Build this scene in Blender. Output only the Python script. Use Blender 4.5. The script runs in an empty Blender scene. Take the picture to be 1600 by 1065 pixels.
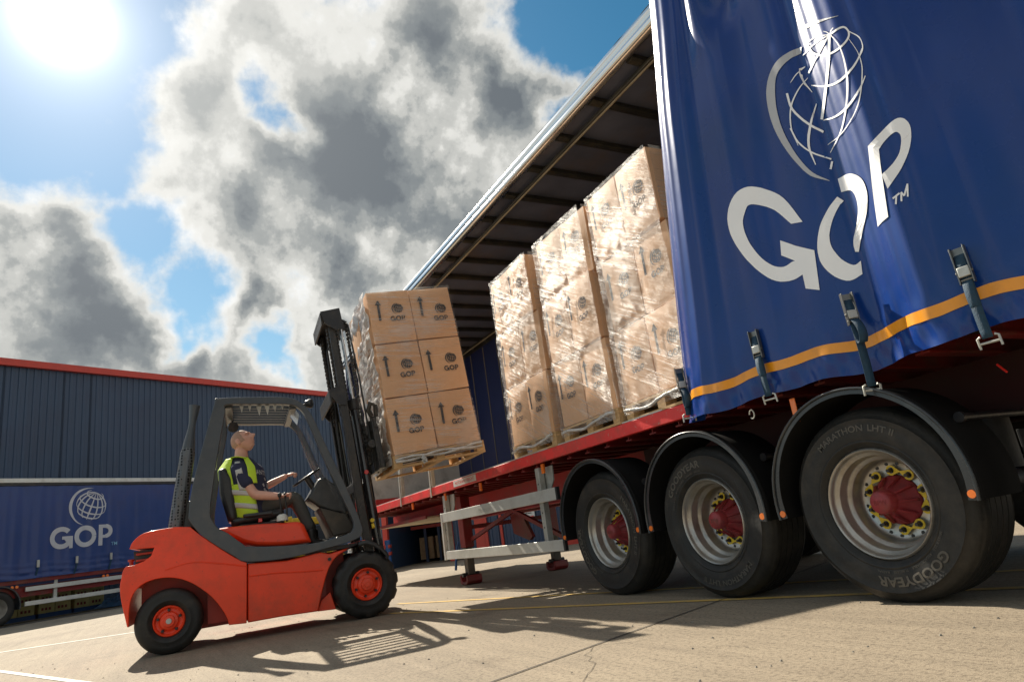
import bpy, math, random
from mathutils import Vector, Matrix, Euler
random.seed(7)
SC=bpy.context.scene; COL=SC.collection
R_=math.radians
# ---------------------------------------------------------------- camera
cam_d=bpy.data.cameras.new('camera'); cam=bpy.data.objects.new('camera',cam_d); COL.objects.link(cam); SC.camera=cam
cam_d.sensor_width=36.0; cam_d.lens=23.1265; cam_d.clip_start=0.05; cam_d.clip_end=3000
cam.matrix_world=Matrix([[-0.456809, -0.30547, -0.835472, 0.0], [-0.878805, 0.009332, 0.47709, 0.0], [-0.13794, 0.952156, -0.272711, 0.677856], [0.0, 0.0, 0.0, 1.0]])
# ---------------------------------------------------------------- sky, sun, exposure
SUN_AZ=7.2; SUN_EL=39.6
SUND=Vector((math.cos(R_(SUN_EL))*math.cos(R_(SUN_AZ)),math.cos(R_(SUN_EL))*math.sin(R_(SUN_AZ)),math.sin(R_(SUN_EL))))
sl=bpy.data.lights.new('sun','SUN'); sl.energy=4.5; sl.angle=R_(0.53); sl.color=(1.0,0.91,0.76)
so=bpy.data.objects.new('sun',sl); COL.objects.link(so); so.rotation_euler=SUND.to_track_quat('Z','Y').to_euler(); so.location=(0,0,30)
SC.view_settings.view_transform='Standard'; SC.view_settings.look='None'; SC.view_settings.exposure=0.9; SC.view_settings.gamma=1.0
SC.view_settings.use_curve_mapping=False
SC.cycles.max_bounces=8; SC.cycles.transparent_max_bounces=12
W_=bpy.data.worlds.new('World'); SC.world=W_; W_.use_nodes=True
def build_world():
    nt=W_.node_tree; N=nt.nodes; K=nt.links; N.clear()
    out=N.new('ShaderNodeOutputWorld'); bg=N.new('ShaderNodeBackground'); K.new(bg.outputs[0],out.inputs[0])
    bg.inputs['Strength'].default_value=0.12
    sky=N.new('ShaderNodeTexSky'); sky.sky_type='NISHITA'; sky.sun_disc=False
    sky.sun_elevation=R_(SUN_EL); sky.sun_rotation=R_(90-SUN_AZ); sky.altitude=50; sky.air_density=1.0; sky.dust_density=0.15; sky.ozone_density=2.2
    tc=N.new('ShaderNodeTexCoord')
    nrm=N.new('ShaderNodeVectorMath'); nrm.operation='NORMALIZE'; K.new(tc.outputs['Generated'],nrm.inputs[0]); D=nrm.outputs[0]
    def m(op,a,b=None,c=None,clamp=False):
        n=N.new('ShaderNodeMath'); n.operation=op; n.use_clamp=clamp
        for i,x in enumerate((a,b,c)):
            if x is None: continue
            if isinstance(x,(int,float)): n.inputs[i].default_value=x
            else: K.new(x,n.inputs[i])
        return n.outputs[0]
    def smooth(x,a,b,lo=0.0,hi=1.0):
        n=N.new('ShaderNodeMapRange'); n.interpolation_type='SMOOTHSTEP'; K.new(x,n.inputs[0])
        n.inputs[1].default_value=a; n.inputs[2].default_value=b; n.inputs[3].default_value=lo; n.inputs[4].default_value=hi
        return n.outputs[0]
    def noise(sc,det,rough,dist=0.0,off=(0,0,0)):
        mp=N.new('ShaderNodeVectorMath'); mp.operation='ADD'; K.new(D,mp.inputs[0]); mp.inputs[1].default_value=off
        n=N.new('ShaderNodeTexNoise'); n.inputs['Scale'].default_value=sc; n.inputs['Detail'].default_value=det
        n.inputs['Roughness'].default_value=rough; n.inputs['Distortion'].default_value=dist; K.new(mp.outputs[0],n.inputs[0]); return n.outputs[0]
    # warped direction: gives the cloud masses ragged, billowing outlines
    def warp(sc,amp,det,off):
        mp=N.new('ShaderNodeVectorMath'); mp.operation='ADD'; K.new(D,mp.inputs[0]); mp.inputs[1].default_value=off
        n=N.new('ShaderNodeTexNoise'); n.inputs['Scale'].default_value=sc; n.inputs['Detail'].default_value=det; n.inputs['Roughness'].default_value=0.55; K.new(mp.outputs[0],n.inputs[0])
        a=N.new('ShaderNodeVectorMath'); a.operation='SUBTRACT'; K.new(n.outputs['Color'],a.inputs[0]); a.inputs[1].default_value=(.5,.5,.5)
        b=N.new('ShaderNodeVectorMath'); b.operation='SCALE'; K.new(a.outputs[0],b.inputs[0]); b.inputs['Scale'].default_value=amp; return b.outputs[0]
    wa=N.new('ShaderNodeVectorMath'); wa.operation='ADD'; K.new(warp(4.5,0.26,5,(1.3,4.1,2.2)),wa.inputs[0]); K.new(D,wa.inputs[1])
    WD=wa.outputs[0]
    def blobs(L,src,k):
        o=None
        for (c,r) in L:
            n=N.new('ShaderNodeVectorMath'); n.operation='DISTANCE'; K.new(src,n.inputs[0]); n.inputs[1].default_value=c
            v=m('MULTIPLY_ADD',n.outputs['Value'],-1.0/r,1.0)
            o=v if o is None else m('SMOOTH_MAX',o,v,k)
        return o
    cov=blobs([((0.8111,-0.0623,0.5816),0.156),((0.8613,-0.0112,0.5080),0.126),((0.7441,-0.1274,0.6558),0.126),((0.7485,-0.2268,0.6232),0.185),((0.6949,-0.3572,0.6241),0.165),((0.7002,-0.4415,0.5610),0.136),((0.8012,-0.2884,0.5244),0.214),((0.8694,-0.1470,0.4718),0.185),((0.8288,-0.3666,0.4226),0.195),((0.8873,-0.2629,0.3789),0.165),((0.9084,-0.0589,0.4139),0.146),((0.9349,-0.1256,0.3321),0.126),((0.9138,-0.2646,0.3082),0.126),((0.6538,-0.3464,0.6727),0.068),((0.6647,-0.4866,0.5669),0.058),((0.9630,-0.1096,0.2463),0.088),((0.9474,-0.2119,0.2399),0.088),((0.8840,0.1386,0.4466),0.146),((0.9237,0.1202,0.3637),0.175),((0.9471,0.0666,0.3140),0.136),((0.9480,0.1510,0.2803),0.126),((0.9681,-0.0218,0.2496),0.068),((0.6496,-0.3364,0.6818),0.044)],WD,0.12)
    gap=m('MAXIMUM',blobs([((0.7711,-0.1642,0.6152),0.073),((0.7959,-0.1864,0.5760),0.054),((0.9334,-0.0362,0.3569),0.107),((0.8982,0.0320,0.4385),0.107),((0.5884,-0.4960,0.6385),0.156),((0.8406,0.0930,0.5335),0.156),((0.9541,0.0014,0.2994),0.058),((0.8080,0.1232,0.5761),0.146),((0.7507,0.0120,0.6605),0.126),((0.6769,-0.5231,0.5179),0.058),((0.9494,-0.1429,0.2796),0.058)],WD,0.05),0.0)
    cov=m('MULTIPLY_ADD',gap,-1.0,cov)
    # broken cloud everywhere else in the sky
    vc=N.new('ShaderNodeVectorMath'); vc.operation='DISTANCE'; K.new(D,vc.inputs[0]); vc.inputs[1].default_value=(0.866,-0.389,0.315)
    away=smooth(vc.outputs['Value'],0.72,0.95)
    gen=m('MULTIPLY_ADD',noise(2.1,2,0.5,0,(3.1,1.7,0.4)),4.0,-1.75)
    gen=m('MINIMUM',gen,0.9)
    gen=m('ADD',m('MULTIPLY',gen,away),m('MULTIPLY',m('SUBTRACT',1.0,away),-1.0))
    cov=m('MAXIMUM',cov,gen)
    f1=noise(6.0,10,0.56,0.0); f2=noise(17.0,9,0.60,0.0,(4,2,9)); f3=noise(2.8,3,0.5,0.0,(7,3,1))
    edge=m('ADD',cov,m('MULTIPLY',m('SUBTRACT',f1,0.5),1.5)); edge=m('ADD',edge,m('MULTIPLY',m('SUBTRACT',f2,0.5),0.75))
    f4=noise(46.0,7,0.62,0.0,(9,1,3)); edge=m('ADD',edge,m('MULTIPLY',m('SUBTRACT',f4,0.5),0.45))
    dens=smooth(edge,-0.30,0.30)
    dt=N.new('ShaderNodeVectorMath'); dt.operation='DOT_PRODUCT'; K.new(D,dt.inputs[0]); dt.inputs[1].default_value=tuple(SUND)
    cosS=dt.outputs['Value']; near=smooth(cosS,0.86,0.99)
    core=m('MAXIMUM',blobs([((0.6946,-0.4306,0.5763),0.165),((0.7154,-0.3350,0.6131),0.117),((0.8209,-0.3283,0.4673),0.214),((0.8873,-0.2629,0.3789),0.175),((0.9295,-0.1423,0.3403),0.156),((0.8708,-0.1387,0.4716),0.097),((0.9158,0.1073,0.3870),0.185),((0.9495,0.1003,0.2973),0.165),((0.7869,-0.2861,0.5467),0.136),((0.8396,-0.2045,0.5033),0.107),((0.8146,-0.4204,0.3995),0.146),((0.9095,-0.3185,0.2672),0.126),((0.9582,-0.0448,0.2826),0.088)],WD,0.25),0.0)
    core=m('MAXIMUM',core,m('MULTIPLY',away,m('MULTIPLY',cov,0.8)))
    body=smooth(edge,0.10,1.0)
    # puffs lit from the sun's side
    def shift(k,o=(0,0,0)): return (SUND.x*k+o[0],SUND.y*k+o[1],SUND.z*k+o[2])
    rel=m('SUBTRACT',noise(6.0,10,0.56,0.0,shift(0.030)),f1); rel2=m('SUBTRACT',noise(17.0,9,0.60,0.0,shift(0.010,(4,2,9))),f2)
    thick=m('MULTIPLY_ADD',m('MULTIPLY',core,body),1.22,m('MULTIPLY',body,0.42))
    thick=m('ADD',thick,m('MULTIPLY',m('SUBTRACT',f3,0.5),0.8))
    thick=m('ADD',thick,m('MULTIPLY',m('SUBTRACT',f1,0.5),0.9))
    thick=m('ADD',thick,m('MULTIPLY',m('SUBTRACT',f2,0.5),0.5))
    thick=m('ADD',thick,m('ADD',m('MULTIPLY',rel,1.3),m('MULTIPLY',rel2,1.1)))
    thick=m('SUBTRACT',thick,m('MULTIPLY',near,0.02))
    cr=N.new('ShaderNodeValToRGB'); K.new(m('MULTIPLY_ADD',thick,0.62,0.16,True),cr.inputs[0]); cr.color_ramp.interpolation='EASE'
    e=cr.color_ramp.elements; e[0].position=0.0; e[0].color=(4.1,4.1,4.0,1); e[1].position=1.0; e[1].color=(0.60,0.70,0.80,1)
    for p_,c_ in ((0.20,(3.4,3.38,3.2,1)),(0.38,(2.4,2.42,2.3,1)),(0.56,(1.5,1.58,1.56,1)),(0.76,(0.95,1.06,1.12,1))):
        q=cr.color_ramp.elements.new(p_); q.color=c_
    hs=N.new('ShaderNodeHueSaturation'); hs.inputs['Hue'].default_value=0.478; hs.inputs['Saturation'].default_value=1.3; hs.inputs['Value'].default_value=0.46; K.new(sky.outputs[0],hs.inputs['Color'])
    # glow of the sun's aureole in thin haze
    g1=m('MULTIPLY',m('POWER',m('MAXIMUM',cosS,0.0),2200.0),14.0); g2=m('MULTIPLY',m('POWER',m('MAXIMUM',cosS,0.0),420.0),2.2); g3=m('MULTIPLY',m('POWER',m('MAXIMUM',cosS,0.0),60.0),0.9)
    g=m('ADD',m('ADD',g1,g2),m('ADD',g3,m('MULTIPLY',m('POWER',m('MAXIMUM',cosS,0.0),9.0),0.5)))
    gc=N.new('ShaderNodeVectorMath'); gc.operation='SCALE'; gc.inputs[0].default_value=(1.0,0.98,0.93); K.new(g,gc.inputs['Scale'])
    # pale low haze
    sx=N.new('ShaderNodeSeparateXYZ'); K.new(D,sx.inputs[0])
    hz=smooth(sx.outputs['Z'],0.0,0.55,0.62,0.0)
    mixh=N.new('ShaderNodeMix'); mixh.data_type='RGBA'; K.new(hz,mixh.inputs['Factor']); K.new(hs.outputs[0],mixh.inputs['A']); mixh.inputs['B'].default_value=(2.6,3.5,3.9,1)
    mix=N.new('ShaderNodeMix'); mix.data_type='RGBA'; K.new(dens,mix.inputs['Factor']); K.new(mixh.outputs['Result'],mix.inputs['A']); K.new(cr.outputs[0],mix.inputs['B'])
    ad=N.new('ShaderNodeVectorMath'); ad.operation='ADD'; K.new(mix.outputs['Result'],ad.inputs[0]); K.new(gc.outputs[0],ad.inputs[1])
    K.new(ad.outputs[0],bg.inputs['Color'])
build_world()
W_.cycles.sampling_method='MANUAL'; W_.cycles.sample_map_resolution=1024

# ---------------------------------------------------------------- materials
MT={}
def mat(name,col,rough=0.6,metal=0.0,var=0.12,vscale=4.0,bump=0.0,bscale=40.0,dirt=None,dscale=3.0,damt=0.5,coat=0.0,spec=0.5,stretch=None,wear=None,rnd=0):
    if name in MT: return MT[name]
    m=bpy.data.materials.new(name); m.use_nodes=True; nt=m.node_tree; N=nt.nodes; K=nt.links
    b=N['Principled BSDF']; b.inputs['Roughness'].default_value=rough; b.inputs['Metallic'].default_value=metal
    b.inputs['Coat Weight'].default_value=coat; b.inputs['Coat Roughness'].default_value=0.12; b.inputs['Specular IOR Level'].default_value=spec
    tc=N.new('ShaderNodeTexCoord'); src=tc.outputs['Object']
    if stretch:
        mp=N.new('ShaderNodeMapping'); mp.inputs['Scale'].default_value=stretch; K.new(src,mp.inputs[0]); src=mp.outputs[0]
    n=N.new('ShaderNodeTexNoise'); n.inputs['Scale'].default_value=vscale; n.inputs['Detail'].default_value=6; n.inputs['Roughness'].default_value=0.6; K.new(src,n.inputs[0])
    cr=N.new('ShaderNodeValToRGB'); K.new(n.outputs[0],cr.inputs[0])
    lo=tuple(max(0,c*(1-var)) for c in col); hi=tuple(min(1,c*(1+var)) for c in col)
    cr.color_ramp.elements[0].position=0.3; cr.color_ramp.elements[0].color=(*lo,1); cr.color_ramp.elements[1].position=0.7; cr.color_ramp.elements[1].color=(*hi,1)
    c=cr.outputs[0]
    def layer(c,colr,scale,amt,a,bb,det=7):
        n2=N.new('ShaderNodeTexNoise'); n2.inputs['Scale'].default_value=scale; n2.inputs['Detail'].default_value=det; n2.inputs['Roughness'].default_value=0.65; K.new(tc.outputs['Object'],n2.inputs[0])
        mr=N.new('ShaderNodeMapRange'); K.new(n2.outputs[0],mr.inputs[0]); mr.inputs[1].default_value=a; mr.inputs[2].default_value=bb; mr.inputs[4].default_value=amt; mr.clamp=True
        mx=N.new('ShaderNodeMix'); mx.data_type='RGBA'; K.new(mr.outputs[0],mx.inputs['Factor']); K.new(c,mx.inputs['A']); mx.inputs['B'].default_value=(*colr,1); return mx.outputs['Result']
    if dirt: c=layer(c,dirt,dscale,damt,0.48,0.68)
    if wear: c=layer(c,wear,26.0,0.75,0.63,0.68,4)
    if rnd:
        oi=N.new('ShaderNodeObjectInfo'); mr=N.new('ShaderNodeMapRange'); K.new(oi.outputs['Random'],mr.inputs[0]); mr.inputs[3].default_value=1-rnd; mr.inputs[4].default_value=1+rnd
        mv=N.new('ShaderNodeVectorMath'); mv.operation='SCALE'; K.new(c,mv.inputs[0]); K.new(mr.outputs[0],mv.inputs['Scale']); c=mv.outputs[0]
    K.new(c,b.inputs['Base Color'])
    rr=N.new('ShaderNodeMapRange'); K.new(n.outputs[0],rr.inputs[0]); rr.inputs[3].default_value=max(0.02,rough-0.08); rr.inputs[4].default_value=min(1,rough+0.1); K.new(rr.outputs[0],b.inputs['Roughness'])
    if bump>0:
        nb=N.new('ShaderNodeTexNoise'); nb.inputs['Scale'].default_value=bscale; nb.inputs['Detail'].default_value=5; K.new(src,nb.inputs[0])
        bu=N.new('ShaderNodeBump'); bu.inputs['Strength'].default_value=bump; bu.inputs['Distance'].default_value=0.02; K.new(nb.outputs[0],bu.inputs['Height']); K.new(bu.outputs[0],b.inputs['Normal'])
    MT[name]=m; return m
DIRT=(0.10,0.075,0.05)
m_red2=mat('sunlit beam red',(0.42,0.022,0.020),0.45,dirt=DIRT,dscale=3,damt=0.5,bump=0.1)  # lit copy of the chassis red, sunlight on the front beam put into its colour
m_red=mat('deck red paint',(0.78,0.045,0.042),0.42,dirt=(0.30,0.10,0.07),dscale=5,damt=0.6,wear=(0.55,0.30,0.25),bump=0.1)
m_chas=mat('shade dark chassis red',(0.20,0.014,0.013),0.5,dirt=DIRT,dscale=3,damt=0.6,bump=0.1)  # chassis red darkened so its colour carries the shade under the deck
m_fork=mat('forklift red paint',(0.93,0.062,0.016),0.40,var=0.08,dirt=(0.25,0.06,0.03),dscale=2.2,damt=0.40,coat=0.35,spec=0.3,wear=(0.65,0.05,0.02),bump=0.04,bscale=18)
m_forkd=mat('forklift dark red',(0.40,0.035,0.018),0.5,dirt=DIRT,damt=0.5)
m_cab=mat('cab grey paint',(0.052,0.062,0.074),0.38,var=0.15,dirt=(0.12,0.11,0.10),dscale=7,damt=0.3,coat=0.2,bump=0.03)
m_blk=mat('black steel',(0.018,0.018,0.02),0.4,dirt=(0.06,0.05,0.04),dscale=9,damt=0.6,bump=0.15)
m_grease=mat('greasy black steel',(0.026,0.025,0.024),0.3,dirt=(0.07,0.055,0.04),dscale=14,damt=0.6,bump=0.4,bscale=60)
m_plas=mat('black plastic',(0.022,0.024,0.026),0.35,var=0.2,dirt=(0.09,0.085,0.08),dscale=5,damt=0.35,bump=0.05)
m_guard=mat('mudguard plastic',(0.025,0.030,0.034),0.28,var=0.2,dirt=(0.10,0.10,0.10),dscale=4,damt=0.35,coat=0.15)
m_gback=mat('shade dark mudguard',(0.010,0.010,0.010),0.8,spec=0.15,var=0.3)  # matte band plastic, blackened to hold the shade beneath the trailer body
m_rub=mat('tyre rubber',(0.012,0.012,0.011),0.58,var=0.25,dirt=(0.050,0.042,0.032),dscale=6,damt=0.6,bump=0.12,bscale=50)
m_rubt=mat('tyre lettering',(0.085,0.078,0.066),0.6,var=0.2,dirt=(0.14,0.12,0.09),dscale=12,damt=0.6)
m_steel=mat('wheel steel silver',(0.46,0.45,0.42),0.33,metal=0.75,var=0.15,dirt=(0.22,0.17,0.11),dscale=5,damt=0.6,bump=0.06)
m_galv=mat('galvanised steel',(0.50,0.51,0.48),0.42,metal=0.35,var=0.12,dirt=(0.28,0.26,0.20),dscale=6,damt=0.5,bump=0.08)
m_buck=mat('dark buckle steel',(0.20,0.20,0.19),0.35,metal=0.8,dirt=(0.08,0.07,0.06),dscale=12)
m_chrome=mat('bright steel',(0.75,0.75,0.75),0.16,metal=1.0,var=0.05)
m_alu=mat('anodised aluminium',(0.62,0.63,0.60),0.33,metal=0.25,var=0.06,dirt=(0.35,0.33,0.28),dscale=3,damt=0.4,bump=0.03)
m_rail=mat('roof rail aluminium',(0.70,0.71,0.70),0.16,metal=0.95,var=0.08,stretch=(0.2,3,3))
m_hub=mat('hub red paint',(0.30,0.030,0.035),0.45,dirt=(0.08,0.03,0.03),dscale=10,damt=0.5,bump=0.1)
m_yel=mat('yellow plastic',(0.75,0.52,0.02),0.45,dirt=(0.3,0.2,0.05),dscale=20,damt=0.3)
m_wood=mat('pallet wood',(0.56,0.36,0.17),0.72,var=0.28,vscale=5,stretch=(1,8,8),dirt=(0.22,0.13,0.06),dscale=4,damt=0.45,bump=0.3,bscale=30,rnd=0.15)
m_card=mat('cardboard',(0.72,0.43,0.245),0.62,var=0.07,vscale=3,dirt=(0.66,0.33,0.14),dscale=2.5,damt=0.4,bump=0.14,bscale=9,rnd=0.09)
m_ink=mat('dark print ink',(0.045,0.045,0.05),0.6,var=0.3,vscale=60)
m_tape=mat('brown packing tape',(0.55,0.35,0.18),0.15)
m_curt=mat('blue curtain vinyl',(0.003,0.036,0.21),0.27,var=0.12,vscale=1.5,dirt=(0.010,0.045,0.18),dscale=1.2,damt=0.5,spec=0.3,bump=0.08,bscale=4,coat=0.32)
m_curt2=mat('far curtain vinyl',(0.016,0.048,0.20),0.42,var=0.15,vscale=1.2,dirt=(0.03,0.04,0.12),dscale=1.2,damt=0.5,bump=0.12,bscale=4,coat=0.15)
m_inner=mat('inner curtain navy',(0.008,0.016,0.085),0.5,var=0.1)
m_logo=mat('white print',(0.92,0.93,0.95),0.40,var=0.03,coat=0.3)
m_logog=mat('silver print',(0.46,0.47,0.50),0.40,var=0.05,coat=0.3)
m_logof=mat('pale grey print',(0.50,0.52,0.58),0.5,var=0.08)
m_logoc=mat('cyan print',(0.20,0.42,0.62),0.5)
m_band=mat('orange band',(0.85,0.33,0.010),0.35,var=0.06,coat=0.3,dirt=(0.5,0.2,0.02),dscale=9,damt=0.4)
m_strap=mat('navy webbing',(0.010,0.045,0.085),0.7,var=0.2,vscale=60,bump=0.3,bscale=200)
m_roofp=mat('roof sheet',(0.13,0.145,0.20),0.35,var=0.3,vscale=2,dirt=(0.22,0.14,0.07),dscale=1.6,damt=0.35)
m_bow=mat('roof bow steel',(0.055,0.055,0.05),0.38,metal=0.4,dirt=(0.13,0.11,0.07),damt=0.6)
m_deckw=mat('timber deck underside',(0.07,0.045,0.03),0.8,var=0.4,vscale=6,stretch=(1,9,1),bump=0.3)
m_neck=mat('dusty neck plate',(0.42,0.36,0.25),0.7,dirt=(0.25,0.16,0.10),damt=0.6)
m_or=mat('orange reflector',(0.95,0.22,0.03),0.25,var=0.05,coat=0.4)
m_rref=mat('red reflector',(0.75,0.03,0.02),0.25,coat=0.4)
m_white=mat('white paint',(0.72,0.72,0.70),0.5,dirt=(0.4,0.38,0.34),damt=0.4)
m_grey=mat('pale grey panel',(0.66,0.65,0.60),0.55,dirt=(0.25,0.24,0.2),dscale=3,damt=0.45,bump=0.05)
m_wall=mat('blue cladding',(0.030,0.062,0.120),0.42,var=0.10,vscale=0.6,dirt=(0.03,0.045,0.09),dscale=0.5,damt=0.5,rnd=0.04)
m_trim=mat('red roof trim',(0.52,0.055,0.035),0.45,var=0.08)
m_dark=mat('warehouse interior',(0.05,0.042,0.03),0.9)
m_rack=mat('rack blue',(0.03,0.05,0.10),0.6)
m_rackr=mat('rack red beam',(0.35,0.035,0.02),0.6)
m_skin=mat('skin',(0.72,0.39,0.29),0.5,var=0.07,vscale=20)
m_stub=mat('shaved hair',(0.46,0.28,0.20),0.7,var=0.1,vscale=60)
m_shirt=mat('navy shirt',(0.032,0.036,0.078),0.85,var=0.2,bump=0.2,bscale=25)
m_print=mat('shirt print',(0.42,0.42,0.44),0.8,var=0.5,vscale=40)
m_vest=mat('yellow green vest',(0.60,0.84,0.05),0.65,var=0.06,bump=0.25,bscale=18)
m_refl=mat('vest reflective tape',(0.58,0.58,0.56),0.35)
m_trou=mat('grey trousers',(0.072,0.072,0.066),0.85,var=0.15,bump=0.3,bscale=18)
m_shoe=mat('black boot',(0.015,0.014,0.013),0.5)
m_yell=mat('yellow loader paint',(0.80,0.50,0.015),0.4,dirt=(0.35,0.2,0.03),damt=0.4)
m_ybox=mat('yellow cartons',(0.52,0.47,0.20),0.7,var=0.2)
m_bluep=mat('blue plastic pallet',(0.015,0.07,0.22),0.5)
m_ppack=mat('shrink wrapped packs',(0.55,0.56,0.55),0.3,var=0.3,vscale=9,bump=0.5,bscale=14)
m_twig=mat('bare twigs',(0.10,0.08,0.06),0.9)
def glass_mat():
    m=bpy.data.materials.new('windscreen glass'); m.use_nodes=True; nt=m.node_tree; N=nt.nodes; K=nt.links; N.clear()
    o=N.new('ShaderNodeOutputMaterial'); t=N.new('ShaderNodeBsdfTransparent'); g=N.new('ShaderNodeBsdfGlossy'); g.inputs['Roughness'].default_value=0.03
    d=N.new('ShaderNodeBsdfDiffuse'); d.inputs[0].default_value=(0.5,0.5,0.48,1)
    mx=N.new('ShaderNodeMixShader'); mx.inputs[0].default_value=0.10; K.new(t.outputs[0],mx.inputs[1]); K.new(g.outputs[0],mx.inputs[2])
    tc=N.new('ShaderNodeTexCoord'); n=N.new('ShaderNodeTexNoise'); n.inputs['Scale'].default_value=3; n.inputs['Detail'].default_value=6; K.new(tc.outputs['Object'],n.inputs[0])
    r=N.new('ShaderNodeMapRange'); K.new(n.outputs[0],r.inputs[0]); r.inputs[1].default_value=0.4; r.inputs[2].default_value=0.8; r.inputs[4].default_value=0.38
    m2=N.new('ShaderNodeMixShader'); K.new(r.outputs[0],m2.inputs[0]); K.new(mx.outputs[0],m2.inputs[1]); K.new(d.outputs[0],m2.inputs[2]); K.new(m2.outputs[0],o.inputs[0]); return m
m_glass=glass_mat()
def film_mat(name,amt,ang,bias=0.0,base=0.05):
    # crumpled stretch film: mostly clear, with pulled streaks that scatter light
    m=bpy.data.materials.new(name); m.use_nodes=True; nt=m.node_tree; N=nt.nodes; K=nt.links; N.clear()
    o=N.new('ShaderNodeOutputMaterial'); t=N.new('ShaderNodeBsdfTransparent'); t.inputs[0].default_value=(0.97,0.97,0.97,1)
    g=N.new('ShaderNodeBsdfGlossy'); g.inputs['Roughness'].default_value=0.34; g.inputs[0].default_value=(0.9,0.9,0.9,1)
    d=N.new('ShaderNodeBsdfTranslucent'); d.inputs[0].default_value=(0.85,0.85,0.82,1); d2=N.new('ShaderNodeBsdfDiffuse'); d2.inputs[0].default_value=(0.82,0.82,0.80,1)
    tc=N.new('ShaderNodeTexCoord'); mp0=N.new('ShaderNodeMapping'); mp0.inputs['Rotation'].default_value=(0,R_(ang),0); K.new(tc.outputs['Object'],mp0.inputs[0])
    mp=N.new('ShaderNodeMapping'); mp.inputs['Scale'].default_value=(0.55,0.55,14); K.new(mp0.outputs[0],mp.inputs[0])
    n=N.new('ShaderNodeTexNoise'); n.inputs['Scale'].default_value=2.2; n.inputs['Detail'].default_value=8; n.inputs['Roughness'].default_value=0.72; n.inputs['Distortion'].default_value=0.15; K.new(mp.outputs[0],n.inputs[0])
    big=N.new('ShaderNodeTexNoise'); big.inputs['Scale'].default_value=1.7; big.inputs['Detail'].default_value=3; K.new(tc.outputs['Object'],big.inputs[0])
    ad=N.new('ShaderNodeMath'); ad.operation='MULTIPLY_ADD'; K.new(big.outputs[0],ad.inputs[0]); ad.inputs[1].default_value=0.9; ad.inputs[2].default_value=-0.45+bias
    s=N.new('ShaderNodeMath'); s.operation='ADD'; K.new(n.outputs[0],s.inputs[0]); K.new(ad.outputs[0],s.inputs[1])
    r=N.new('ShaderNodeMapRange'); K.new(s.outputs[0],r.inputs[0]); r.inputs[1].default_value=0.49; r.inputs[2].default_value=0.66; r.inputs[3].default_value=base; r.inputs[4].default_value=amt
    bu=N.new('ShaderNodeBump'); bu.inputs['Strength'].default_value=0.7; bu.inputs['Distance'].default_value=0.03; K.new(s.outputs[0],bu.inputs['Height']); K.new(bu.outputs[0],g.inputs['Normal']); 
    a=N.new('ShaderNodeMixShader'); a.inputs[0].default_value=0.5; K.new(d.outputs[0],a.inputs[1]); K.new(d2.outputs[0],a.inputs[2])
    b=N.new('ShaderNodeMixShader'); b.inputs[0].default_value=0.42; K.new(a.outputs[0],b.inputs[1]); K.new(g.outputs[0],b.inputs[2])
    mx=N.new('ShaderNodeMixShader'); K.new(r.outputs[0],mx.inputs[0]); K.new(t.outputs[0],mx.inputs[1]); K.new(b.outputs[0],mx.inputs[2]); K.new(mx.outputs[0],o.inputs[0]); return m
m_film=film_mat('stretch film',0.40,-30,0.0,0.12); m_film2=film_mat('stretch film light',0.42,-6); m_film3=film_mat('bunched film',1.0,30,0.22)
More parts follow.
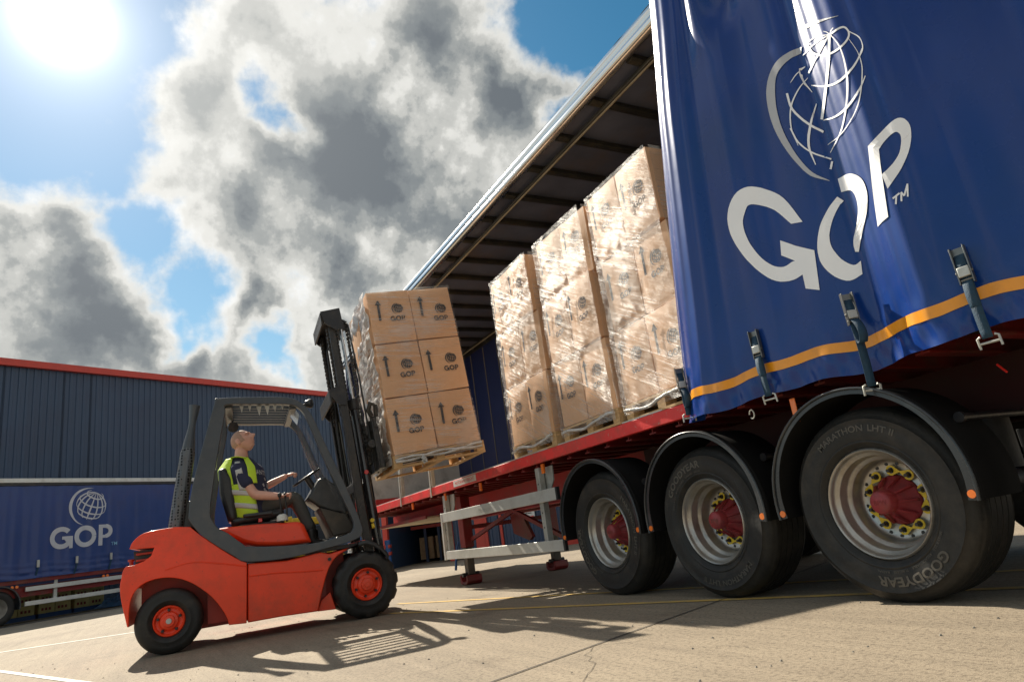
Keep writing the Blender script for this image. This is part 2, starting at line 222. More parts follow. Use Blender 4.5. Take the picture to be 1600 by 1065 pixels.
def concrete():
    m=bpy.data.materials.new('brushed concrete'); m.use_nodes=True; nt=m.node_tree; N=nt.nodes; K=nt.links
    b=N['Principled BSDF']; b.inputs['Roughness'].default_value=0.85; tc=N.new('ShaderNodeTexCoord')
    def nz(sc,det,stretch=None,rot=0):
        src=tc.outputs['Object']
        if stretch:
            mp=N.new('ShaderNodeMapping'); mp.inputs['Scale'].default_value=stretch; mp.inputs['Rotation'].default_value=(0,0,rot); K.new(src,mp.inputs[0]); src=mp.outputs[0]
        n=N.new('ShaderNodeTexNoise'); n.inputs['Scale'].default_value=sc; n.inputs['Detail'].default_value=det; n.inputs['Roughness'].default_value=0.65; K.new(src,n.inputs[0]); return n.outputs[0]
    def ramp(x,a,ca,bb,cb):
        r=N.new('ShaderNodeValToRGB'); K.new(x,r.inputs[0]); r.color_ramp.elements[0].position=a; r.color_ramp.elements[0].color=(*ca,1); r.color_ramp.elements[1].position=bb; r.color_ramp.elements[1].color=(*cb,1); return r.outputs[0]
    def mul(a,bb,f=1.0):
        mx=N.new('ShaderNodeMix'); mx.data_type='RGBA'; mx.blend_type='MULTIPLY'; mx.inputs['Factor'].default_value=f; K.new(a,mx.inputs['A']); K.new(bb,mx.inputs['B']); return mx.outputs['Result']
    c=ramp(nz(0.5,6),0.3,(0.25,0.202,0.145),0.7,(0.345,0.285,0.205))
    c=mul(c,ramp(nz(1.0,8,(0.6,9,1),R_(28)),0.3,(0.80,0.79,0.78),0.62,(1.04,1.03,1.02)))
    c=mul(c,ramp(nz(45,4),0.32,(0.50,0.48,0.46),0.52,(1,1,1)))
    c=mul(c,ramp(nz(210,2),0.32,(0.60,0.58,0.55),0.5,(1.05,1.05,1.05)))
    c=mul(c,ramp(nz(3.0,9),0.62,(1,1,1),0.74,(0.62,0.60,0.57)))
    c=mul(c,ramp(nz(0.9,10,(1.4,1,1),R_(60)),0.58,(1,1,1),0.70,(0.70,0.68,0.66)))
    c=mul(c,ramp(nz(14.0,5),0.70,(1,1,1),0.76,(0.45,0.42,0.38)))
    c=mul(c,ramp(nz(26.0,5,(1,4,1),R_(28)),0.66,(1,1,1),0.74,(1.35,1.33,1.3)))
    K.new(c,b.inputs['Base Color'])
    bu=N.new('ShaderNodeBump'); bu.inputs['Strength'].default_value=0.5; bu.inputs['Distance'].default_value=0.006; K.new(nz(1.0,8,(2,60,1),R_(28)),bu.inputs['Height'])
    bu2=N.new('ShaderNodeBump'); bu2.inputs['Strength'].default_value=0.6; bu2.inputs['Distance'].default_value=0.006; K.new(nz(120,3),bu2.inputs['Height']); K.new(bu.outputs[0],bu2.inputs['Normal']); K.new(bu2.outputs[0],b.inputs['Normal'])
    return m
m_conc=concrete()
def perf_mat():
    m=mat('perforated heat shield',(0.13,0.135,0.14),0.35,metal=0.5,dirt=(0.1,0.07,0.05),dscale=8)
    nt=m.node_tree; N=nt.nodes; K=nt.links; b=N['Principled BSDF']; lk=b.inputs['Base Color'].links[0].from_socket
    tc=N.new('ShaderNodeTexCoord'); v=N.new('ShaderNodeTexVoronoi'); v.inputs['Scale'].default_value=33; v.inputs['Randomness'].default_value=0.25; K.new(tc.outputs['Object'],v.inputs[0])
    r=N.new('ShaderNodeMapRange'); K.new(v.outputs['Distance'],r.inputs[0]); r.inputs[1].default_value=0.36; r.inputs[2].default_value=0.42
    mx=N.new('ShaderNodeMix'); mx.data_type='RGBA'; K.new(r.outputs[0],mx.inputs['Factor']); mx.inputs['A'].default_value=(0.004,0.004,0.004,1); K.new(lk,mx.inputs['B']); K.new(mx.outputs['Result'],b.inputs['Base Color']); return m
m_perf=perf_mat()

# ---------------------------------------------------------------- helpers
class MB:
    def __init__(s): s.v=[]; s.f=[]
    def add(s,vs,fs):
        n=len(s.v); s.v+= [Vector(v) for v in vs]; s.f+=[tuple(i+n for i in f) for f in fs]; return s
    def box(s,a,b,tf=None):
        x0,y0,z0=a; x1,y1,z1=b
        vs=[(x0,y0,z0),(x1,y0,z0),(x1,y1,z0),(x0,y1,z0),(x0,y0,z1),(x1,y0,z1),(x1,y1,z1),(x0,y1,z1)]
        if tf: vs=[tf(*v) for v in vs]
        return s.add(vs,[(0,3,2,1),(4,5,6,7),(0,1,5,4),(1,2,6,5),(2,3,7,6),(3,0,4,7)])
    def cyl(s,p0,p1,r0,r1=None,n=16,caps=True):
        p0=Vector(p0); p1=Vector(p1); r1=r0 if r1 is None else r1
        q=(p1-p0).to_track_quat('Z','Y'); vs=[]
        for P,r in ((p0,r0),(p1,r1)):
            for i in range(n):
                a=2*math.pi*i/n; vs.append(P+q@Vector((r*math.cos(a),r*math.sin(a),0)))
        fs=[(i,(i+1)%n,n+(i+1)%n,n+i) for i in range(n)]
        if caps: fs+=[tuple(reversed(range(n))),tuple(range(n,2*n))]
        return s.add(vs,fs)
    def bar(s,p0,p1,w,h,up=(0,0,1)):
        p0=Vector(p0); p1=Vector(p1); d=(p1-p0).normalized(); u=Vector(up); sd=d.cross(u).normalized(); u=sd.cross(d).normalized()
        vs=[P+sd*a*w/2+u*b*h/2 for P in (p0,p1) for a,b in ((-1,-1),(1,-1),(1,1),(-1,1))]
        return s.add(vs,[(0,3,2,1),(4,5,6,7),(0,1,5,4),(1,2,6,5),(2,3,7,6),(3,0,4,7)])
    def tube(s,pts,r,n=8,flat=None):
        pts=[Vector(p) for p in pts]; vs=[]; rr=r if isinstance(r,(list,tuple)) else [r]*len(pts); prev=None
        for i,P in enumerate(pts):
            d=(pts[min(i+1,len(pts)-1)]-pts[max(i-1,0)]).normalized()
            if prev is None: prev=d.orthogonal().normalized()
            u=(prev-d*prev.dot(d)).normalized(); prev=u; w=d.cross(u)
            for k in range(n):
                a=2*math.pi*k/n; vs.append(P+(u*math.cos(a)+w*math.sin(a))*rr[i])
        m=len(pts); fs=[(i*n+k,i*n+(k+1)%n,(i+1)*n+(k+1)%n,(i+1)*n+k) for i in range(m-1) for k in range(n)]
        fs+=[tuple(reversed(range(n))),tuple(range((m-1)*n,m*n))]
        return s.add(vs,fs)
    def prism(s,poly,fn,w0,w1,inset=0.0):
        # polygon (a,b) extruded w0..w1, fn(a,w,b)->xyz ; optional chamfer on both faces
        n=len(poly)
        if inset>0:
            P=offset(poly,-inset); lay=[(P,w0),(poly,w0+inset),(poly,w1-inset),(P,w1)]
        else: lay=[(poly,w0),(poly,w1)]
        vs=[fn(a,w,b) for pl,w in lay for a,b in pl]; fs=[]
        for k in range(len(lay)-1): fs+=[(k*n+i,k*n+(i+1)%n,(k+1)*n+(i+1)%n,(k+1)*n+i) for i in range(n)]
        fs+=[tuple(reversed(range(n))),tuple(range((len(lay)-1)*n,len(lay)*n))]
        return s.add(vs,fs)
    def ring(s,outer,inner,fn,w0,w1):
        n=len(outer); assert n==len(inner)
        vs=[fn(a,w,b) for w in (w0,w1) for pl in (outer,inner) for a,b in pl]; fs=[]
        for i in range(n):
            j=(i+1)%n; fs+=[(i,j,n+j,n+i),(2*n+i,3*n+i,3*n+j,2*n+j),(i,2*n+i,2*n+j,j),(n+i,n+j,3*n+j,3*n+i)]
        return s.add(vs,fs)
    def lathe(s,prof,c,axis,n=48,mod=None):
        # prof (r,h) along axis from c
        c=Vector(c); q=Vector(axis).to_track_quat('Z','Y'); vs=[]
        for r,h in prof:
            for i in range(n):
                a=2*math.pi*i/n; rr=r if mod is None else mod(r,h,i)
                vs.append(c+q@Vector((rr*math.cos(a),rr*math.sin(a),h)))
        m=len(prof); fs=[(i*n+k,i*n+(k+1)%n,(i+1)*n+(k+1)%n,(i+1)*n+k) for i in range(m-1) for k in range(n)]
        return s.add(vs,fs)
    def grid(s,nu,nv,fn):
        vs=[fn(i/nu,j/nv) for j in range(nv+1) for i in range(nu+1)]
        return s.add(vs,[(j*(nu+1)+i,j*(nu+1)+i+1,(j+1)*(nu+1)+i+1,(j+1)*(nu+1)+i) for j in range(nv) for i in range(nu)])
    def build(s,name,m,parent=None,smooth=False,bevel=0,local=False,solid=0,sub=0,fix=True):
        me=bpy.data.meshes.new(name)
        vs=s.v
        if parent is not None and not local:
            inv=WM[parent.name].inverted(); vs=[inv@v for v in vs]
        me.from_pydata([tuple(v) for v in vs],[],s.f); me.validate()
        if fix:
            import bmesh
            b=bmesh.new(); b.from_mesh(me); bmesh.ops.recalc_face_normals(b,faces=b.faces); b.to_mesh(me); b.free()
        me.materials.append(m)
        o=bpy.data.objects.new(name,me); COL.objects.link(o)
        if parent is not None: o.parent=parent; WM[o.name]=WM[parent.name]
        else: WM[o.name]=Matrix.Identity(4)
        if solid:
            md=o.modifiers.new('thick','SOLIDIFY'); md.thickness=solid; md.offset=0
        if bevel:
            md=o.modifiers.new('bevel','BEVEL'); md.width=bevel; md.segments=2; md.limit_method='ANGLE'; md.angle_limit=R_(35)
        if sub:
            md=o.modifiers.new('sub','SUBSURF'); md.levels=sub; md.render_levels=sub
        if smooth or bevel:
            for p in me.polygons: p.use_smooth=True
            me.set_sharp_from_angle(angle=R_(38 if not smooth else 55))
        return o
WM={}
def offset(poly,d):
    n=len(poly); A=sum(poly[i][0]*poly[(i+1)%n][1]-poly[(i+1)%n][0]*poly[i][1] for i in range(n)); sg=1 if A>0 else -1
    out=[]
    for i in range(n):
        p0=Vector((*poly[i-1],)); p1=Vector((*poly[i],)); p2=Vector((*poly[(i+1)%n],))
        d1=(p1-p0); d2=(p2-p1)
        if d1.length<1e-6 or d2.length<1e-6: out.append(tuple(p1)); continue
        d1.normalize(); d2.normalize()
        n1=Vector((d1.y,-d1.x))*sg; n2=Vector((d2.y,-d2.x))*sg; b=(n1+n2)
        if b.length<0.3: b=n1
        b=b/ max(0.6,b.dot(n1)); out.append(tuple(p1+b*d))
    return out
def tag(o,label=None,cat=None,group=None,kind=None):
    if label: o['label']=label
    if cat: o['category']=cat
    if group: o['group']=group
    if kind: o['kind']=kind
    return o
def thing(name,label,cat,loc=(0,0,0),rot=(0,0,0),group=None):
    o=bpy.data.objects.new(name,None); COL.objects.link(o); o.empty_display_size=0.1
    o.location=loc; o.rotation_euler=rot; WM[o.name]=Matrix.Translation(loc)@Euler(rot).to_matrix().to_4x4()
    return tag(o,label,cat,group)
def inst(src,parent,name=None,M=None):
    o=src.copy(); COL.objects.link(o); o.parent=parent
    if M is not None: o.matrix_local=M
    return o
def copy_kids(src,dst,M=None):
    for ch in src.children:
        c=inst(ch,dst); 
        copy_kids(ch,c)
def resample(pts,n):
    P=[Vector(p) for p in pts]; L=[0]
    for a,b in zip(P,P[1:]): L.append(L[-1]+(b-a).length)
    out=[]
    for i in range(n):
        t=L[-1]*i/(n-1); k=0
        while k<len(P)-2 and L[k+1]<t: k+=1
        f=(t-L[k])/max(1e-9,L[k+1]-L[k]); out.append(P[k].lerp(P[k+1],f))
    return out
def smoothpts(pts,it=2):
    P=[Vector(p) for p in pts]
    for _ in range(it):
        Q=[P[0]]
        for a,b in zip(P,P[1:]): Q+= [a.lerp(b,.25),a.lerp(b,.75)]
        Q.append(P[-1]); P=Q
    return P
# flat print shapes: list of quads in (a,b)
def strip2(pts,w,it=1,taper=False):
    P=smoothpts(pts,it); out=[]; L=[];Rr=[]
    for i,p in enumerate(P):
        d=(P[min(i+1,len(P)-1)]-P[max(i-1,0)]).normalized(); n=Vector((-d.y,d.x)); ww=w
        if taper: ww=w*(0.25+0.75*math.sin(math.pi*min(1,max(0,i/(len(P)-1)))))
        L.append(p+n*ww/2); Rr.append(p-n*ww/2)
    return [(L[i],L[i+1],Rr[i+1],Rr[i]) for i in range(len(P)-1)]
def arc(cx,cy,r,a0,a1,n=20,ry=None): 
    ry=r if ry is None else ry
    return [(cx+r*math.cos(R_(a0+(a1-a0)*i/n)),cy+ry*math.sin(R_(a0+(a1-a0)*i/n))) for i in range(n+1)]
def gop_letters():
    q=[]
    q+=strip2(arc(.5,.5,.40,42,322,26),.215,0)
    q+=[(Vector((.52,.56)),Vector((1.0,.56)),Vector((1.0,.42)),Vector((.52,.42))),(Vector((.84,.42)),Vector((1.0,.42)),Vector((1.0,.0)),Vector((.84,.0))),(Vector((.62,.42)),Vector((.84,.42)),Vector((.84,.12)),Vector((.80,.18)))]
    q+=strip2(arc(1.58,.5,.40,0,360,32),.215,0)
    q+=[(Vector((2.2,0)),Vector((2.40,0)),Vector((2.40,1)),Vector((2.2,1)))]
    q+=[(Vector((2.36,1)),Vector((2.36,.84)),Vector((2.55,.84)),Vector((2.55,1))),(Vector((2.36,.50)),Vector((2.36,.36)),Vector((2.55,.36)),Vector((2.55,.50)))]
    q+=strip2(arc(2.55,.68,.24,90,-90,16),.19,0)
    return q
def globe_lines(cx,cy,r,w):
    q=[]; c,s=math.cos(R_(-18)),math.sin(R_(-18)); tilt=R_(28)
    def pr(lat,lon):
        x=math.cos(lat)*math.sin(lon); z=math.sin(lat); y=math.cos(lat)*math.cos(lon)
        z2=z*math.cos(tilt)+(-y)*(-math.sin(tilt))*-1; y2=y*math.cos(tilt)+z*math.sin(tilt)
        return (cx+r*(x*c-z2*s),cy+r*(x*s+z2*c)),y2
    for k in range(-3,4):
        L=[pr(R_(a),R_(k*27)) for a in range(-62,91,8)]; L=[p for p,y in L if y>-0.02]
        if len(L)>2: q+=strip2(L,w,0,True)
    for lat in (-35,-8,22,55):
        L=[pr(R_(lat),R_(a)) for a in range(-180,181,10)]
        seg=[]
        for p,y in L:
            if y>-0.05: seg.append(p)
            else:
                if len(seg)>2: q+=strip2(seg,w,0,True)
                seg=[]
        if len(seg)>2: q+=strip2(seg,w,0,True)
    return q
def crescent(cx,cy,r,w):
    q=[]; n=26; O=[];I=[]
    for i in range(n+1):
        a=R_(75+185*i/n); t=math.sin(math.pi*i/n)
        O.append(Vector((cx+r*math.cos(a),cy+r*math.sin(a)))); I.append(Vector((cx+(r-w*t)*math.cos(a),cy+(r-w*t)*math.sin(a))))
    return [(O[i],O[i+1],I[i+1],I[i]) for i in range(n)]
def arrow_up(cx,y0,y1,w):
    return [(Vector((cx-w/2,y0)),Vector((cx+w/2,y0)),Vector((cx+w/2,y1-w*1.6)),Vector((cx-w/2,y1-w*1.6))),(Vector((cx-w*1.3,y1-w*2.0)),Vector((cx+w*1.3,y1-w*2.0)),Vector((cx+w*.1,y1)),Vector((cx-w*.1,y1)))]
def quads(mb,q,fn):
    for a in q: mb.add([fn(p[0],p[1]) for p in a],[(0,1,2,3)])
    return mb
def text_polys(txt,bold=0.0):
    cu=bpy.data.curves.new('t','FONT'); cu.body=txt; cu.size=1.0; cu.offset=bold; cu.resolution_u=3; cu.align_x='LEFT'
    o=bpy.data.objects.new('t',cu); COL.objects.link(o); dg=bpy.context.evaluated_depsgraph_get(); dg.update()
    me=o.evaluated_get(dg).to_mesh(); vs=[v.co.copy() for v in me.vertices]; fs=[tuple(p.vertices) for p in me.polygons]
    o.evaluated_get(dg).to_mesh_clear(); bpy.data.objects.remove(o); bpy.data.curves.remove(cu)
    w=max(v.x for v in vs); return vs,fs,w
def text(mb,txt,fn,h,bold=0.0):
    vs,fs,w=text_polys(txt,bold); k=h/0.7
    mb.add([fn(v.x*k,v.y*k) for v in vs],fs); return w*k
def _sm(a,b,x):
    t=min(1.0,max(0.0,(x-a)/(b-a))); return t*t*(3-2*t)
_KP=[(-9,-3.56),(0.6,-3.56),(1.15,-3.54),(1.45,-3.50),(1.66,-3.435),(1.76,-3.42),(1.84,-3.44),(1.95,-3.485),(2.035,-3.52),(2.075,-3.535),(2.13,-3.535),(2.45,-3.49),(2.72,-3.46),(2.92,-3.47),(3.1,-3.45),(3.22,-3.385),(3.34,-3.36),(3.44,-3.385),(3.58,-3.45),(3.66,-3.50),(9,-3.50)]
def curtain_edge(z): return 3.66-(z-1.35)*0.17
def curtain_y(X,z):
    import math
    e=curtain_edge(z)
    x=X if X<=2.055 else 2.055+(X-2.055)*(3.66-2.055)/(e-2.055)
    y=_KP[-1][1]
    for (a,ya),(b,yb) in zip(_KP,_KP[1:]):
        if a<=x<=b:
            # Catmull-like smooth blend
            t=(x-a)/(b-a); t=t*t*(3-2*t)*0.55+t*0.45
            y=ya+(yb-ya)*t; break
    top=_sm(3.4,4.5,z)
    y=y*(1-0.25*top)+(-3.56)*0.25*top
    y+=0.020*math.sin(x*8.5+1.1+z*0.25)*_sm(1.3,2.2,z)*(1 if x>2.1 else .35)+0.003*math.sin(x*19.0-z*0.8)
    # small dents where straps pull, near the hem
    if z<1.75:
        for xs in (3.62,2.90,2.20,1.55): y-=0.012*math.exp(-((x-xs)/0.07)**2)*_sm(1.75,1.4,z)
    # pocket near the top rail
    y+=-0.10*math.exp(-((x-2.62)/0.12)**2)*_sm(3.75,4.3,z)+0.05*math.exp(-((x-2.95)/0.12)**2)*_sm(3.6,4.3,z)
    return y

# ================================================================ GROUND
def sheet(name,pts,z,m,kind='structure'):
    mb=MB(); mb.add([(x,y,z) for x,y in pts],[tuple(range(len(pts)))]); return tag(mb.build(name,m),kind=kind)
mb=MB(); xs=[-400,-60,-12,-4,0,2,4,6,8,10,13,17,22,30,45,80,400]
mb.add([(x,y,0) for x in xs for y in xs],[(i*17+j,i*17+j+1,(i+1)*17+j+1,(i+1)*17+j) for i in range(16) for j in range(16)])
tag(mb.build('ground',m_conc),kind='structure')
m_joint=mat('slab joint filler',(0.05,0.045,0.04),0.9,var=0.3)
m_seal=mat('tarmac strip',(0.055,0.055,0.058),0.85,bump=0.3)
m_lw=mat('worn white road paint',(0.62,0.61,0.57),0.7,dirt=(0.30,0.26,0.2),dscale=9,damt=0.6)
m_ly=mat('worn yellow road paint',(0.62,0.40,0.10),0.7,dirt=(0.30,0.25,0.18),dscale=7,damt=0.8)
def resample2(pts,n):
    return [(p.x+random.uniform(-.02,.02),p.y+random.uniform(-.02,.02)) for p in resample([(a,b,0) for a,b in pts],n)]
def line(name,a,b,w,m,z=0.004):
    a=Vector(a);b=Vector(b);d=(b-a).normalized();n=Vector((-d.y,d.x))*w/2
    return sheet(name,[tuple(a+n),tuple(b+n),tuple(b-n),tuple(a-n)],z,m)
def ext(a,b,ka,kb):
    a=Vector(a);b=Vector(b);d=(b-a); return tuple(a-d*ka),tuple(b+d*kb)
line('slab_joint',*ext((3.247,-1.749),(3.650,-3.144),1.2,1.6),0.014,m_joint)
line('slab_joint',*ext((14.333,2.136),(15.620,1.230),1.0,3.0),0.012,m_joint)
line('white_line',*ext((12.846,1.910),(12.003,0.201),1.0,0.6),0.10,m_lw)
m_crack=mat('crack',(.07,.06,.05),.95)
for pts in ([(2.726,-1.645),(2.946,-1.863),(3.202,-2.008),(3.363,-2.169),(3.168,-2.376)],[(2.736,-2.350),(2.623,-2.453),(2.479,-2.451)],[(3.792,-1.232),(3.797,-1.460),(3.911,-1.570)]):
    mb=MB(); q=strip2([(a+random.uniform(-.01,.01),b) for a,b in resample2(pts,16)],.003,0); quads(mb,q,lambda a,b:Vector((a,b,.003))); tag(mb.build('crack',m_crack),kind='structure')
line('white_line',*ext((9.185,1.354),(6.655,0.468),1.0,1.5),0.06,m_lw)
line('yellow_line',*ext((8.398,-2.662),(6.643,-3.270),0.0,2.5),0.07,m_ly)
line('yellow_line',*ext((7.392,-2.250),(4.516,-3.266),0.0,2.5),0.07,m_ly)
random.seed(11); mb=MB()
for i in range(260):
    x=random.uniform(1.2,9); y=random.uniform(-5,1.2); r=random.uniform(.0025,.008)
    a=random.uniform(0,3); vs=[Vector((x,y,.0))+Matrix.Rotation(a,3,'Z')@Vector(v)*r for v in ((-1,-.7,0),(1,-.8,0),(.9,.8,0),(-.8,.9,0),(-.4,-.3,.9),(.5,-.2,.8),(.2,.5,1.0))]
    mb.add(vs,[(0,1,5,4),(1,2,6,5),(2,3,6),(3,0,4,6),(4,5,6)])
tag(mb.build('grit',mat('grit',(.22,.20,.17),.9,var=.5),None),'loose grit and small stones on the concrete yard','grit',kind='stuff')
# ================================================================ LEFT WAREHOUSE  (frame: s along wall, off = away, z)
def planefn(P0,az):
    a=R_(az); D=Vector((math.cos(a),math.sin(a),0)); N=Vector((-D.y,D.x,0))
    if N.dot(Vector((*P0,0)))<0: N=-N
    return lambda s,w,z: Vector((*P0,0))+D*s+N*w+Vector((0,0,z))
BF=planefn((31.2,5.2),-57.); RF=planefn((26.0,4.15),-57.); WF=planefn((20.2,-8.1),-128.)
def cladding(mb,fn,s0,s1,zt,z0=0.0,pitch=0.30,dep=0.035):
    # trapezoid ribs; zt(s) gives top
    s=s0
    prof=[]
    while s<s1:
        prof+=[(s,0),(s+pitch*.55,0),(s+pitch*.63,dep),(s+pitch*.92,dep)]; s+=pitch
    prof.append((s1,0))
    vs=[];n=len(prof)
    for a,w in prof: vs+= [fn(a,w,z0),fn(a,w,zt(a))]
    mb.add(vs,[(2*i,2*i+2,2*i+3,2*i+1) for i in range(n-1)])
WL=thing('warehouse','long warehouse clad in blue ribbed sheet with a red roof edge, behind the parked trailer','warehouse',tuple(BF(8,0,0)))
S0,S1=-9.0,24.0
zt=lambda s:9.62+0.033*s
k=0; s=S0
for s in [S0+i*1.1 for i in range(30)]:
    mb=MB(); cladding(mb,lambda a,w,z:BF(a,0.035-w+0.0,z),s,s+1.1,zt,0,0.275,0.035); mb.build('wall_panel',m_wall,WL)
mb=MB(); 
mb.add([BF(S0,-0.18,zt(S0)-0.02),BF(S1,-0.18,zt(S1)-0.02),BF(S1,-0.18,zt(S1)+0.26),BF(S0,-0.18,zt(S0)+0.26),BF(S0,0.3,zt(S0)-0.02),BF(S1,0.3,zt(S1)-0.02),BF(S1,0.3,zt(S1)+0.26),BF(S0,0.3,zt(S0)+0.26)],[(0,1,2,3),(4,7,6,5),(0,4,5,1),(3,2,6,7),(0,3,7,4),(1,5,6,2)])
mb.build('roof_edge',m_trim,WL)
mb=MB(); mb.box((S0,0.3,0),(S1,18,9.3),tf=BF); mb.build('shed_body',m_wall,WL)
mb=MB(); mb.add([BF(S0,0.1,zt(S0)+.27),BF(S1,0.1,zt(S1)+.27),BF(S1,18,zt(S1)+1.0),BF(S0,18,zt(S0)+1.0)],[(0,1,2,3)]); mb.build('roof',m_grey,WL)
TW=thing('bare_tree','bare twiggy treetop poking above the red roof edge','tree',tuple(BF(6,22,0)))
random.seed(3); mb=MB(); mb.cyl(BF(6,22,0),BF(6,22,10.5),0.22,0.12,8); mb.build('trunk',m_twig,TW)
mb=MB()
for i in range(46):
    b=BF(6+random.uniform(-2.2,2.2),22+random.uniform(-.6,.6),10.4); t=b+Vector((random.uniform(-.5,.5),random.uniform(-.5,.5),random.uniform(1.1,2.7))); mb.tube([BF(6,22,9.9),b,b.lerp(t,.5)+Vector((.1,.05,0)),t],[.05,.03,.02,.008],4)
mb.build('crown',m_twig,TW)

# ================================================================ RIGHT WAREHOUSE (beyond the trailer)
WR=thing('loading_warehouse','blue ribbed loading warehouse with an open racked doorway, seen under the near trailer','warehouse',tuple(WF(4,0,0)))
H2=4.9
for s in [0.22+i*1.1 for i in range(16)]:
    mb=MB(); cladding(mb,lambda a,w,z:WF(a,0.03-w,z),s,s+1.1,lambda a:H2,0.12,0.22,0.03); mb.build('wall_panel',m_wall,WR)
mb=MB(); cladding(mb,lambda a,w,z:WF(a,0.03-w,z),-2.6,-1.95,lambda a:H2,0.12,0.22,0.03); mb.build('wall_panel',m_wall,WR)
mb=MB(); cladding(mb,lambda a,w,z:WF(a,0.03-w,z),-1.95,0.22,lambda a:H2,3.6,0.22,0.03); mb.build('wall_panel',m_wall,WR)
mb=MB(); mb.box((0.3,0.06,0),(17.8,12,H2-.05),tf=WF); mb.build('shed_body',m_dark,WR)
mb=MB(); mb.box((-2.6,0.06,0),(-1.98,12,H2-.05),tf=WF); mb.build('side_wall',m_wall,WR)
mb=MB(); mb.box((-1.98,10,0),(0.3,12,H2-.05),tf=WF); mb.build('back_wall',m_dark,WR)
mb=MB(); mb.box((-2.7,-0.1,H2),(17.9,12.1,H2+0.22),tf=WF); mb.build('roof',m_trim,WR)
for a,b in ((-2.02,-1.86),(0.12,0.28),(0.62,0.72),(1.30,1.40),(1.80,1.88)):
    mb=MB(); mb.box((a,-0.08,0),(b,0.08,3.7),tf=WF); mb.build('door_post',m_trim,WR,bevel=.01)
mb=MB(); mb.box((1.0,-0.05,0.0),(1.32,0.0,2.0),tf=WF); mb.build('door',m_trim,WR,bevel=.01)
mb=MB(); mb.box((2.1,-0.05,0.0),(17.8,0.0,0.14),tf=WF); mb.build('base_rail',m_trim,WR)
for a in (-1.45,-0.95,-.45,0.05):
    mb=MB(); mb.box((a,2.4,0),(a+.09,2.5,3.4),tf=WF); mb.build('rack_upright',m_rack,WR)
for z in (1.15,2.2,3.2):
    mb=MB(); mb.box((-1.9,2.36,z),(.25,2.42,z+.11),tf=WF); mb.build('rack_beam',m_rackr,WR)
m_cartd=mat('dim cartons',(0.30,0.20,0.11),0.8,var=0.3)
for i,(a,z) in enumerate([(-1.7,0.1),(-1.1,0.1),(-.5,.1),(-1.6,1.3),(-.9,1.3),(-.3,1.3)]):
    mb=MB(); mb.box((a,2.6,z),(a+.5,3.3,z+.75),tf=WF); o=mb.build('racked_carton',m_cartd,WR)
# notice on wall
NS=thing('wall_notice','small white notice with red and black lettering on the blue ribbed wall under the trailer','sign',tuple(WF(2.74,-.05,1.1)))
mb=MB(); mb.box((2.52,-.075,.88),(2.95,-.045,1.38),tf=WF); mb.build('board',m_white,NS)
mb=MB()
for r in range(5): mb.box((2.56,-.080,1.30-r*.055),(2.91 if r%2 else 2.86,-.0752,1.325-r*.055),tf=WF)
mb.build('lettering',m_ink,NS)
mb=MB(); mb.box((2.56,-.080,.92),(2.91,-.0752,1.0),tf=WF); mb.build('red_panel',m_rref,NS)
# wrapped packs by the door
for k,(z,lab) in enumerate(((0.0,'lower shrink wrapped pallet of white packs by the red door post'),(0.98,'upper shrink wrapped pallet of white packs by the red door post'))):
    t=thing('wrapped_pallet',lab,'pallet load',tuple(WF(-2.35,-1.0,z)),group='wrapped packs by the door')
    mb=MB(); mb.box((-2.75,-1.3,z),(-2.0,-.5,z+.13),tf=WF); mb.build('pallet',m_bluep,t,bevel=.01)
    for r in range(4):
        mb=MB(); mb.box((-2.73+.01*r,-1.28,z+.14+r*.2),(-2.03,-.52,z+.33+r*.2),tf=WF); mb.build('pack',m_ppack,t,bevel=.03)
BR=thing('door_barrier','blue post with two red rails guarding the warehouse doorway','barrier',tuple(WF(-1.55,-.8,0)))
mb=MB(); mb.cyl(WF(-1.6,-.8,0),WF(-1.6,-.8,.9),.09,n=14); mb.build('post',m_bluep,BR,smooth=True)
for z in (.45,.66): 
    mb=MB(); mb.box((-1.95,-.88,z),(-1.5,-.72,z+.1),tf=WF); mb.build('rail',m_rackr,BR,bevel=.01)

# ================================================================ FAR TRAILER
FT=thing('parked_trailer','parked blue curtain side trailer with white globe logo by the left warehouse','trailer',tuple(RF(2,1.2,0)))
fs0,fs1=-2.6,9.0
def fy(s,z):  # curtain relief towards the camera (negative off)
    y=-0.02-0.012*math.sin(s*7.3+.4*math.sin(z*2))-0.006*math.sin(s*19)
    if z<1.95:
        k=(1.95-z)/.6; y-=0.05*k*abs(math.sin(z*17+s*.8+math.sin(s*3)*.5))+0.02*k*math.sin(s*11+z*3)
    return y
mb=MB(); mb.grid(260,50,lambda u,v:RF(fs0+(fs1-fs0)*u,fy(fs0+(fs1-fs0)*u,1.30+2.88*v),1.30+2.88*v)); cu=mb.build('curtain',m_curt2,FT,smooth=True)
def fprint(a0,b0,k,off=.012): return lambda a,b:RF(a0+a*k,fy(a0+a*k,b0+b*k)-off,b0+b*k)
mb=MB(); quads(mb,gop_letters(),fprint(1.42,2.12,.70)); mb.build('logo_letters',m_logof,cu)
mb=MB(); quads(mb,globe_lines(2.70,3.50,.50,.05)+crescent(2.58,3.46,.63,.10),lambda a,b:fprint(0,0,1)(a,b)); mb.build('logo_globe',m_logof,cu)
mb=MB(); text(mb,'TM',fprint(3.40,2.10,1),.11,.01); mb.build('trademark_letters',m_logoc,cu)
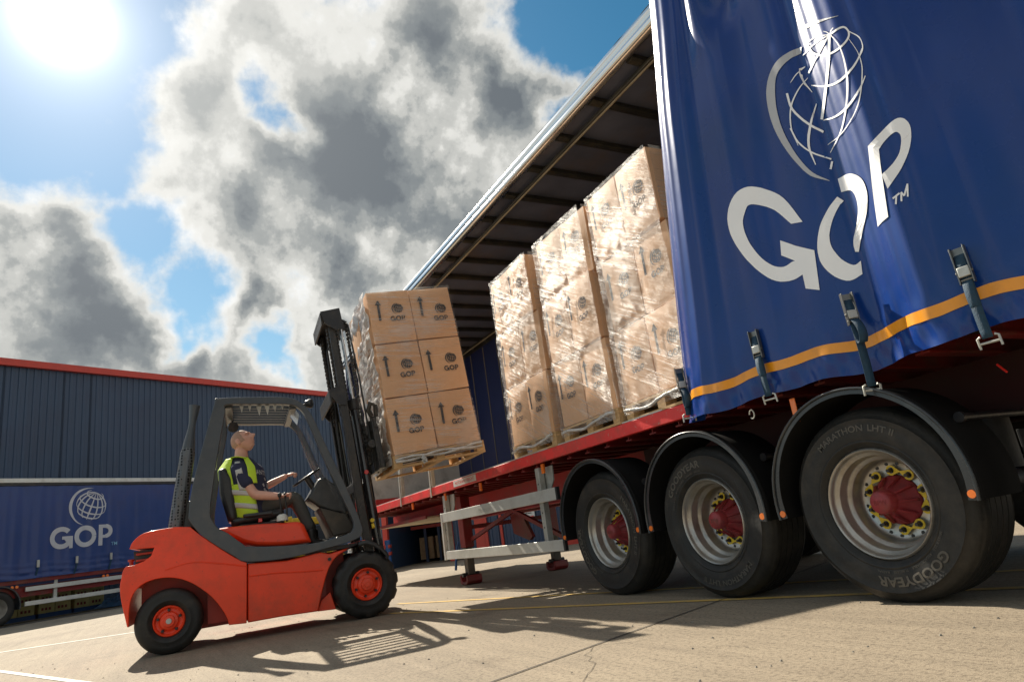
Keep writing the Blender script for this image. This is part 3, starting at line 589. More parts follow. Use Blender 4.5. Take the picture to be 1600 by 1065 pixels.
# flag piece
for k,(a,b,c) in enumerate(((6.60,2.95,35),(6.55,2.70,5),(6.6,2.5,-30))):
    for w,m_ in ((.13,m_logof),(.07,m_rref)):
        mb=MB(); quads(mb,strip2([(a,b),(a+.75*math.cos(R_(c)),b+.75*math.sin(R_(c)))],w,0),fprint(0,0,1,.014 if w>.1 else .018)); mb.build('flag_stripe',m_,cu)
mb=MB(); mb.box((fs0-.1,-.06,4.28),(fs1+.05,.04,4.42),tf=RF); mb.build('roof_rail',m_alu,FT,bevel=.01)
mb=MB(); mb.box((fs0-.1,-.05,4.19),(fs1+.05,.05,4.275),tf=RF); mb.build('rail_shadow_gap',m_blk,FT)
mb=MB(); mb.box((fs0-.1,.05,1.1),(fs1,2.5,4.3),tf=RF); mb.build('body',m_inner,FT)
mb=MB(); mb.box((fs0,.12,.78),(fs1,.2,1.24),tf=RF); mb.build('chassis_beam',m_chas,FT)
mb=MB(); mb.box((fs0,-.01,1.18),(fs1,.12,1.30),tf=RF); mb.build('side_rail',m_chas,FT)
for z in (.93,.50):
    mb=MB(); mb.box((.80,-.03,z),(6.2,.03,z+.13),tf=RF); mb.build('guard_rail',m_alu,FT,bevel=.008)
for s in (1.65,3.9,6.0):
    mb=MB(); mb.box((s,.04,.5),(s+.1,.1,1.2),tf=RF); mb.build('guard_post',m_galv,FT)
for s in (0.42,3.18): 
    for d in (0,.13):
        mb=MB(); mb.cyl(RF(s+d,-.0,1.10),RF(s+d,-.03,1.10),.045,n=12); mb.build('marker_lamp',m_or,FT)
for s in (1.05,2.22,3.35,4.55,5.8,7.0,8.2,9.4,-.1):
    mb=MB(); mb.box((s,-.10,1.62),(s+.07,-.06,1.84),tf=RF); b=mb.build('buckle',m_galv,FT)
    mb=MB(); mb.bar(RF(s+.035,-.10,1.62),RF(s-.03,-.06,1.28),.05,.01,up=tuple(RF(0,-1,0)-RF(0,0,0))); mb.build('strap',m_strap,b)
for s in (0.05,-1.26):
    c=RF(s,-.0,.52); ax=RF(0,-1,0)-RF(0,0,0)
    mb=MB(); mb.lathe([(.30,-.02),(.36,.0),(.46,0),(.52,-.05),(.53,-.1),(.53,-.3),(.3,-.36)],c,ax,40); t=mb.build('wheel',m_rub,FT,smooth=True)
    mb=MB(); mb.lathe([(.30,-.02),(.285,-.04),(.27,-.12),(.2,-.2),(.1,-.18),(.08,-.08),(0.001,-.08)],c,ax,32); mb.build('rim',m_steel,t,smooth=True)
    mb=MB(); vs=[]
    for i in range(21):
        a=R_(-10+200*i/20); vs+=[RF(s+.60*math.cos(a),-.05,.55+.60*math.sin(a)),RF(s+.60*math.cos(a),.4,.55+.60*math.sin(a)),RF(s+.64*math.cos(a),.4,.55+.64*math.sin(a)),RF(s+.64*math.cos(a),-.05,.55+.64*math.sin(a))]
    mb.add(vs,[(4*i+j,4*i+4+j,4*i+4+(j+1)%4,4*i+(j+1)%4) for i in range(20) for j in range(4)]); mb.build('mudguard',m_guard,FT,smooth=True)
# kerb strip at the foot of the parked trailer and stacked goods behind it
sheet('tarmac_strip',[tuple(RF(-14,-.1,0))[:2],tuple(RF(9,-.1,0))[:2],tuple(RF(9,-.9,0))[:2],tuple(RF(-14,-.9,0))[:2]],.004,m_seal)
for i,s in enumerate((0.3,1.5,2.7,3.9)):
    t=thing('carton_pallet',['first','second','third','fourth'][i]+' pallet of yellow printed cartons from the left, seen under the parked trailer','pallet load',tuple(RF(s+.5,3.2,0)),group='yellow carton pallets behind the parked trailer')
    mb=MB(); mb.box((s,3.0,0),(s+1.1,4.0,.14),tf=RF); mb.build('pallet',m_bluep,t)
    for r in range(3):
        for c in range(2):
            mb=MB(); mb.box((s+.54*c,3.0,.15+r*.36),(s+.52+.54*c,4.0,.49+r*.36),tf=RF); q=mb.build('carton',m_ybox,t)
            mb=MB()
            for d in (0.08,.2,.32): mb.box((s+.54*c+d,2.992,.24+r*.36),(s+.54*c+d+.07,2.998,.33+r*.36),tf=RF)
            mb.build('carton_lettering',m_chas,q)
t=thing('blue_sheeting','crumpled blue plastic sheeting heaped under the parked trailer','sheeting',tuple(RF(5.5,2.2,0)))
random.seed(5); mb=MB(); mb.grid(26,12,lambda u,v:RF(4.4+1.9*u,1.9+.9*v,max(.01,.34*math.sin(math.pi*u)**.6*math.sin(math.pi*v)**.5*(1+.5*math.sin(u*23+v*9)*math.cos(v*13))))); mb.build('sheet',mat('blue sheeting',(.10,.22,.42),.25,bump=.6,bscale=12),t,smooth=True)
# ================================================================ NEAR TRAILER
TR=thing('curtain_side_trailer','open curtain side trailer with red deck and blue globe logo curtain, loaded with wrapped boxes','trailer',(7,-4.85,0))
YN=-3.6
X0,X1=0.15,13.85
m_dkc=mat('shaded rear chassis red',(.045,.006,.006),.75,dirt=(.03,.02,.015),dscale=3)  # near-black copy of the chassis red, shade under the curtain in its colour
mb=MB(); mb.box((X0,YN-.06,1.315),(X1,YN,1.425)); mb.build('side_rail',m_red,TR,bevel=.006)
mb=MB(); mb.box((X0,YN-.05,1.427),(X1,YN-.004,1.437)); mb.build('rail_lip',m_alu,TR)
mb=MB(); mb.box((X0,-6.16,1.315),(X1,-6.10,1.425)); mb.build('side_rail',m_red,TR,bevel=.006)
# planked deck
w=(6.09-3.67)/12
for i in range(12):
    mb=MB(); mb.box((X0,-6.09+i*w,1.392),(X1,-6.09+(i+1)*w-.006,1.424)); mb.build('deck_plank',m_deckw,TR)
mb=MB(); mb.box((0,-6.08,1.27),(.06,YN-.065,1.388)); cm=mb
x=.3; first=None
me=None
while x<13.8:
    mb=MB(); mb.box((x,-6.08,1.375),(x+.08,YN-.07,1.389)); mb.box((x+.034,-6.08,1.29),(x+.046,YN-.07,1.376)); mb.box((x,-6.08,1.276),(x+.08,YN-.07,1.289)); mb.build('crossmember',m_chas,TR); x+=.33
for y in (-4.45,-5.35):
    zl=.93; mb=MB(); mb.box((X0,y-.006,zl),(5.4,y+.006,1.27)); mb.box((X0,y-.07,zl-.016),(5.4,y+.07,zl)); mb.build('rear_chassis_beam',m_dkc,TR)
    mb=MB()
    mb.prism([(5.4,zl),(9.9,zl),(10.9,1.13),(X1,1.13),(X1,1.27),(5.4,1.27)],lambda a,w,b,y=y:Vector((a,y+w,b)),-.006,.006)
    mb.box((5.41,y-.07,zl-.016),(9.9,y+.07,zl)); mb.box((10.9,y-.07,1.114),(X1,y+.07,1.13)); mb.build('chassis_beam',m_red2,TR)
mb=MB(); mb.box((10.6,-5.9,1.05),(13.7,-3.95,1.075)); mb.build('neck_plate',m_neck,TR)
mb=MB(); mb.box((10.55,-3.96,1.04),(13.72,-3.93,1.09)); mb.build('neck_edge',m_chas,TR)
for x in (1.2,6.0,7.5,10.0):
    mb=MB(); mb.box((x,-5.34,1.0),(x+.1,-4.46,1.2)); mb.build('cross_brace',m_chas,TR)
# suspension, axles
for x in (2.44,3.75,5.06):
    mb=MB(); mb.cyl((x,-3.9,.53),(x,-5.85,.53),.075,n=16); mb.build('axle',m_blk,TR,smooth=True)
    mb=MB(); mb.bar((x+.5,-4.45,.78),(x-.1,-4.45,.62),.1,.06); mb.bar((x+.5,-5.35,.78),(x-.1,-5.35,.62),.1,.06); mb.box((x+.42,-4.55,.7),(x+.58,-4.35,.93)); mb.build('suspension_arm',m_blk,TR)
    mb=MB(); mb.cyl((x-.25,-4.45,.62),(x-.25,-4.45,.93),.13,.13,16); mb.build('air_bag',m_rub,TR,smooth=True)
# wheels
def wheel(cx,yo,sg,root,rotdeg,main):
    c=(cx,yo,.535); ax=(0,sg,0)
    TP=[(.305,-.030),(.315,-.012),(.335,.002),(.375,.012),(.42,.016),(.465,.010),(.498,-.008),(.517,-.022),(.529,-.040),(.535,-.058)]
    g=[]
    hw=.385
    for k in range(5):
        a=-.06-k*.0535; g+=[(.537,a),(.537,a-.044),(.525,a-.046),(.525,a-.0515)]
    prof=TP+g+[(.537,-.33),(.535,-hw+.055),(.517,-hw+.02),(.46,-hw-.01),(.38,-hw-.01),(.31,-hw+.03)]
    # raised rings moulded in the sidewall
    pr=[]
    for r,h in prof:
        pr.append((r,h))
        if abs(r-.465)<1e-6: pr+=[(.470,.0125),(.476,.0125),(.480,.004)]
        if abs(r-.335)<1e-6: pr+=[(.342,.011),(.350,.011),(.354,.007)]
    mb=MB(); mb.lathe(pr,c,ax,72); wh=mb.build('wheel',m_rub,root,smooth=True)
    mb=MB(); mb.lathe([(.312,-.034),(.306,-.012),(.299,-.006),(.292,-.012),(.289,-.030),(.283,-.052),(.266,-.060),(.262,-.070),(.262,-.118),(.255,-.130),(.238,-.140),(.234,-.15),(.233,-.205),(.220,-.222),(.206,-.228),(.155,-.230),(.142,-.225),(.139,-.24)],c,ax,72); mb.build('rim',m_steel,wh,smooth=True)
    if not main: return wh
    S=lambda r,th,h:Vector((cx-r*math.sin(R_(th))*1,yo+sg*h,.535+r*math.cos(R_(th))))
    # vent holes
    mb=MB()
    for k in range(20):
        a=18*k+9+rotdeg; mb.cyl(S(.207,a,-.228),S(.207,a,-.2245),.0105,n=10)
    mb.build('vent_holes',m_blk,wh)
    # hub with ribs
    mb=MB(); mb.lathe([(.140,-.24),(.139,-.212),(.133,-.203),(.122,-.197),(.090,-.150),(.068,-.120),(.064,-.110)],c,ax,40)
    mb.lathe([(.064,-.112),(.065,-.050),(.060,-.042),(.056,-.038),(.052,-.035),(.0001,-.032)],c,ax,24); hb=mb.build('hub',m_hub,wh,smooth=True)
    mb=MB()
    for k in range(10):
        a=36*k+18+rotdeg; vs=[]
        mb.add([S(.135,a-4,-.205),S(.135,a+4,-.205),S(.08,a+4,-.112),S(.08,a-4,-.112),S(.135,a-2.5,-.178),S(.135,a+2.5,-.178),S(.082,a+3,-.092),S(.082,a-3,-.092)],[(4,5,6,7),(0,1,5,4),(1,2,6,5),(2,3,7,6),(3,0,4,7)])
    mb.build('hub_ribs',m_hub,hb)
    mb=MB(); text(mb,'BPW',lambda a,b:Vector((cx+.032-a,yo+sg*-.0315,.535-.012+b)),.026,.01); mb.build('hub_lettering',m_chas,wh)
    nut=None;pr_=None
    for k in range(10):
        a=36*k+rotdeg; mb=MB(); mb.cyl(S(.1675,a,-.226),S(.1675,a,-.205),.0175,.016,n=6); mb.cyl(S(.1675,a,-.205),S(.1675,a,-.172),.0115,.010,n=10); mb.build('wheel_nut',m_blk,wh)
    for k in range(5):
        for s_ in (-1,1):
            a=36*(2*k)+rotdeg+18*(1+s_)  # nut positions
            b=36*(2*k)+18+rotdeg
            C0=S(.1675,a,-.211); mb=MB(); 
            ringO=[];ringI=[]
            u=(S(.1675,a+1,-.211)-C0).normalized(); v=(S(.18,a,-.211)-C0).normalized(); n_=Vector((0,sg,0))
            vs=[]
            for i in range(18):
                t=2*math.pi*i/18; d=u*math.cos(t)+v*math.sin(t); vs+=[C0+d*.0295,C0+d*.018,C0+d*.0295+n_*.006,C0+d*.018+n_*.006]
            mb.add(vs,[(4*i+p_,4*((i+1)%18)+p_,4*((i+1)%18)+q_,4*i+q_) for i in range(18) for p_,q_ in ((0,1),(2,3),(0,2),(1,3))])
            M_=S(.166,b,-.209); d=(M_-C0).normalized(); w_=d.cross(n_)
            mb.add([C0+d*.02+w_*.021,C0+d*.02-w_*.021,M_-w_*.003,M_+w_*.003,C0+d*.02+w_*.021+n_*.006,C0+d*.02-w_*.021+n_*.006,M_-w_*.003+n_*.006,M_+w_*.003+n_*.006],[(0,1,2,3),(4,5,6,7),(0,1,5,4),(1,2,6,5),(2,3,7,6),(3,0,4,7)])
            mb.build('nut_indicator',m_yel,wh)
    return wh
def arctext(mb,txt,cx,yo,a0,r,h,gap=1.0,bold=.02):
    # wraps lettering round the sidewall, tops outwards, clockwise from a0 degrees
    vs,fs,w=text_polys(txt,bold); k=h/.7
    out=[]
    for v in vs:
        rr=r+v.y*k; th=a0+math.degrees(v.x*k*gap/r); hh=.0165 if .40<rr<.44 else (.0155 if rr<.47 else .012)
        out.append(Vector((cx-rr*math.sin(R_(th)),yo+hh+.0015,.535+rr*math.cos(R_(th)))))
    mb.add(out,fs)
YW=-3.575
for cx,rt,ta in ((2.44,4,205),(3.75,21,15),(5.06,13,290)):
    wh=wheel(cx,YW,1,TR,rt,True)
    mb=MB()
    a=ta-60
    arctext(mb,'GOODYEAR',cx,YW,ta-75,.395,.048,1.15,.03); mb.build('sidewall_lettering',m_rubt,wh,fix=False)
    mb=MB(); arctext(mb,'MARATHON',cx,YW,ta+118,.408,.036,1.12,.02); mb.build('sidewall_lettering',m_rubt,wh,fix=False)
    mb=MB(); arctext(mb,'LHT II',cx,YW,ta+167,.408,.036,1.12,.02); mb.build('sidewall_lettering',m_rubt,wh,fix=False)
    mb=MB(); arctext(mb,'385/65 R 22.5    REGROOVABLE    TUBELESS    RADIAL',cx,YW,ta-88,.360,.013,1.1,.0); mb.build('sidewall_small_print',m_rubt,wh,fix=False)
for cx in (2.44,3.75,5.06): wheel(cx,-6.13,-1,TR,0,False)
# mudguards
for cx in (2.44,3.75,5.06):
    prof=[(.0,-.0),(.0,.012),(-.012,.03),(-.03,.034),(-.046,.026),(-.052,.012),(-.20,.016),(-.42,.016),(-.44,.0),(-.42,.006),(-.05,.002),(-.012,-.006)]
    n=40; vs=[]
    for i in range(n+1):
        t=i/n; a=R_(-8+196*t); 
        R=.592; X=cx+R*math.cos(a); Z=.585+R*math.sin(a); nx,nz=math.cos(a),math.sin(a)
        for (y,r) in prof: vs.append((X+nx*(r-.015),-3.49+y,Z+nz*(r-.015)))
    m_=len(prof); mb=MB(); mb.add(vs,[(i*m_+j,i*m_+(j+1)%m_,(i+1)*m_+(j+1)%m_,(i+1)*m_+j) for i in range(n) for j in range(m_)])
    mg=mb.build('mudguard',m_gback,TR,smooth=True)
    rl=MB(); rl.tube([(cx+.602*math.cos(R_(-8+196*i/40)),-3.480,.585+.602*math.sin(R_(-8+196*i/40))) for i in range(41)],.009,8); rl.build('rolled_edge',m_guard,mg,smooth=True)
    # front face flange widening to the ends
    vs=[]
    for i in range(n+1):
        t=i/n; a=R_(-8+196*t); wd=.030+.020*abs(2*t-1)**3
        for r in (.600,.600-wd): vs.append((cx+r*math.cos(a),-3.487,.585+r*math.sin(a)))
    mb=MB(); mb.add(vs,[(2*i,2*i+2,2*i+3,2*i+1) for i in range(n)]); f=mb.build('flange',m_guard,mg,solid=.004)
    for a in (-5,185):
        mb=MB(); r=.573; P=Vector((cx+r*math.cos(R_(a)),-3.486,.585+r*math.sin(R_(a)))); mb.cyl(P,P+Vector((0,.008,0)),.020,n=20); mb.build('reflector',m_or,mg,smooth=True)
    for a in (32,148):
        P=Vector((cx+.62*math.cos(R_(a)),-3.70,.585+.62*math.sin(R_(a)))); mb=MB(); mb.cyl(P,P+Vector((0,-.75,.0)),.020,n=12); mb.cyl(P+Vector((0,.03,0)),P,.028,n=14); mb.build('stay_tube',m_galv if a==32 else m_blk,mg,smooth=True)
# mudflap
mb=MB(); mb.box((1.62,-4.05,.16),(1.635,-3.57,.80)); mf=mb.build('mudflap',mat('rubber flap',(.012,.012,.012),.85,spec=.2),TR,bevel=.004)
mb=MB(); mb.add([(1.618,-3.585-a,.16+b) for a,b in ()],[]) if 0 else None
vsq=strip2([(0.06,.16),(.22,.16),(.24,.18),(.24,.27),(.22,.29),(.06,.29),(.04,.27),(.04,.18),(.06,.16)],.008,0)
mb=MB(); quads(mb,vsq,lambda a,b:Vector((1.617,-3.60-a,b))); text(mb,'M',lambda a,b:Vector((1.617,-3.66-a,.185+b)),.08,.02); mb.build('flap_logo',m_logog,mf)
# cables and valve pipes behind the rear guard
mb=MB(); mb.cyl((1.45,-3.75,1.0),(1.1,-4.4,1.05),.03,n=12); mb.cyl((1.1,-4.4,1.05),(.95,-4.4,1.22),.03,n=12); mb.build('air_pipe',m_galv,TR,smooth=True)
for pts in ([(1.72,-3.8,1.14),(1.68,-3.78,1.09)],[(1.58,-3.8,1.12),(1.57,-3.82,1.08),(1.45,-3.85,1.08)],[(1.50,-3.75,.98),(1.40,-3.72,.92),(1.30,-3.72,.84)]):
    mb=MB(); mb.tube(pts,.006,6); mb.build('red_cable',m_rref,TR)
mb=MB(); mb.box((.2,-5.9,.45),(.3,-3.8,.57)); mb.build('sky_block_bar',m_chas,TR,bevel=.01)  # underrun bar, posts and rear panel added out of view to block sky light
for y in (-4.5,-5.3):
    mb=MB(); mb.box((.2,y-.04,.5),(.28,y+.04,.92)); mb.build('sky_block_post',m_chas,TR)
mb=MB(); mb.box((.16,-6.05,1.0),(.2,-3.7,1.26)); mb.build('sky_block_panel',m_dkc,TR)
mb=MB(); mb.box((.6,-4.6,.75),(1.0,-4.1,1.2)); mb.build('sky_block_box',m_blk,TR,bevel=.02)  # unseen dark box, also added to block the sky behind the wheels
# side guard
for z0,z1 in ((.905,1.03),(.405,.515)):
    mb=MB(); mb.box((5.86,-3.62,z0),(9.0,-3.595,z1)); rr=mb.build('guard_rail',m_alu,TR,bevel=.004)
    mb=MB(); mb.box((5.82,-3.625,z0-.002),(5.858,-3.592,z1+.002)); mb.build('end_cap',m_plas,rr)
    if z0>.8:
        mb=MB(); text(mb,'Montracon',lambda a,b:Vector((7.75-a,-3.5935,.935+b)),.055,.0); mb.build('guard_lettering',m_galv,rr,fix=False)
mb=MB(); mb.box((9.0,-3.63,.40),(9.05,-3.59,1.032)); mb.build('guard_end',m_alu,TR,bevel=.005)
for x in (6.20,8.92):
    mb=MB(); mb.box((x,-3.70,.42),(x+.075,-3.63,1.27)); gp=mb.build('guard_post',m_galv,TR,bevel=.004)
    mb=MB(); mb.prism([(x-.16,1.27),(x+.06,1.27),(x+.06,.98),(x-.08,1.04),(x-.15,1.12)],lambda a,w,b:Vector((a,w,b)),-3.725,-3.712); mb.build('gusset',m_galv,gp)
    mb=MB()
    for k in range(5): mb.cyl((x+.037,-3.629,.5+k*.15),(x+.037,-3.6285,.5+k*.15),.010,n=8)
    mb.build('slots',m_blk,gp)
# landing legs
for x,y in ((9.42,-4.12),(9.15,-5.45)):
    mb=MB(); mb.box((x-.09,y-.075,.52),(x+.09,y+.075,1.27)); lg=mb.build('landing_leg',m_chas,TR,bevel=.01)
    mb=MB(); mb.box((x-.065,y-.055,.14),(x+.065,y+.055,.52)); mb.build('inner_leg',mat('dusty steel',(.07,.06,.045),.6,dirt=(.2,.16,.1),damt=.5,bump=.2),lg,bevel=.006)
    pf=[(-.13,.13),(-.14,.05),(-.11,.012),(-.05,.0),(.05,.0),(.11,.012),(.14,.05),(.13,.13),(.10,.135),(.09,.06),(.04,.04),(-.04,.04),(-.09,.06),(-.10,.135)]
    mb=MB(); mb.prism(pf,lambda a,w,b,x=x,y=y:Vector((x+a,y+w,b)),-.12,.12); ft=mb.build('foot',m_chas,lg,bevel=.008)
    mb=MB(); mb.cyl((x,y-.13,.14),(x,y+.13,.14),.03,n=12); mb.build('foot_pin',m_blk,lg,smooth=True)
mb=MB(); mb.tube([(9.5,-4.02,.62),(9.52,-3.98,.50),(9.58,-3.96,.22)],[.012,.018,.020],8); mb.build('crank_handle',mat('blue grip',(.02,.08,.25),.4),TR,smooth=True)
mb=MB(); mb.bar((9.4,-4.15,.60),(8.35,-4.4,.93),.05,.05); mb.bar((8.35,-4.4,.93),(7.1,-4.4,.50),.05,.05); mb.build('diagonal_brace',m_chas,TR)
mb=MB(); mb.bar((9.4,-4.15,.80),(9.15,-5.45,.80),.06,.06); mb.build('leg_crossbar',m_chas,TR)
mb=MB(); mb.prism([(9.05,.9),(8.7,.9),(8.45,.55),(8.55,.50),(9.0,.62)],lambda a,w,b:Vector((a,w,b)),-4.75,-4.70); mb.build('gusset_plate',m_chas,TR)
# deck side fittings
mb=MB(); mb.box((7.72,-3.599,1.335),(8.46,-3.597,1.415)); lb=mb.build('warning_label',m_white,TR)
mb=MB(); text(mb,'MOTORWAY FREIGHT',lambda a,b:Vector((8.40-a,-3.5955,1.355+b)),.043,.0); mb.build('label_lettering',m_rref,lb,fix=False)
for x in (8.9,7.7,6.1,10.3):
    mb=MB(); mb.box((x,-3.66,1.20),(x+.05,-3.64,1.30)); mb.build('marker_lamp',m_or,TR)
# pillars at the front end, headboard, far curtain
for x in (10.66,9.26):
    mb=MB(); mb.box((x,-3.66,1.44),(x+.10,-3.60,4.52)); pl=mb.build('side_pillar',m_galv,TR,bevel=.006)
    mb=MB(); mb.box((x+.03,-3.597,1.29),(x+.075,-3.585,1.78)); mb.build('pillar_foot',m_galv,pl,bevel=.004)
for x in (11.9,13.2,12.4):
    pass
mb=MB(); mb.box((13.80,-6.08,1.43),(13.86,-3.66,1.66)); mb.build('headboard_sill',m_red,TR)
mb=MB(); mb.box((13.795,-6.08,1.665),(13.86,-3.66,2.95)); mb.build('headboard_plate',m_grey,TR)
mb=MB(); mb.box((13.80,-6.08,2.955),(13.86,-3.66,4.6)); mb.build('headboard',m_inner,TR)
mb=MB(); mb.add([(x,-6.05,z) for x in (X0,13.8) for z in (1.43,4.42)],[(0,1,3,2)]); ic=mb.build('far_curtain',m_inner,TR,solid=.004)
x=.6
while x<13.7:
    mb=MB(); mb.box((x,-6.046,1.44),(x+.025,-6.040,4.40)); mb.build('curtain_seam',mat('seam webbing',(.17,.145,.10),.7),ic); x+=.625
# roof
mb=MB(); mb.box((X0,-6.08,4.555),(X1,-3.66,4.56)); mb.build('roof_sheet',m_roofp,TR)
x=.545
while x<13.8:
    mb=MB(); mb.prism([(-.035,4.55),(-.045,4.50),(-.02,4.485),(.02,4.485),(.045,4.50),(.035,4.55)],lambda a,w,b,x=x:Vector((x+a,w,b)),-6.05,-3.68); mb.build('roof_bow',m_bow,TR); x+=.62
for y in (-3.84,-5.9):
    mb=MB(); mb.box((X0,y-.03,4.445),(X1,y+.03,4.482)); mb.build('roof_track',m_bow,TR,bevel=.008)
    mb=MB(); mb.box((X0,y-.008,4.432),(X1,y+.008,4.444)); mb.build('track_lip',m_neck,TR)
rp=[(.0,4.50),(.018,4.515),(.024,4.54),(.020,4.57),(.008,4.585),(.012,4.60),(.020,4.62),(.018,4.66),(.0,4.69),(-.05,4.70),(-.06,4.50)]
mb=MB(); mb.prism(rp,lambda a,w,b:Vector((w,YN+a,b)),X0,X1); mb.build('roof_rail',m_rail,TR,smooth=True)
mb=MB(); mb.grid(220,2,lambda u,v:Vector((X0+(X1-X0)*u,YN-.0+.003*math.sin(u*200)-.004-.09*v,4.694+.022*v+.004*math.sin(u*230+v)))); mb.build('roof_canvas_edge',mat('weathered canvas',(.16,.14,.10),.85,bump=.4),TR)
mb=MB(); mb.box((X0,-6.16,4.42),(X1,-6.08,4.62)); mb.build('roof_rail',m_bow,TR)
# ---- the drawn back curtain
def cpt(t,z): # t 0 at crease side far right .. along X
    e=curtain_edge(z); X=.25+(e-.25)*t
    return X,curtain_y(X,z)
def hem(t): 
    X=.25+3.41*t; return 1.262+.012*math.sin(X*5.1)+.010*math.sin(X*13+1)
def csurf(u,v):
    z0=hem(u); z=z0+(4.62-z0)*v; X,y=cpt(u,z); 
    cr=_sm(.12,0,v)*.007*math.sin(X*23+z*20)+_sm(.1,.0,v)*.004*math.sin(X*57-z*31)
    return Vector((X,y+cr,z))
mb=MB(); mb.grid(300,110,csurf)
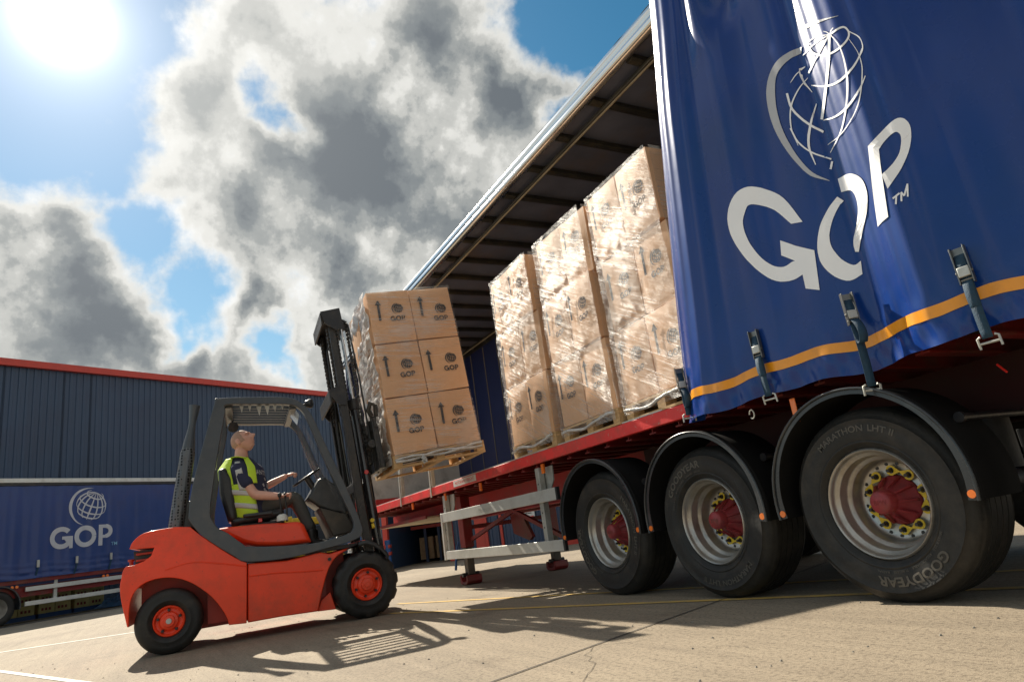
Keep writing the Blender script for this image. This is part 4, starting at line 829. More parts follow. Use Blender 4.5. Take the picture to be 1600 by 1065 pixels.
# returning leading edge
mb.grid(10,110,lambda u,v:csurf(1,v)+Vector((-.10*math.sin(u*1.5),-.05*u-.02,0)))
CT=mb.build('curtain',m_curt,TR,smooth=True,fix=False)
def onc(a,b,off=.004): return Vector((a,curtain_y(a,b)+off,b))
def band(z0,z1,m_,nm,off=.004):
    mb=MB(); n=260; vs=[]
    for i in range(n+1):
        u=i/n; h=hem(u)
        for z in (h+z0,h+z1):
            X,y=cpt(u,z); vv=(z-h)/(4.62-h)
            cr=_sm(.12,0,vv)*.007*math.sin(X*23+z*20)+_sm(.1,.0,vv)*.004*math.sin(X*57-z*31)
            vs.append((X,y+cr+off,z))
    mb.add(vs,[(2*i,2*i+2,2*i+3,2*i+1) for i in range(n)]); return mb.build(nm,m_,CT,smooth=True,fix=False)
band(.135,.195,m_band,'orange_band')
LOGO={"logo_letter_g":[((2.339,2.231),(2.358,2.284),(2.440,2.293),(2.418,2.257)),((2.358,2.284),(2.377,2.338),(2.461,2.330),(2.440,2.293)),((2.377,2.338),(2.398,2.391),(2.483,2.366),(2.461,2.330)),((2.398,2.391),(2.421,2.438),(2.504,2.397),(2.483,2.366)),((2.421,2.438),(2.446,2.476),(2.527,2.422),(2.504,2.397)),((2.446,2.476),(2.472,2.507),(2.549,2.444),(2.527,2.422)),((2.472,2.507),(2.498,2.534),(2.571,2.462),(2.549,2.444)),((2.498,2.534),(2.525,2.559),(2.590,2.477),(2.571,2.462)),((2.525,2.559),(2.551,2.584),(2.608,2.490),(2.590,2.477)),((2.551,2.584),(2.579,2.605),(2.625,2.501),(2.608,2.490)),((2.579,2.605),(2.606,2.623),(2.640,2.508),(2.625,2.501)),((2.606,2.623),(2.631,2.634),(2.654,2.511),(2.640,2.508)),((2.631,2.634),(2.658,2.640),(2.665,2.510),(2.654,2.511)),((2.658,2.640),(2.685,2.641),(2.674,2.504),(2.665,2.510)),((2.685,2.641),(2.712,2.637),(2.682,2.495),(2.674,2.504)),((2.712,2.637),(2.738,2.627),(2.691,2.483),(2.682,2.495)),((2.738,2.627),(2.764,2.612),(2.701,2.469),(2.691,2.483)),((2.764,2.612),(2.790,2.590),(2.713,2.452),(2.701,2.469)),((2.790,2.590),(2.813,2.564),(2.724,2.432),(2.713,2.452)),((2.813,2.564),(2.829,2.534),(2.730,2.409),(2.724,2.432)),((2.829,2.534),(2.841,2.502),(2.733,2.382),(2.730,2.409)),((2.841,2.502),(2.847,2.467),(2.733,2.351),(2.733,2.382)),((2.847,2.467),(2.849,2.428),(2.729,2.318),(2.733,2.351)),((2.849,2.428),(2.847,2.388),(2.724,2.285),(2.729,2.318)),((2.847,2.388),(2.839,2.345),(2.716,2.252),(2.724,2.285)),((2.839,2.345),(2.826,2.298),(2.705,2.219),(2.716,2.252)),((2.826,2.298),(2.808,2.250),(2.693,2.187),(2.705,2.219)),((2.808,2.250),(2.790,2.206),(2.680,2.157),(2.693,2.187)),((2.790,2.206),(2.770,2.163),(2.666,2.130),(2.680,2.157)),((2.770,2.163),(2.748,2.123),(2.651,2.105),(2.666,2.130)),((2.748,2.123),(2.727,2.085),(2.635,2.083),(2.651,2.105)),((2.727,2.085),(2.705,2.051),(2.619,2.064),(2.635,2.083)),((2.705,2.051),(2.683,2.021),(2.602,2.048),(2.619,2.064)),((2.683,2.021),(2.662,1.994),(2.584,2.036),(2.602,2.048)),((2.662,1.994),(2.640,1.971),(2.566,2.027),(2.584,2.036)),((2.640,1.971),(2.617,1.953),(2.547,2.021),(2.566,2.027)),((2.617,1.953),(2.592,1.938),(2.527,2.020),(2.547,2.021)),((2.592,1.938),(2.565,1.928),(2.506,2.023),(2.527,2.020)),((2.565,1.928),(2.537,1.920),(2.485,2.027),(2.506,2.023)),((2.537,1.920),(2.510,1.915),(2.466,2.026),(2.485,2.027)),((2.510,1.915),(2.484,1.914),(2.448,2.020),(2.466,2.026)),((2.484,1.914),(2.458,1.917),(2.431,2.010),(2.448,2.020)),((2.458,1.917),(2.432,1.921),(2.415,1.999),(2.431,2.010)),((2.432,1.921),(2.407,1.924),(2.399,1.989),(2.415,1.999)),((2.524,2.194),(2.428,2.111),(2.460,2.024),(2.543,2.098)),((2.428,2.111),(2.317,2.030),(2.405,1.975),(2.460,2.024)),((2.317,2.030),(2.354,1.787),(2.438,1.830),(2.428,2.036))],
"logo_letter_o_left":[((2.095,1.783),(2.113,1.778),(2.093,1.856),(2.082,1.859)),((2.113,1.778),(2.132,1.773),(2.102,1.850),(2.093,1.856)),((2.132,1.773),(2.151,1.771),(2.113,1.848),(2.102,1.850)),((2.151,1.771),(2.170,1.773),(2.125,1.851),(2.113,1.848)),((2.170,1.773),(2.190,1.781),(2.138,1.861),(2.125,1.851)),((2.190,1.781),(2.209,1.794),(2.152,1.875),(2.138,1.861)),((2.209,1.794),(2.228,1.811),(2.166,1.893),(2.152,1.875)),((2.228,1.811),(2.245,1.829),(2.178,1.911),(2.166,1.893)),((2.245,1.829),(2.261,1.851),(2.188,1.932),(2.178,1.911)),((2.261,1.851),(2.276,1.876),(2.197,1.956),(2.188,1.932)),((2.276,1.876),(2.288,1.902),(2.205,1.980),(2.197,1.956)),((2.288,1.902),(2.297,1.929),(2.210,2.002),(2.205,1.980)),((2.297,1.929),(2.302,1.955),(2.211,2.022),(2.210,2.002)),((2.302,1.955),(2.302,1.981),(2.210,2.040),(2.211,2.022)),((2.302,1.981),(2.300,2.008),(2.207,2.057),(2.210,2.040)),((2.300,2.008),(2.295,2.035),(2.203,2.075),(2.207,2.057)),((2.295,2.035),(2.286,2.064),(2.195,2.093),(2.203,2.075)),((2.286,2.064),(2.274,2.094),(2.186,2.111),(2.195,2.093)),((2.274,2.094),(2.259,2.123),(2.176,2.128),(2.186,2.111)),((2.259,2.123),(2.243,2.150),(2.165,2.145),(2.176,2.128)),((2.243,2.150),(2.225,2.173),(2.154,2.161),(2.165,2.145)),((2.225,2.173),(2.204,2.194),(2.142,2.176),(2.154,2.161)),((2.204,2.194),(2.184,2.213),(2.130,2.190),(2.142,2.176)),((2.184,2.213),(2.165,2.230),(2.118,2.202),(2.130,2.190)),((2.165,2.230),(2.148,2.244),(2.107,2.212),(2.118,2.202)),((2.148,2.244),(2.131,2.255),(2.097,2.222),(2.107,2.212)),((2.131,2.255),(2.115,2.265),(2.086,2.230),(2.097,2.222)),((2.115,2.265),(2.098,2.275),(2.074,2.237),(2.086,2.230))],
"logo_letter_o_right":[((2.070,2.378),(2.045,2.373),(2.055,2.286),(2.073,2.292)),((2.045,2.373),(2.022,2.371),(2.036,2.280),(2.055,2.286)),((2.022,2.371),(1.998,2.364),(2.021,2.274),(2.036,2.280)),((1.998,2.364),(1.974,2.353),(2.007,2.265),(2.021,2.274)),((1.974,2.353),(1.954,2.338),(1.997,2.252),(2.007,2.265)),((1.954,2.338),(1.937,2.321),(1.991,2.237),(1.997,2.252)),((1.937,2.321),(1.921,2.300),(1.987,2.222),(1.991,2.237)),((1.921,2.300),(1.908,2.278),(1.986,2.205),(1.987,2.222)),((1.908,2.278),(1.900,2.256),(1.986,2.188),(1.986,2.205)),((1.900,2.256),(1.896,2.233),(1.989,2.170),(1.986,2.188)),((1.896,2.233),(1.896,2.210),(1.993,2.151),(1.989,2.170)),((1.896,2.210),(1.898,2.187),(2.000,2.133),(1.993,2.151)),((1.898,2.187),(1.904,2.165),(2.008,2.116),(2.000,2.133)),((1.904,2.165),(1.913,2.144),(2.019,2.098),(2.008,2.116)),((1.913,2.144),(1.925,2.122),(2.030,2.079),(2.019,2.098)),((1.925,2.122),(1.939,2.099),(2.040,2.060),(2.030,2.079)),((1.939,2.099),(1.956,2.073),(2.053,2.043),(2.040,2.060)),((1.956,2.073),(1.979,2.046),(2.068,2.026),(2.053,2.043)),((1.979,2.046),(2.004,2.020),(2.080,2.008),(2.068,2.026)),((2.004,2.020),(2.024,1.996),(2.088,1.989),(2.080,2.008)),((2.024,1.996),(2.039,1.973),(2.093,1.972),(2.088,1.989)),((2.039,1.973),(2.053,1.953),(2.096,1.956),(2.093,1.972)),((2.053,1.953),(2.066,1.934),(2.096,1.938),(2.096,1.956)),((2.066,1.934),(2.078,1.913),(2.097,1.922),(2.096,1.938))],
"logo_letter_p":[((1.798,2.410),(1.770,2.416),(1.734,2.364),(1.745,2.356)),((1.770,2.416),(1.745,2.425),(1.724,2.372),(1.734,2.364)),((1.745,2.425),(1.723,2.435),(1.714,2.379),(1.724,2.372)),((1.723,2.435),(1.703,2.444),(1.704,2.385),(1.714,2.379)),((1.703,2.444),(1.683,2.453),(1.692,2.391),(1.704,2.385)),((1.683,2.453),(1.662,2.460),(1.679,2.396),(1.692,2.391)),((1.662,2.460),(1.644,2.465),(1.666,2.400),(1.679,2.396)),((1.644,2.465),(1.628,2.467),(1.655,2.401),(1.666,2.400)),((1.628,2.467),(1.615,2.466),(1.647,2.401),(1.655,2.401)),((1.615,2.466),(1.604,2.461),(1.641,2.398),(1.647,2.401)),((1.604,2.461),(1.595,2.454),(1.636,2.394),(1.641,2.398)),((1.595,2.454),(1.588,2.445),(1.633,2.388),(1.636,2.394)),((1.588,2.445),(1.582,2.432),(1.630,2.381),(1.633,2.388)),((1.582,2.432),(1.577,2.416),(1.628,2.373),(1.630,2.381)),((1.577,2.416),(1.575,2.398),(1.628,2.362),(1.628,2.373)),((1.575,2.398),(1.576,2.379),(1.630,2.350),(1.628,2.362)),((1.576,2.379),(1.580,2.357),(1.634,2.335),(1.630,2.350)),((1.580,2.357),(1.586,2.333),(1.641,2.317),(1.634,2.335)),((1.586,2.333),(1.595,2.309),(1.649,2.299),(1.641,2.317)),((1.595,2.309),(1.606,2.285),(1.658,2.284),(1.649,2.299)),((1.606,2.285),(1.619,2.262),(1.669,2.272),(1.658,2.284)),((1.619,2.262),(1.635,2.240),(1.681,2.262),(1.669,2.272)),((1.635,2.240),(1.653,2.219),(1.693,2.253),(1.681,2.262)),((1.653,2.219),(1.673,2.199),(1.706,2.244),(1.693,2.253)),((1.673,2.199),(1.694,2.181),(1.721,2.236),(1.706,2.244)),((1.694,2.181),(1.717,2.163),(1.737,2.228),(1.721,2.236)),((1.717,2.163),(1.740,2.145),(1.754,2.222),(1.737,2.228)),((1.740,2.145),(1.765,2.128),(1.772,2.217),(1.754,2.222)),((1.798,2.410),(1.900,1.976),(1.813,1.988),(1.745,2.356))],
"trademark_letters":[((1.754,2.059),(1.735,2.065),(1.737,2.075),(1.757,2.069)),((1.735,2.065),(1.716,2.071),(1.719,2.081),(1.737,2.075)),((1.739,2.072),(1.747,2.051),(1.739,2.046),(1.732,2.067)),((1.747,2.051),(1.754,2.030),(1.746,2.025),(1.739,2.046)),((1.717,2.028),(1.711,2.052),(1.719,2.056),(1.725,2.032)),((1.711,2.052),(1.706,2.075),(1.713,2.079),(1.719,2.056)),((1.713,2.076),(1.709,2.063),(1.702,2.066),(1.706,2.079)),((1.709,2.063),(1.706,2.051),(1.698,2.053),(1.702,2.066)),((1.698,2.049),(1.682,2.076),(1.689,2.082),(1.705,2.055)),((1.682,2.076),(1.666,2.102),(1.673,2.108),(1.689,2.082)),((1.674,2.107),(1.683,2.074),(1.675,2.070),(1.666,2.103)),((1.683,2.074),(1.691,2.041),(1.684,2.037),(1.675,2.070))],
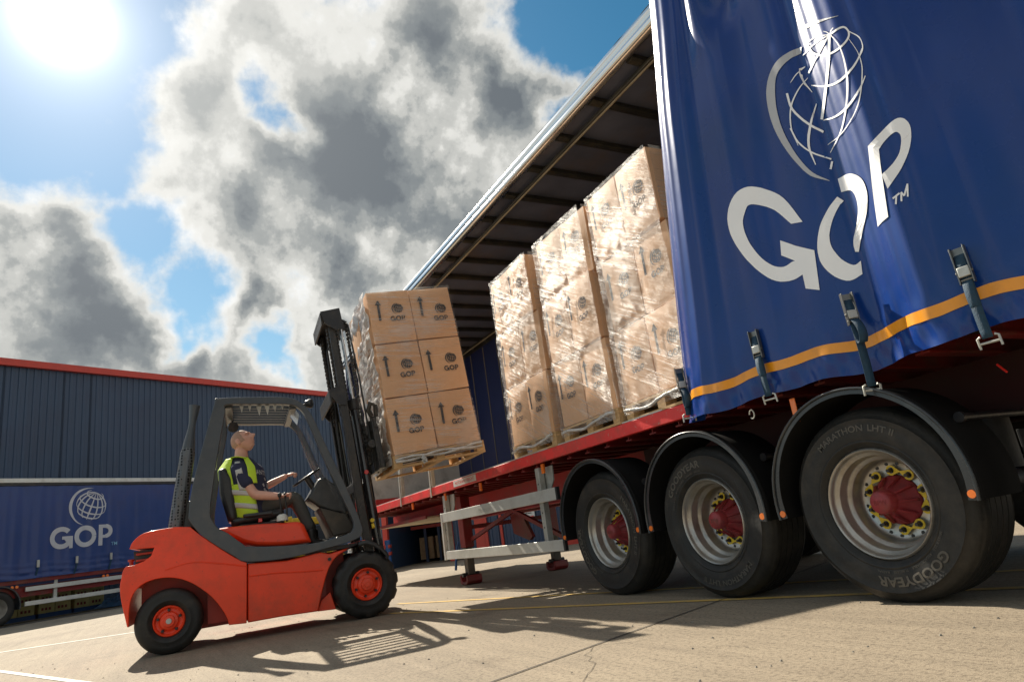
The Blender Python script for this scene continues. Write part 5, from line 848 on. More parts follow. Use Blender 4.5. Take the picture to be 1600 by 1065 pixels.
"globe":[((1.819,3.176),(1.830,3.146),(1.814,3.132),(1.803,3.161)),((1.830,3.146),(1.841,3.117),(1.826,3.104),(1.814,3.132)),((1.841,3.117),(1.852,3.088),(1.837,3.074),(1.826,3.104)),((1.852,3.088),(1.867,3.059),(1.850,3.043),(1.837,3.074)),((1.867,3.059),(1.886,3.031),(1.867,3.013),(1.850,3.043)),((1.886,3.031),(1.907,3.003),(1.888,2.984),(1.867,3.013)),((1.907,3.003),(1.929,2.973),(1.911,2.955),(1.888,2.984)),((1.929,2.973),(1.951,2.937),(1.935,2.922),(1.911,2.955)),((1.951,2.937),(1.977,2.900),(1.958,2.883),(1.935,2.922)),((1.977,2.900),(2.007,2.864),(1.987,2.846),(1.958,2.883)),((2.007,2.864),(2.035,2.822),(2.018,2.807),(1.987,2.846)),((2.035,2.822),(2.063,2.781),(2.044,2.764),(2.018,2.807)),((1.807,3.157),(1.798,3.127),(1.793,3.127),(1.803,3.156)),((1.798,3.127),(1.789,3.099),(1.783,3.098),(1.793,3.127)),((1.789,3.099),(1.782,3.069),(1.774,3.068),(1.783,3.098)),((1.782,3.069),(1.777,3.039),(1.769,3.035),(1.774,3.068)),((1.777,3.039),(1.776,3.004),(1.767,3.000),(1.769,3.035)),((1.776,3.004),(1.777,2.967),(1.767,2.961),(1.767,3.000)),((1.777,2.967),(1.781,2.929),(1.770,2.923),(1.767,2.961)),((1.781,2.929),(1.786,2.893),(1.775,2.885),(1.770,2.923)),((1.786,2.893),(1.794,2.858),(1.782,2.850),(1.775,2.885)),((1.794,2.858),(1.804,2.824),(1.792,2.815),(1.782,2.850)),((1.804,2.824),(1.817,2.790),(1.805,2.781),(1.792,2.815)),((1.817,2.790),(1.832,2.755),(1.821,2.746),(1.805,2.781)),((1.832,2.755),(1.850,2.719),(1.840,2.709),(1.821,2.746)),((1.850,2.719),(1.875,2.684),(1.864,2.673),(1.840,2.709)),((1.875,2.684),(1.905,2.654),(1.895,2.643),(1.864,2.673)),((1.905,2.654),(1.936,2.627),(1.927,2.618),(1.895,2.643)),((1.936,2.627),(1.964,2.603),(1.958,2.595),(1.927,2.618)),((1.964,2.603),(2.000,2.588),(1.993,2.581),(1.958,2.595)),((2.000,2.588),(2.033,2.572),(2.029,2.567),(1.993,2.581)),((2.033,2.572),(2.067,2.554),(2.063,2.550),(2.029,2.567)),((1.996,3.259),(1.992,3.240),(1.976,3.232),(1.980,3.250)),((1.992,3.240),(1.988,3.222),(1.972,3.214),(1.976,3.232)),((1.988,3.222),(1.983,3.202),(1.968,3.197),(1.972,3.214)),((1.983,3.202),(1.974,3.181),(1.962,3.181),(1.968,3.197)),((1.974,3.181),(1.962,3.161),(1.952,3.165),(1.962,3.181)),((1.962,3.161),(1.948,3.142),(1.940,3.148),(1.952,3.165)),((1.948,3.142),(1.933,3.124),(1.926,3.131),(1.940,3.148)),((1.933,3.124),(1.917,3.106),(1.911,3.114),(1.926,3.131)),((1.917,3.106),(1.900,3.090),(1.895,3.099),(1.911,3.114)),((1.900,3.090),(1.882,3.075),(1.880,3.086),(1.895,3.099)),((1.882,3.075),(1.865,3.062),(1.864,3.075),(1.880,3.086)),((1.865,3.062),(1.847,3.053),(1.848,3.066),(1.864,3.075)),((1.847,3.053),(1.829,3.046),(1.831,3.060),(1.848,3.066)),((1.829,3.046),(1.809,3.040),(1.812,3.054),(1.831,3.060)),((1.809,3.040),(1.789,3.035),(1.792,3.049),(1.812,3.054)),((1.789,3.035),(1.770,3.032),(1.774,3.046),(1.792,3.049)),((1.770,3.032),(1.754,3.033),(1.759,3.046),(1.774,3.046)),((1.754,3.033),(1.741,3.037),(1.745,3.050),(1.759,3.046)),((1.741,3.037),(1.728,3.043),(1.734,3.055),(1.745,3.050)),((1.728,3.043),(1.718,3.050),(1.725,3.061),(1.734,3.055)),((1.718,3.050),(1.711,3.057),(1.718,3.068),(1.725,3.061)),((1.711,3.057),(1.705,3.067),(1.713,3.075),(1.718,3.068)),((1.705,3.067),(1.701,3.077),(1.711,3.084),(1.713,3.075)),((1.701,3.077),(1.700,3.088),(1.709,3.092),(1.711,3.084)),((1.700,3.088),(1.701,3.100),(1.710,3.101),(1.709,3.092)),((1.701,3.100),(1.704,3.114),(1.712,3.112),(1.710,3.101)),((1.704,3.114),(1.708,3.127),(1.716,3.122),(1.712,3.112)),((1.708,3.127),(1.715,3.138),(1.720,3.130),(1.716,3.122)),((1.715,3.138),(1.722,3.146),(1.725,3.135),(1.720,3.130)),((1.722,3.146),(1.731,3.151),(1.731,3.138),(1.725,3.135)),((1.731,3.151),(1.740,3.154),(1.739,3.141),(1.731,3.138)),((1.740,3.154),(1.750,3.156),(1.748,3.143),(1.739,3.141)),((1.750,3.156),(1.761,3.158),(1.758,3.144),(1.748,3.143)),((1.761,3.158),(1.774,3.160),(1.770,3.146),(1.758,3.144)),((1.774,3.160),(1.789,3.163),(1.785,3.149),(1.770,3.146)),((1.789,3.163),(1.803,3.167),(1.799,3.152),(1.785,3.149)),((1.986,3.259),(1.967,3.254),(1.970,3.261),(1.989,3.267)),((1.967,3.254),(1.952,3.251),(1.954,3.258),(1.970,3.261)),((1.952,3.251),(1.936,3.248),(1.938,3.255),(1.954,3.258)),((1.936,3.248),(1.916,3.239),(1.917,3.245),(1.938,3.255)),((1.916,3.239),(1.891,3.221),(1.890,3.226),(1.917,3.245)),((1.891,3.221),(1.863,3.199),(1.862,3.205),(1.890,3.226)),((1.863,3.199),(1.838,3.181),(1.838,3.187),(1.862,3.205)),((1.838,3.181),(1.816,3.166),(1.815,3.171),(1.838,3.187)),((1.716,3.053),(1.711,3.026),(1.708,3.026),(1.714,3.053)),((1.711,3.026),(1.705,3.000),(1.702,3.000),(1.708,3.026)),((1.705,3.000),(1.700,2.974),(1.697,2.974),(1.702,3.000)),((1.700,2.974),(1.696,2.950),(1.693,2.949),(1.697,2.974)),((1.696,2.950),(1.695,2.926),(1.691,2.925),(1.693,2.949)),((1.695,2.926),(1.695,2.904),(1.690,2.903),(1.691,2.925)),((1.695,2.904),(1.696,2.882),(1.691,2.880),(1.690,2.903)),((1.696,2.882),(1.698,2.861),(1.693,2.858),(1.691,2.880)),((1.698,2.861),(1.702,2.840),(1.697,2.836),(1.693,2.858)),((1.702,2.840),(1.708,2.819),(1.703,2.815),(1.697,2.836)),((1.708,2.819),(1.715,2.798),(1.709,2.794),(1.703,2.815)),((1.715,2.798),(1.722,2.776),(1.717,2.771),(1.709,2.794)),((1.722,2.776),(1.731,2.752),(1.726,2.747),(1.717,2.771)),((1.731,2.752),(1.741,2.727),(1.736,2.722),(1.726,2.747)),((1.741,2.727),(1.752,2.703),(1.747,2.697),(1.736,2.722)),((1.752,2.703),(1.765,2.681),(1.759,2.675),(1.747,2.697)),((1.765,2.681),(1.780,2.663),(1.774,2.657),(1.759,2.675)),((1.780,2.663),(1.798,2.649),(1.792,2.642),(1.774,2.657)),((1.798,2.649),(1.817,2.635),(1.812,2.629),(1.792,2.642)),((1.817,2.635),(1.838,2.622),(1.834,2.616),(1.812,2.629)),((1.838,2.622),(1.863,2.611),(1.859,2.605),(1.834,2.616)),((1.863,2.611),(1.896,2.606),(1.892,2.599),(1.859,2.605)),((1.896,2.606),(1.930,2.602),(1.927,2.596),(1.892,2.599)),((1.930,2.602),(1.959,2.597),(1.956,2.592),(1.927,2.596)),((1.959,2.597),(1.987,2.598),(1.985,2.593),(1.956,2.592)),((1.987,2.598),(2.015,2.603),(2.014,2.598),(1.985,2.593)),((2.015,2.603),(2.040,2.605),(2.039,2.601),(2.014,2.598)),((2.040,2.605),(2.067,2.608),(2.066,2.605),(2.039,2.601)),((1.705,3.093),(1.694,3.074),(1.691,3.078),(1.701,3.096)),((1.694,3.074),(1.683,3.056),(1.679,3.059),(1.691,3.078)),((1.683,3.056),(1.673,3.038),(1.668,3.040),(1.679,3.059)),((1.673,3.038),(1.666,3.020),(1.660,3.020),(1.668,3.040)),((1.666,3.020),(1.662,3.002),(1.657,3.001),(1.660,3.020)),((1.662,3.002),(1.661,2.984),(1.656,2.982),(1.657,3.001)),((1.661,2.984),(1.663,2.967),(1.657,2.964),(1.656,2.982)),((1.663,2.967),(1.666,2.952),(1.661,2.948),(1.657,2.964)),((1.666,2.952),(1.672,2.941),(1.667,2.936),(1.661,2.948)),((1.672,2.941),(1.680,2.932),(1.676,2.926),(1.667,2.936)),((1.680,2.932),(1.689,2.924),(1.685,2.918),(1.676,2.926)),((1.689,2.924),(1.697,2.914),(1.694,2.909),(1.685,2.918)),((2.054,3.012),(2.032,2.991),(2.029,2.997),(2.051,3.016)),((2.032,2.991),(2.009,2.970),(2.005,2.975),(2.029,2.997)),((2.009,2.970),(1.984,2.945),(1.980,2.952),(2.005,2.975)),((1.984,2.945),(1.959,2.925),(1.957,2.934),(1.980,2.952)),((1.959,2.925),(1.938,2.910),(1.936,2.921),(1.957,2.934)),((1.938,2.910),(1.914,2.894),(1.913,2.906),(1.936,2.921)),((1.914,2.894),(1.887,2.878),(1.889,2.892),(1.913,2.906)),((1.887,2.878),(1.861,2.866),(1.864,2.881),(1.889,2.892)),((1.861,2.866),(1.837,2.860),(1.841,2.876),(1.864,2.881)),((1.837,2.860),(1.812,2.859),(1.818,2.875),(1.841,2.876)),((1.812,2.859),(1.788,2.858),(1.794,2.874),(1.818,2.875)),((1.788,2.858),(1.766,2.860),(1.772,2.875),(1.794,2.874)),((1.766,2.860),(1.748,2.867),(1.754,2.880),(1.772,2.875)),((1.748,2.867),(1.732,2.876),(1.738,2.888),(1.754,2.880)),((1.732,2.876),(1.718,2.887),(1.724,2.898),(1.738,2.888)),((1.718,2.887),(1.705,2.899),(1.710,2.908),(1.724,2.898)),((1.705,2.899),(1.693,2.911),(1.699,2.919),(1.710,2.908)),((1.693,2.911),(1.683,2.924),(1.688,2.931),(1.699,2.919)),((1.683,2.924),(1.674,2.937),(1.678,2.943),(1.688,2.931)),((1.674,2.937),(1.664,2.949),(1.667,2.954),(1.678,2.943)),((2.043,2.756),(2.023,2.746),(2.022,2.753),(2.042,2.761)),((2.023,2.746),(2.001,2.732),(2.000,2.741),(2.022,2.753)),((2.001,2.732),(1.976,2.718),(1.977,2.729),(2.000,2.741)),((1.976,2.718),(1.952,2.709),(1.954,2.721),(1.977,2.729)),((1.952,2.709),(1.928,2.702),(1.932,2.717),(1.954,2.721)),((1.928,2.702),(1.899,2.694),(1.905,2.710),(1.932,2.717)),((1.899,2.694),(1.870,2.688),(1.877,2.705),(1.905,2.710)),((1.870,2.688),(1.843,2.688),(1.850,2.704),(1.877,2.705)),((1.843,2.688),(1.816,2.695),(1.824,2.710),(1.850,2.704)),((1.816,2.695),(1.787,2.703),(1.796,2.717),(1.824,2.710)),((1.787,2.703),(1.761,2.714),(1.769,2.727),(1.796,2.717)),((1.761,2.714),(1.742,2.729),(1.748,2.740),(1.769,2.727)),((1.742,2.729),(1.728,2.744),(1.733,2.753),(1.748,2.740)),((1.728,2.744),(1.716,2.759),(1.721,2.766),(1.733,2.753)),((1.716,2.759),(1.705,2.774),(1.709,2.780),(1.721,2.766)),((1.705,2.774),(1.694,2.789),(1.697,2.793),(1.709,2.780)),((1.815,3.172),(1.841,3.160),(1.834,3.149),(1.808,3.161)),((1.841,3.160),(1.869,3.151),(1.862,3.138),(1.834,3.149)),((1.869,3.151),(1.902,3.147),(1.893,3.133),(1.862,3.138)),((1.902,3.147),(1.934,3.141),(1.926,3.128),(1.893,3.133)),((1.934,3.141),(1.962,3.130),(1.954,3.118),(1.926,3.128)),((1.962,3.130),(1.993,3.124),(1.983,3.110),(1.954,3.118)),((1.993,3.124),(2.023,3.116),(2.015,3.103),(1.983,3.110)),((2.023,3.116),(2.051,3.104),(2.042,3.091),(2.015,3.103)),((1.817,3.170),(1.843,3.177),(1.842,3.170),(1.815,3.163)),((1.843,3.177),(1.874,3.189),(1.872,3.182),(1.842,3.170)),((1.874,3.189),(1.908,3.205),(1.906,3.198),(1.872,3.182)),((1.908,3.205),(1.940,3.216),(1.938,3.209),(1.906,3.198)),((1.940,3.216),(1.967,3.220),(1.964,3.213),(1.938,3.209)),((1.967,3.220),(1.997,3.227),(1.993,3.219),(1.964,3.213)),((1.997,3.227),(2.025,3.231),(2.022,3.224),(1.993,3.219)),((2.025,3.231),(2.051,3.232),(2.047,3.225),(2.022,3.224)),((2.055,3.156),(2.070,3.163),(2.068,3.155),(2.054,3.151)),((2.070,3.163),(2.081,3.166),(2.079,3.156),(2.068,3.155)),((2.081,3.166),(2.092,3.166),(2.087,3.154),(2.079,3.156)),((2.092,3.166),(2.096,3.152),(2.091,3.149),(2.087,3.154)),((2.096,3.152),(2.099,3.137),(2.090,3.134),(2.091,3.149)),((2.099,3.137),(2.100,3.117),(2.089,3.116),(2.090,3.134)),((2.100,3.117),(2.098,3.095),(2.091,3.099),(2.089,3.116)),((2.098,3.095),(2.094,3.072),(2.089,3.077),(2.091,3.099)),((2.094,3.072),(2.093,3.053),(2.084,3.054),(2.089,3.077)),((2.093,3.053),(2.085,3.027),(2.077,3.028),(2.084,3.054)),((2.085,3.027),(2.075,3.000),(2.069,3.001),(2.077,3.028)),((2.075,3.000),(2.065,2.973),(2.060,2.972),(2.069,3.001)),((2.163,3.110),(2.150,3.117),(2.153,3.122),(2.164,3.113)),((2.150,3.117),(2.138,3.125),(2.141,3.131),(2.153,3.122)),((2.138,3.125),(2.126,3.133),(2.130,3.139),(2.141,3.131)),((2.126,3.133),(2.114,3.138),(2.117,3.146),(2.130,3.139)),((2.114,3.138),(2.100,3.142),(2.102,3.149),(2.117,3.146)),((2.100,3.142),(2.091,3.151),(2.091,3.155),(2.102,3.149)),((2.091,3.151),(2.075,3.152),(2.076,3.157),(2.091,3.155)),((2.075,3.152),(2.055,3.149),(2.057,3.152),(2.076,3.157)),((2.063,3.079),(2.084,3.075),(2.082,3.069),(2.061,3.074)),((2.084,3.075),(2.097,3.062),(2.094,3.056),(2.082,3.069)),((2.097,3.062),(2.116,3.054),(2.112,3.047),(2.094,3.056)),((2.116,3.054),(2.134,3.042),(2.129,3.034),(2.112,3.047)),((2.134,3.042),(2.153,3.026),(2.147,3.018),(2.129,3.034)),((2.153,3.026),(2.173,3.008),(2.166,2.999),(2.147,3.018)),((2.173,3.008),(2.192,2.987),(2.184,2.979),(2.166,2.999)),((2.192,2.987),(2.208,2.963),(2.199,2.955),(2.184,2.979)),((2.208,2.963),(2.221,2.935),(2.212,2.927),(2.199,2.955)),((2.221,2.935),(2.232,2.902),(2.223,2.896),(2.212,2.927)),((2.232,2.902),(2.240,2.867),(2.231,2.862),(2.223,2.896)),((2.240,2.867),(2.244,2.833),(2.236,2.829),(2.231,2.862)),((2.244,2.833),(2.244,2.799),(2.237,2.797),(2.236,2.829)),((2.244,2.799),(2.240,2.765),(2.234,2.764),(2.237,2.797)),((2.240,2.765),(2.235,2.732),(2.230,2.731),(2.234,2.764)),((2.235,2.732),(2.230,2.699),(2.227,2.698),(2.230,2.731)),((2.210,3.065),(2.211,3.036),(2.196,3.030),(2.196,3.059)),((2.211,3.036),(2.212,3.007),(2.198,3.001),(2.196,3.030)),((2.212,3.007),(2.212,2.977),(2.197,2.973),(2.198,3.001)),((2.212,2.977),(2.206,2.944),(2.193,2.943),(2.197,2.973)),((2.206,2.944),(2.195,2.907),(2.182,2.910),(2.193,2.943)),((2.195,2.907),(2.179,2.870),(2.167,2.874),(2.182,2.910)),((2.179,2.870),(2.162,2.833),(2.151,2.839),(2.167,2.874)),((2.162,2.833),(2.144,2.800),(2.134,2.807),(2.151,2.839)),((2.144,2.800),(2.127,2.770),(2.117,2.778),(2.134,2.807)),((2.127,2.770),(2.108,2.742),(2.099,2.750),(2.117,2.778)),((2.108,2.742),(2.093,2.720),(2.084,2.729),(2.099,2.750)),((2.093,2.720),(2.074,2.693),(2.063,2.699),(2.084,2.729)),((2.059,2.889),(2.081,2.868),(2.075,2.861),(2.053,2.882)),((2.081,2.868),(2.095,2.839),(2.092,2.835),(2.075,2.861)),((2.095,2.839),(2.113,2.813),(2.103,2.803),(2.092,2.835)),((2.113,2.813),(2.129,2.786),(2.117,2.775),(2.103,2.803)),((2.129,2.786),(2.143,2.757),(2.130,2.747),(2.117,2.775)),((2.143,2.757),(2.157,2.728),(2.143,2.717),(2.130,2.747)),((2.157,2.728),(2.167,2.696),(2.153,2.688),(2.143,2.717)),((2.167,2.696),(2.174,2.663),(2.160,2.657),(2.153,2.688)),((2.174,2.663),(2.175,2.629),(2.163,2.626),(2.160,2.657)),((2.175,2.629),(2.172,2.593),(2.162,2.592),(2.163,2.626)),((2.172,2.593),(2.167,2.558),(2.160,2.557),(2.162,2.592)),((2.167,2.558),(2.163,2.524),(2.158,2.523),(2.160,2.557)),((2.251,2.836),(2.246,2.806),(2.236,2.805),(2.240,2.834)),((2.246,2.806),(2.242,2.777),(2.231,2.776),(2.236,2.805)),((2.242,2.777),(2.236,2.748),(2.226,2.748),(2.231,2.776)),((2.236,2.748),(2.227,2.718),(2.218,2.720),(2.226,2.748)),((2.227,2.718),(2.214,2.689),(2.205,2.692),(2.218,2.720)),((2.214,2.689),(2.199,2.660),(2.191,2.664),(2.205,2.692)),((2.199,2.660),(2.181,2.631),(2.175,2.636),(2.191,2.664)),((2.181,2.631),(2.163,2.604),(2.156,2.610),(2.175,2.636)),((2.163,2.604),(2.141,2.578),(2.136,2.585),(2.156,2.610)),((2.141,2.578),(2.118,2.554),(2.113,2.561),(2.136,2.585)),((2.118,2.554),(2.095,2.531),(2.094,2.541),(2.113,2.561)),((2.095,2.531),(2.075,2.509),(2.069,2.516),(2.094,2.541)),((2.076,2.501),(2.082,2.491),(2.072,2.482),(2.065,2.491)),((2.082,2.491),(2.088,2.481),(2.077,2.472),(2.072,2.482)),((2.088,2.481),(2.093,2.471),(2.083,2.462),(2.077,2.472)),((2.093,2.471),(2.095,2.458),(2.089,2.452),(2.083,2.462)),((1.842,3.211),(1.838,3.206),(1.835,3.210),(1.839,3.215)),((1.838,3.206),(1.834,3.202),(1.831,3.205),(1.835,3.210)),((1.834,3.202),(1.830,3.197),(1.827,3.200),(1.831,3.205)),((1.830,3.197),(1.826,3.192),(1.822,3.194),(1.827,3.200)),((1.826,3.192),(1.823,3.186),(1.819,3.187),(1.822,3.194)),((1.823,3.186),(1.820,3.180),(1.815,3.180),(1.819,3.187)),((1.820,3.180),(1.817,3.173),(1.812,3.173),(1.815,3.180)),((1.817,3.173),(1.814,3.166),(1.809,3.167),(1.812,3.173)),((1.777,3.182),(1.781,3.181),(1.778,3.175),(1.774,3.175)),((1.781,3.181),(1.786,3.181),(1.783,3.175),(1.778,3.175)),((1.786,3.181),(1.790,3.181),(1.787,3.174),(1.783,3.175)),((1.790,3.181),(1.795,3.180),(1.791,3.173),(1.787,3.174)),((1.795,3.180),(1.799,3.177),(1.794,3.171),(1.791,3.173)),((1.799,3.177),(1.802,3.174),(1.798,3.168),(1.794,3.171)),((1.802,3.174),(1.806,3.171),(1.801,3.165),(1.798,3.168)),((1.806,3.171),(1.809,3.167),(1.804,3.161),(1.801,3.165))],
"crescent":[((2.038,3.284),(2.064,3.299),(2.075,3.260),(2.053,3.249)),((2.064,3.299),(2.084,3.308),(2.090,3.263),(2.075,3.260)),((2.084,3.308),(2.097,3.307),(2.103,3.262),(2.090,3.263)),((2.097,3.307),(2.116,3.311),(2.120,3.263),(2.103,3.262)),((2.116,3.311),(2.136,3.312),(2.137,3.261),(2.120,3.263)),((2.136,3.312),(2.158,3.313),(2.156,3.258),(2.137,3.261)),((2.158,3.313),(2.180,3.312),(2.174,3.253),(2.156,3.258)),((2.180,3.312),(2.202,3.309),(2.191,3.247),(2.174,3.253)),((2.202,3.309),(2.223,3.302),(2.206,3.241),(2.191,3.247)),((2.223,3.302),(2.243,3.292),(2.220,3.233),(2.206,3.241)),((2.243,3.292),(2.263,3.280),(2.232,3.223),(2.220,3.233)),((2.263,3.280),(2.280,3.265),(2.243,3.210),(2.232,3.223)),((2.280,3.265),(2.296,3.248),(2.253,3.194),(2.243,3.210)),((2.296,3.248),(2.310,3.229),(2.262,3.174),(2.253,3.194)),((2.310,3.229),(2.322,3.207),(2.269,3.152),(2.262,3.174)),((2.322,3.207),(2.333,3.183),(2.277,3.129),(2.269,3.152)),((2.333,3.183),(2.341,3.158),(2.284,3.103),(2.277,3.129)),((2.341,3.158),(2.348,3.130),(2.290,3.075),(2.284,3.103)),((2.348,3.130),(2.353,3.100),(2.296,3.045),(2.290,3.075)),((2.353,3.100),(2.357,3.067),(2.300,3.014),(2.296,3.045)),((2.357,3.067),(2.359,3.030),(2.302,2.981),(2.300,3.014)),((2.359,3.030),(2.360,2.990),(2.303,2.948),(2.302,2.981)),((2.360,2.990),(2.358,2.949),(2.303,2.913),(2.303,2.948)),((2.358,2.949),(2.355,2.908),(2.301,2.878),(2.303,2.913)),((2.355,2.908),(2.349,2.867),(2.297,2.842),(2.301,2.878)),((2.349,2.867),(2.341,2.825),(2.292,2.805),(2.297,2.842)),((2.341,2.825),(2.332,2.784),(2.285,2.769),(2.292,2.805)),((2.332,2.784),(2.321,2.745),(2.277,2.733),(2.285,2.769)),((2.321,2.745),(2.310,2.707),(2.269,2.698),(2.277,2.733)),((2.310,2.707),(2.298,2.670),(2.260,2.665),(2.269,2.698)),((2.298,2.670),(2.285,2.635),(2.250,2.632),(2.260,2.665)),((2.285,2.635),(2.271,2.601),(2.239,2.600),(2.250,2.632)),((2.271,2.601),(2.257,2.568),(2.228,2.570),(2.239,2.600)),((2.257,2.568),(2.243,2.535),(2.216,2.540),(2.228,2.570)),((2.243,2.535),(2.227,2.505),(2.203,2.512),(2.216,2.540)),((2.227,2.505),(2.209,2.476),(2.188,2.485),(2.203,2.512)),((2.209,2.476),(2.186,2.451),(2.171,2.460),(2.188,2.485)),((2.186,2.451),(2.162,2.429),(2.151,2.436),(2.171,2.460)),((2.162,2.429),(2.137,2.408),(2.131,2.413),(2.151,2.436)),((2.137,2.408),(2.113,2.387),(2.112,2.390),(2.131,2.413))],
"crescent_tip":[((1.728,3.224),(1.746,3.234),(1.747,3.229),(1.729,3.221)),((1.746,3.234),(1.766,3.246),(1.767,3.239),(1.747,3.229)),((1.766,3.246),(1.789,3.261),(1.790,3.253),(1.767,3.239)),((1.789,3.261),(1.810,3.277),(1.812,3.266),(1.790,3.253)),((1.810,3.277),(1.829,3.289),(1.830,3.275),(1.812,3.266)),((1.829,3.289),(1.846,3.300),(1.847,3.283),(1.830,3.275)),((1.846,3.300),(1.864,3.312),(1.865,3.292),(1.847,3.283)),((1.864,3.312),(1.883,3.326),(1.885,3.303),(1.865,3.292)),((1.883,3.326),(1.905,3.341),(1.906,3.317),(1.885,3.303)),((1.905,3.341),(1.925,3.356),(1.927,3.329),(1.906,3.317)),((1.925,3.356),(1.944,3.367),(1.946,3.339),(1.927,3.329)),((1.944,3.367),(1.963,3.378),(1.965,3.348),(1.946,3.339))]}
def lmesh(quadsets,off=.005):
    mb=MB()
    for q in quadsets:
        # subdivide each quad along its length so that it follows the folds
        a,b,c,d=[Vector(p) for p in q]; L=max((b-a).length,(c-d).length); n=max(1,int(L/.03))
        for i in range(n):
            t0,t1=i/n,(i+1)/n; P=[a.lerp(b,t0),a.lerp(b,t1),d.lerp(c,t1),d.lerp(c,t0)]
            W2=max((P[0]-P[3]).length,(P[1]-P[2]).length); m2=max(1,int(W2/.03))
            for j in range(m2):
                s0,s1=j/m2,(j+1)/m2
                mb.add([onc(*P[0].lerp(P[3],s0),off),onc(*P[1].lerp(P[2],s0),off),onc(*P[1].lerp(P[2],s1),off),onc(*P[0].lerp(P[3],s1),off)],[(0,1,2,3)])
    return mb
for k_,nm_ in (('logo_letter_g','logo_letter'),('logo_letter_o_left','logo_letter'),('logo_letter_o_right','logo_letter'),('logo_letter_p','logo_letter'),('trademark_letters','trademark_letters')): lmesh(LOGO[k_]).build(nm_,m_logo,CT,fix=False)
lmesh(LOGO['globe']).build('logo_globe',m_logo,CT,fix=False)
lmesh(LOGO['crescent']).build('logo_crescent',m_logog,CT,fix=False)
lmesh(LOGO['crescent_tip']).build('logo_crescent_tip',m_logog,CT,fix=False)
# ratchet buckles with straps
def buckle(x,zt,zb,turn=0.0,loop=False,lift=0.0):
    y0=max(curtain_y(x+d_,zt-.1) for d_ in (-.03,0,.03))+.012+lift; q=Matrix.Translation((x,y0,zt))@Matrix.Rotation(turn,4,'Z')
    f=lambda a,b,c: q@Vector((-a,b,c))
    mb=MB()
    for s_ in (-1,1): mb.box((s_*.030-.003,0,-.19),(s_*.030+.003,.030,.0),tf=f)
    mb.box((-.03,.002,-.045),(.03,.010,-.005),tf=f); mb.cyl(f(-.038,.018,-.13),f(.038,.018,-.13),.007,n=10); mb.cyl(f(-.034,.02,-.17),f(.034,.02,-.17),.006,n=10)
    b=mb.build('ratchet_buckle',m_buck,TR,bevel=.001)
    mb=MB(); mb.box((-.026,.014,-.155),(.026,.034,-.105),tf=f); mb.build('lever',m_galv,b,bevel=.004)
    yb=max(curtain_y(x+d_,zb+.12) for d_ in (-.04,0,.04))+.014+lift; zE=zb+.025
    mb=MB(); n=14
    L=[(0,.020,-.05),(0,.016,-.19)]
    def ribbon(pts,w,nm,par,m_=m_strap):
        vs=[]
        for P in pts:
            for s_ in (-1,1): vs.append(q@Vector((-s_*w/2,P[1],P[2])))
        mb=MB(); mb.add(vs,[(2*i,2*i+1,2*i+3,2*i+2) for i in range(len(pts)-1)]); return mb.build(nm,m_,par,solid=.0025,smooth=True)
    dz=zE-zt
    pts=[(0,.012,-.04),(0,.026,-.09),(0,.012,-.14)]+[(0,.014+.010*math.sin(t*3.1)+(yb-y0)*t,-.16+(dz+.16)*t) for t in [i/10 for i in range(11)]]
    ribbon(pts,.046,'strap',b)
    lp=[(0,.02,-.17),(0,.034,-.20),(0,.040,-.25),(0,.034,-.295),(0,.022,-.315),(0,.016,-.29),(0,.016,-.22)]
    if loop: lp=[(0,.03,-.16),(0,.075,-.20),(0,.095,-.26),(0,.07,-.305),(0,.03,-.30),(0,.018,-.24)]
    ribbon([tuple(v) for v in smoothpts(lp,2)],.046,'strap_tail',b)
    yh=yb-y0
    mb=MB(); mb.tube([f(-.045,yh+.005,dz-.045),f(-.045,yh+.012,dz+.005),f(-.030,yh+.014,dz+.012)],.006,8); mb.tube([f(.045,yh+.005,dz-.045),f(.045,yh+.012,dz+.005),f(.030,yh+.014,dz+.012)],.006,8); mb.cyl(f(-.045,yh+.006,dz-.020),f(.045,yh+.006,dz-.020),.006,n=8); mb.build('hook',m_galv,b,smooth=True)
    return b
buckle(2.86,1.70,1.235,.1)
buckle(2.20,1.70,1.13,.95,True,.035)
buckle(1.555,1.69,1.20,.12)
buckle(3.63,1.66,1.27,1.1,True,.02)
mb=MB(); mb.box((2.745,-3.53,1.07),(2.785,-3.52,1.22)); mb.build('orange_tag',m_or,TR,bevel=.004)
mb=MB(); mb.tube([tuple(Vector((3.15,-3.58,1.25))+Vector((.02*math.cos(t),0,-.05+.03*math.sin(t)))) for t in [i*.5 for i in range(12)]],.005,6); mb.build('spare_hook',m_galv,TR)
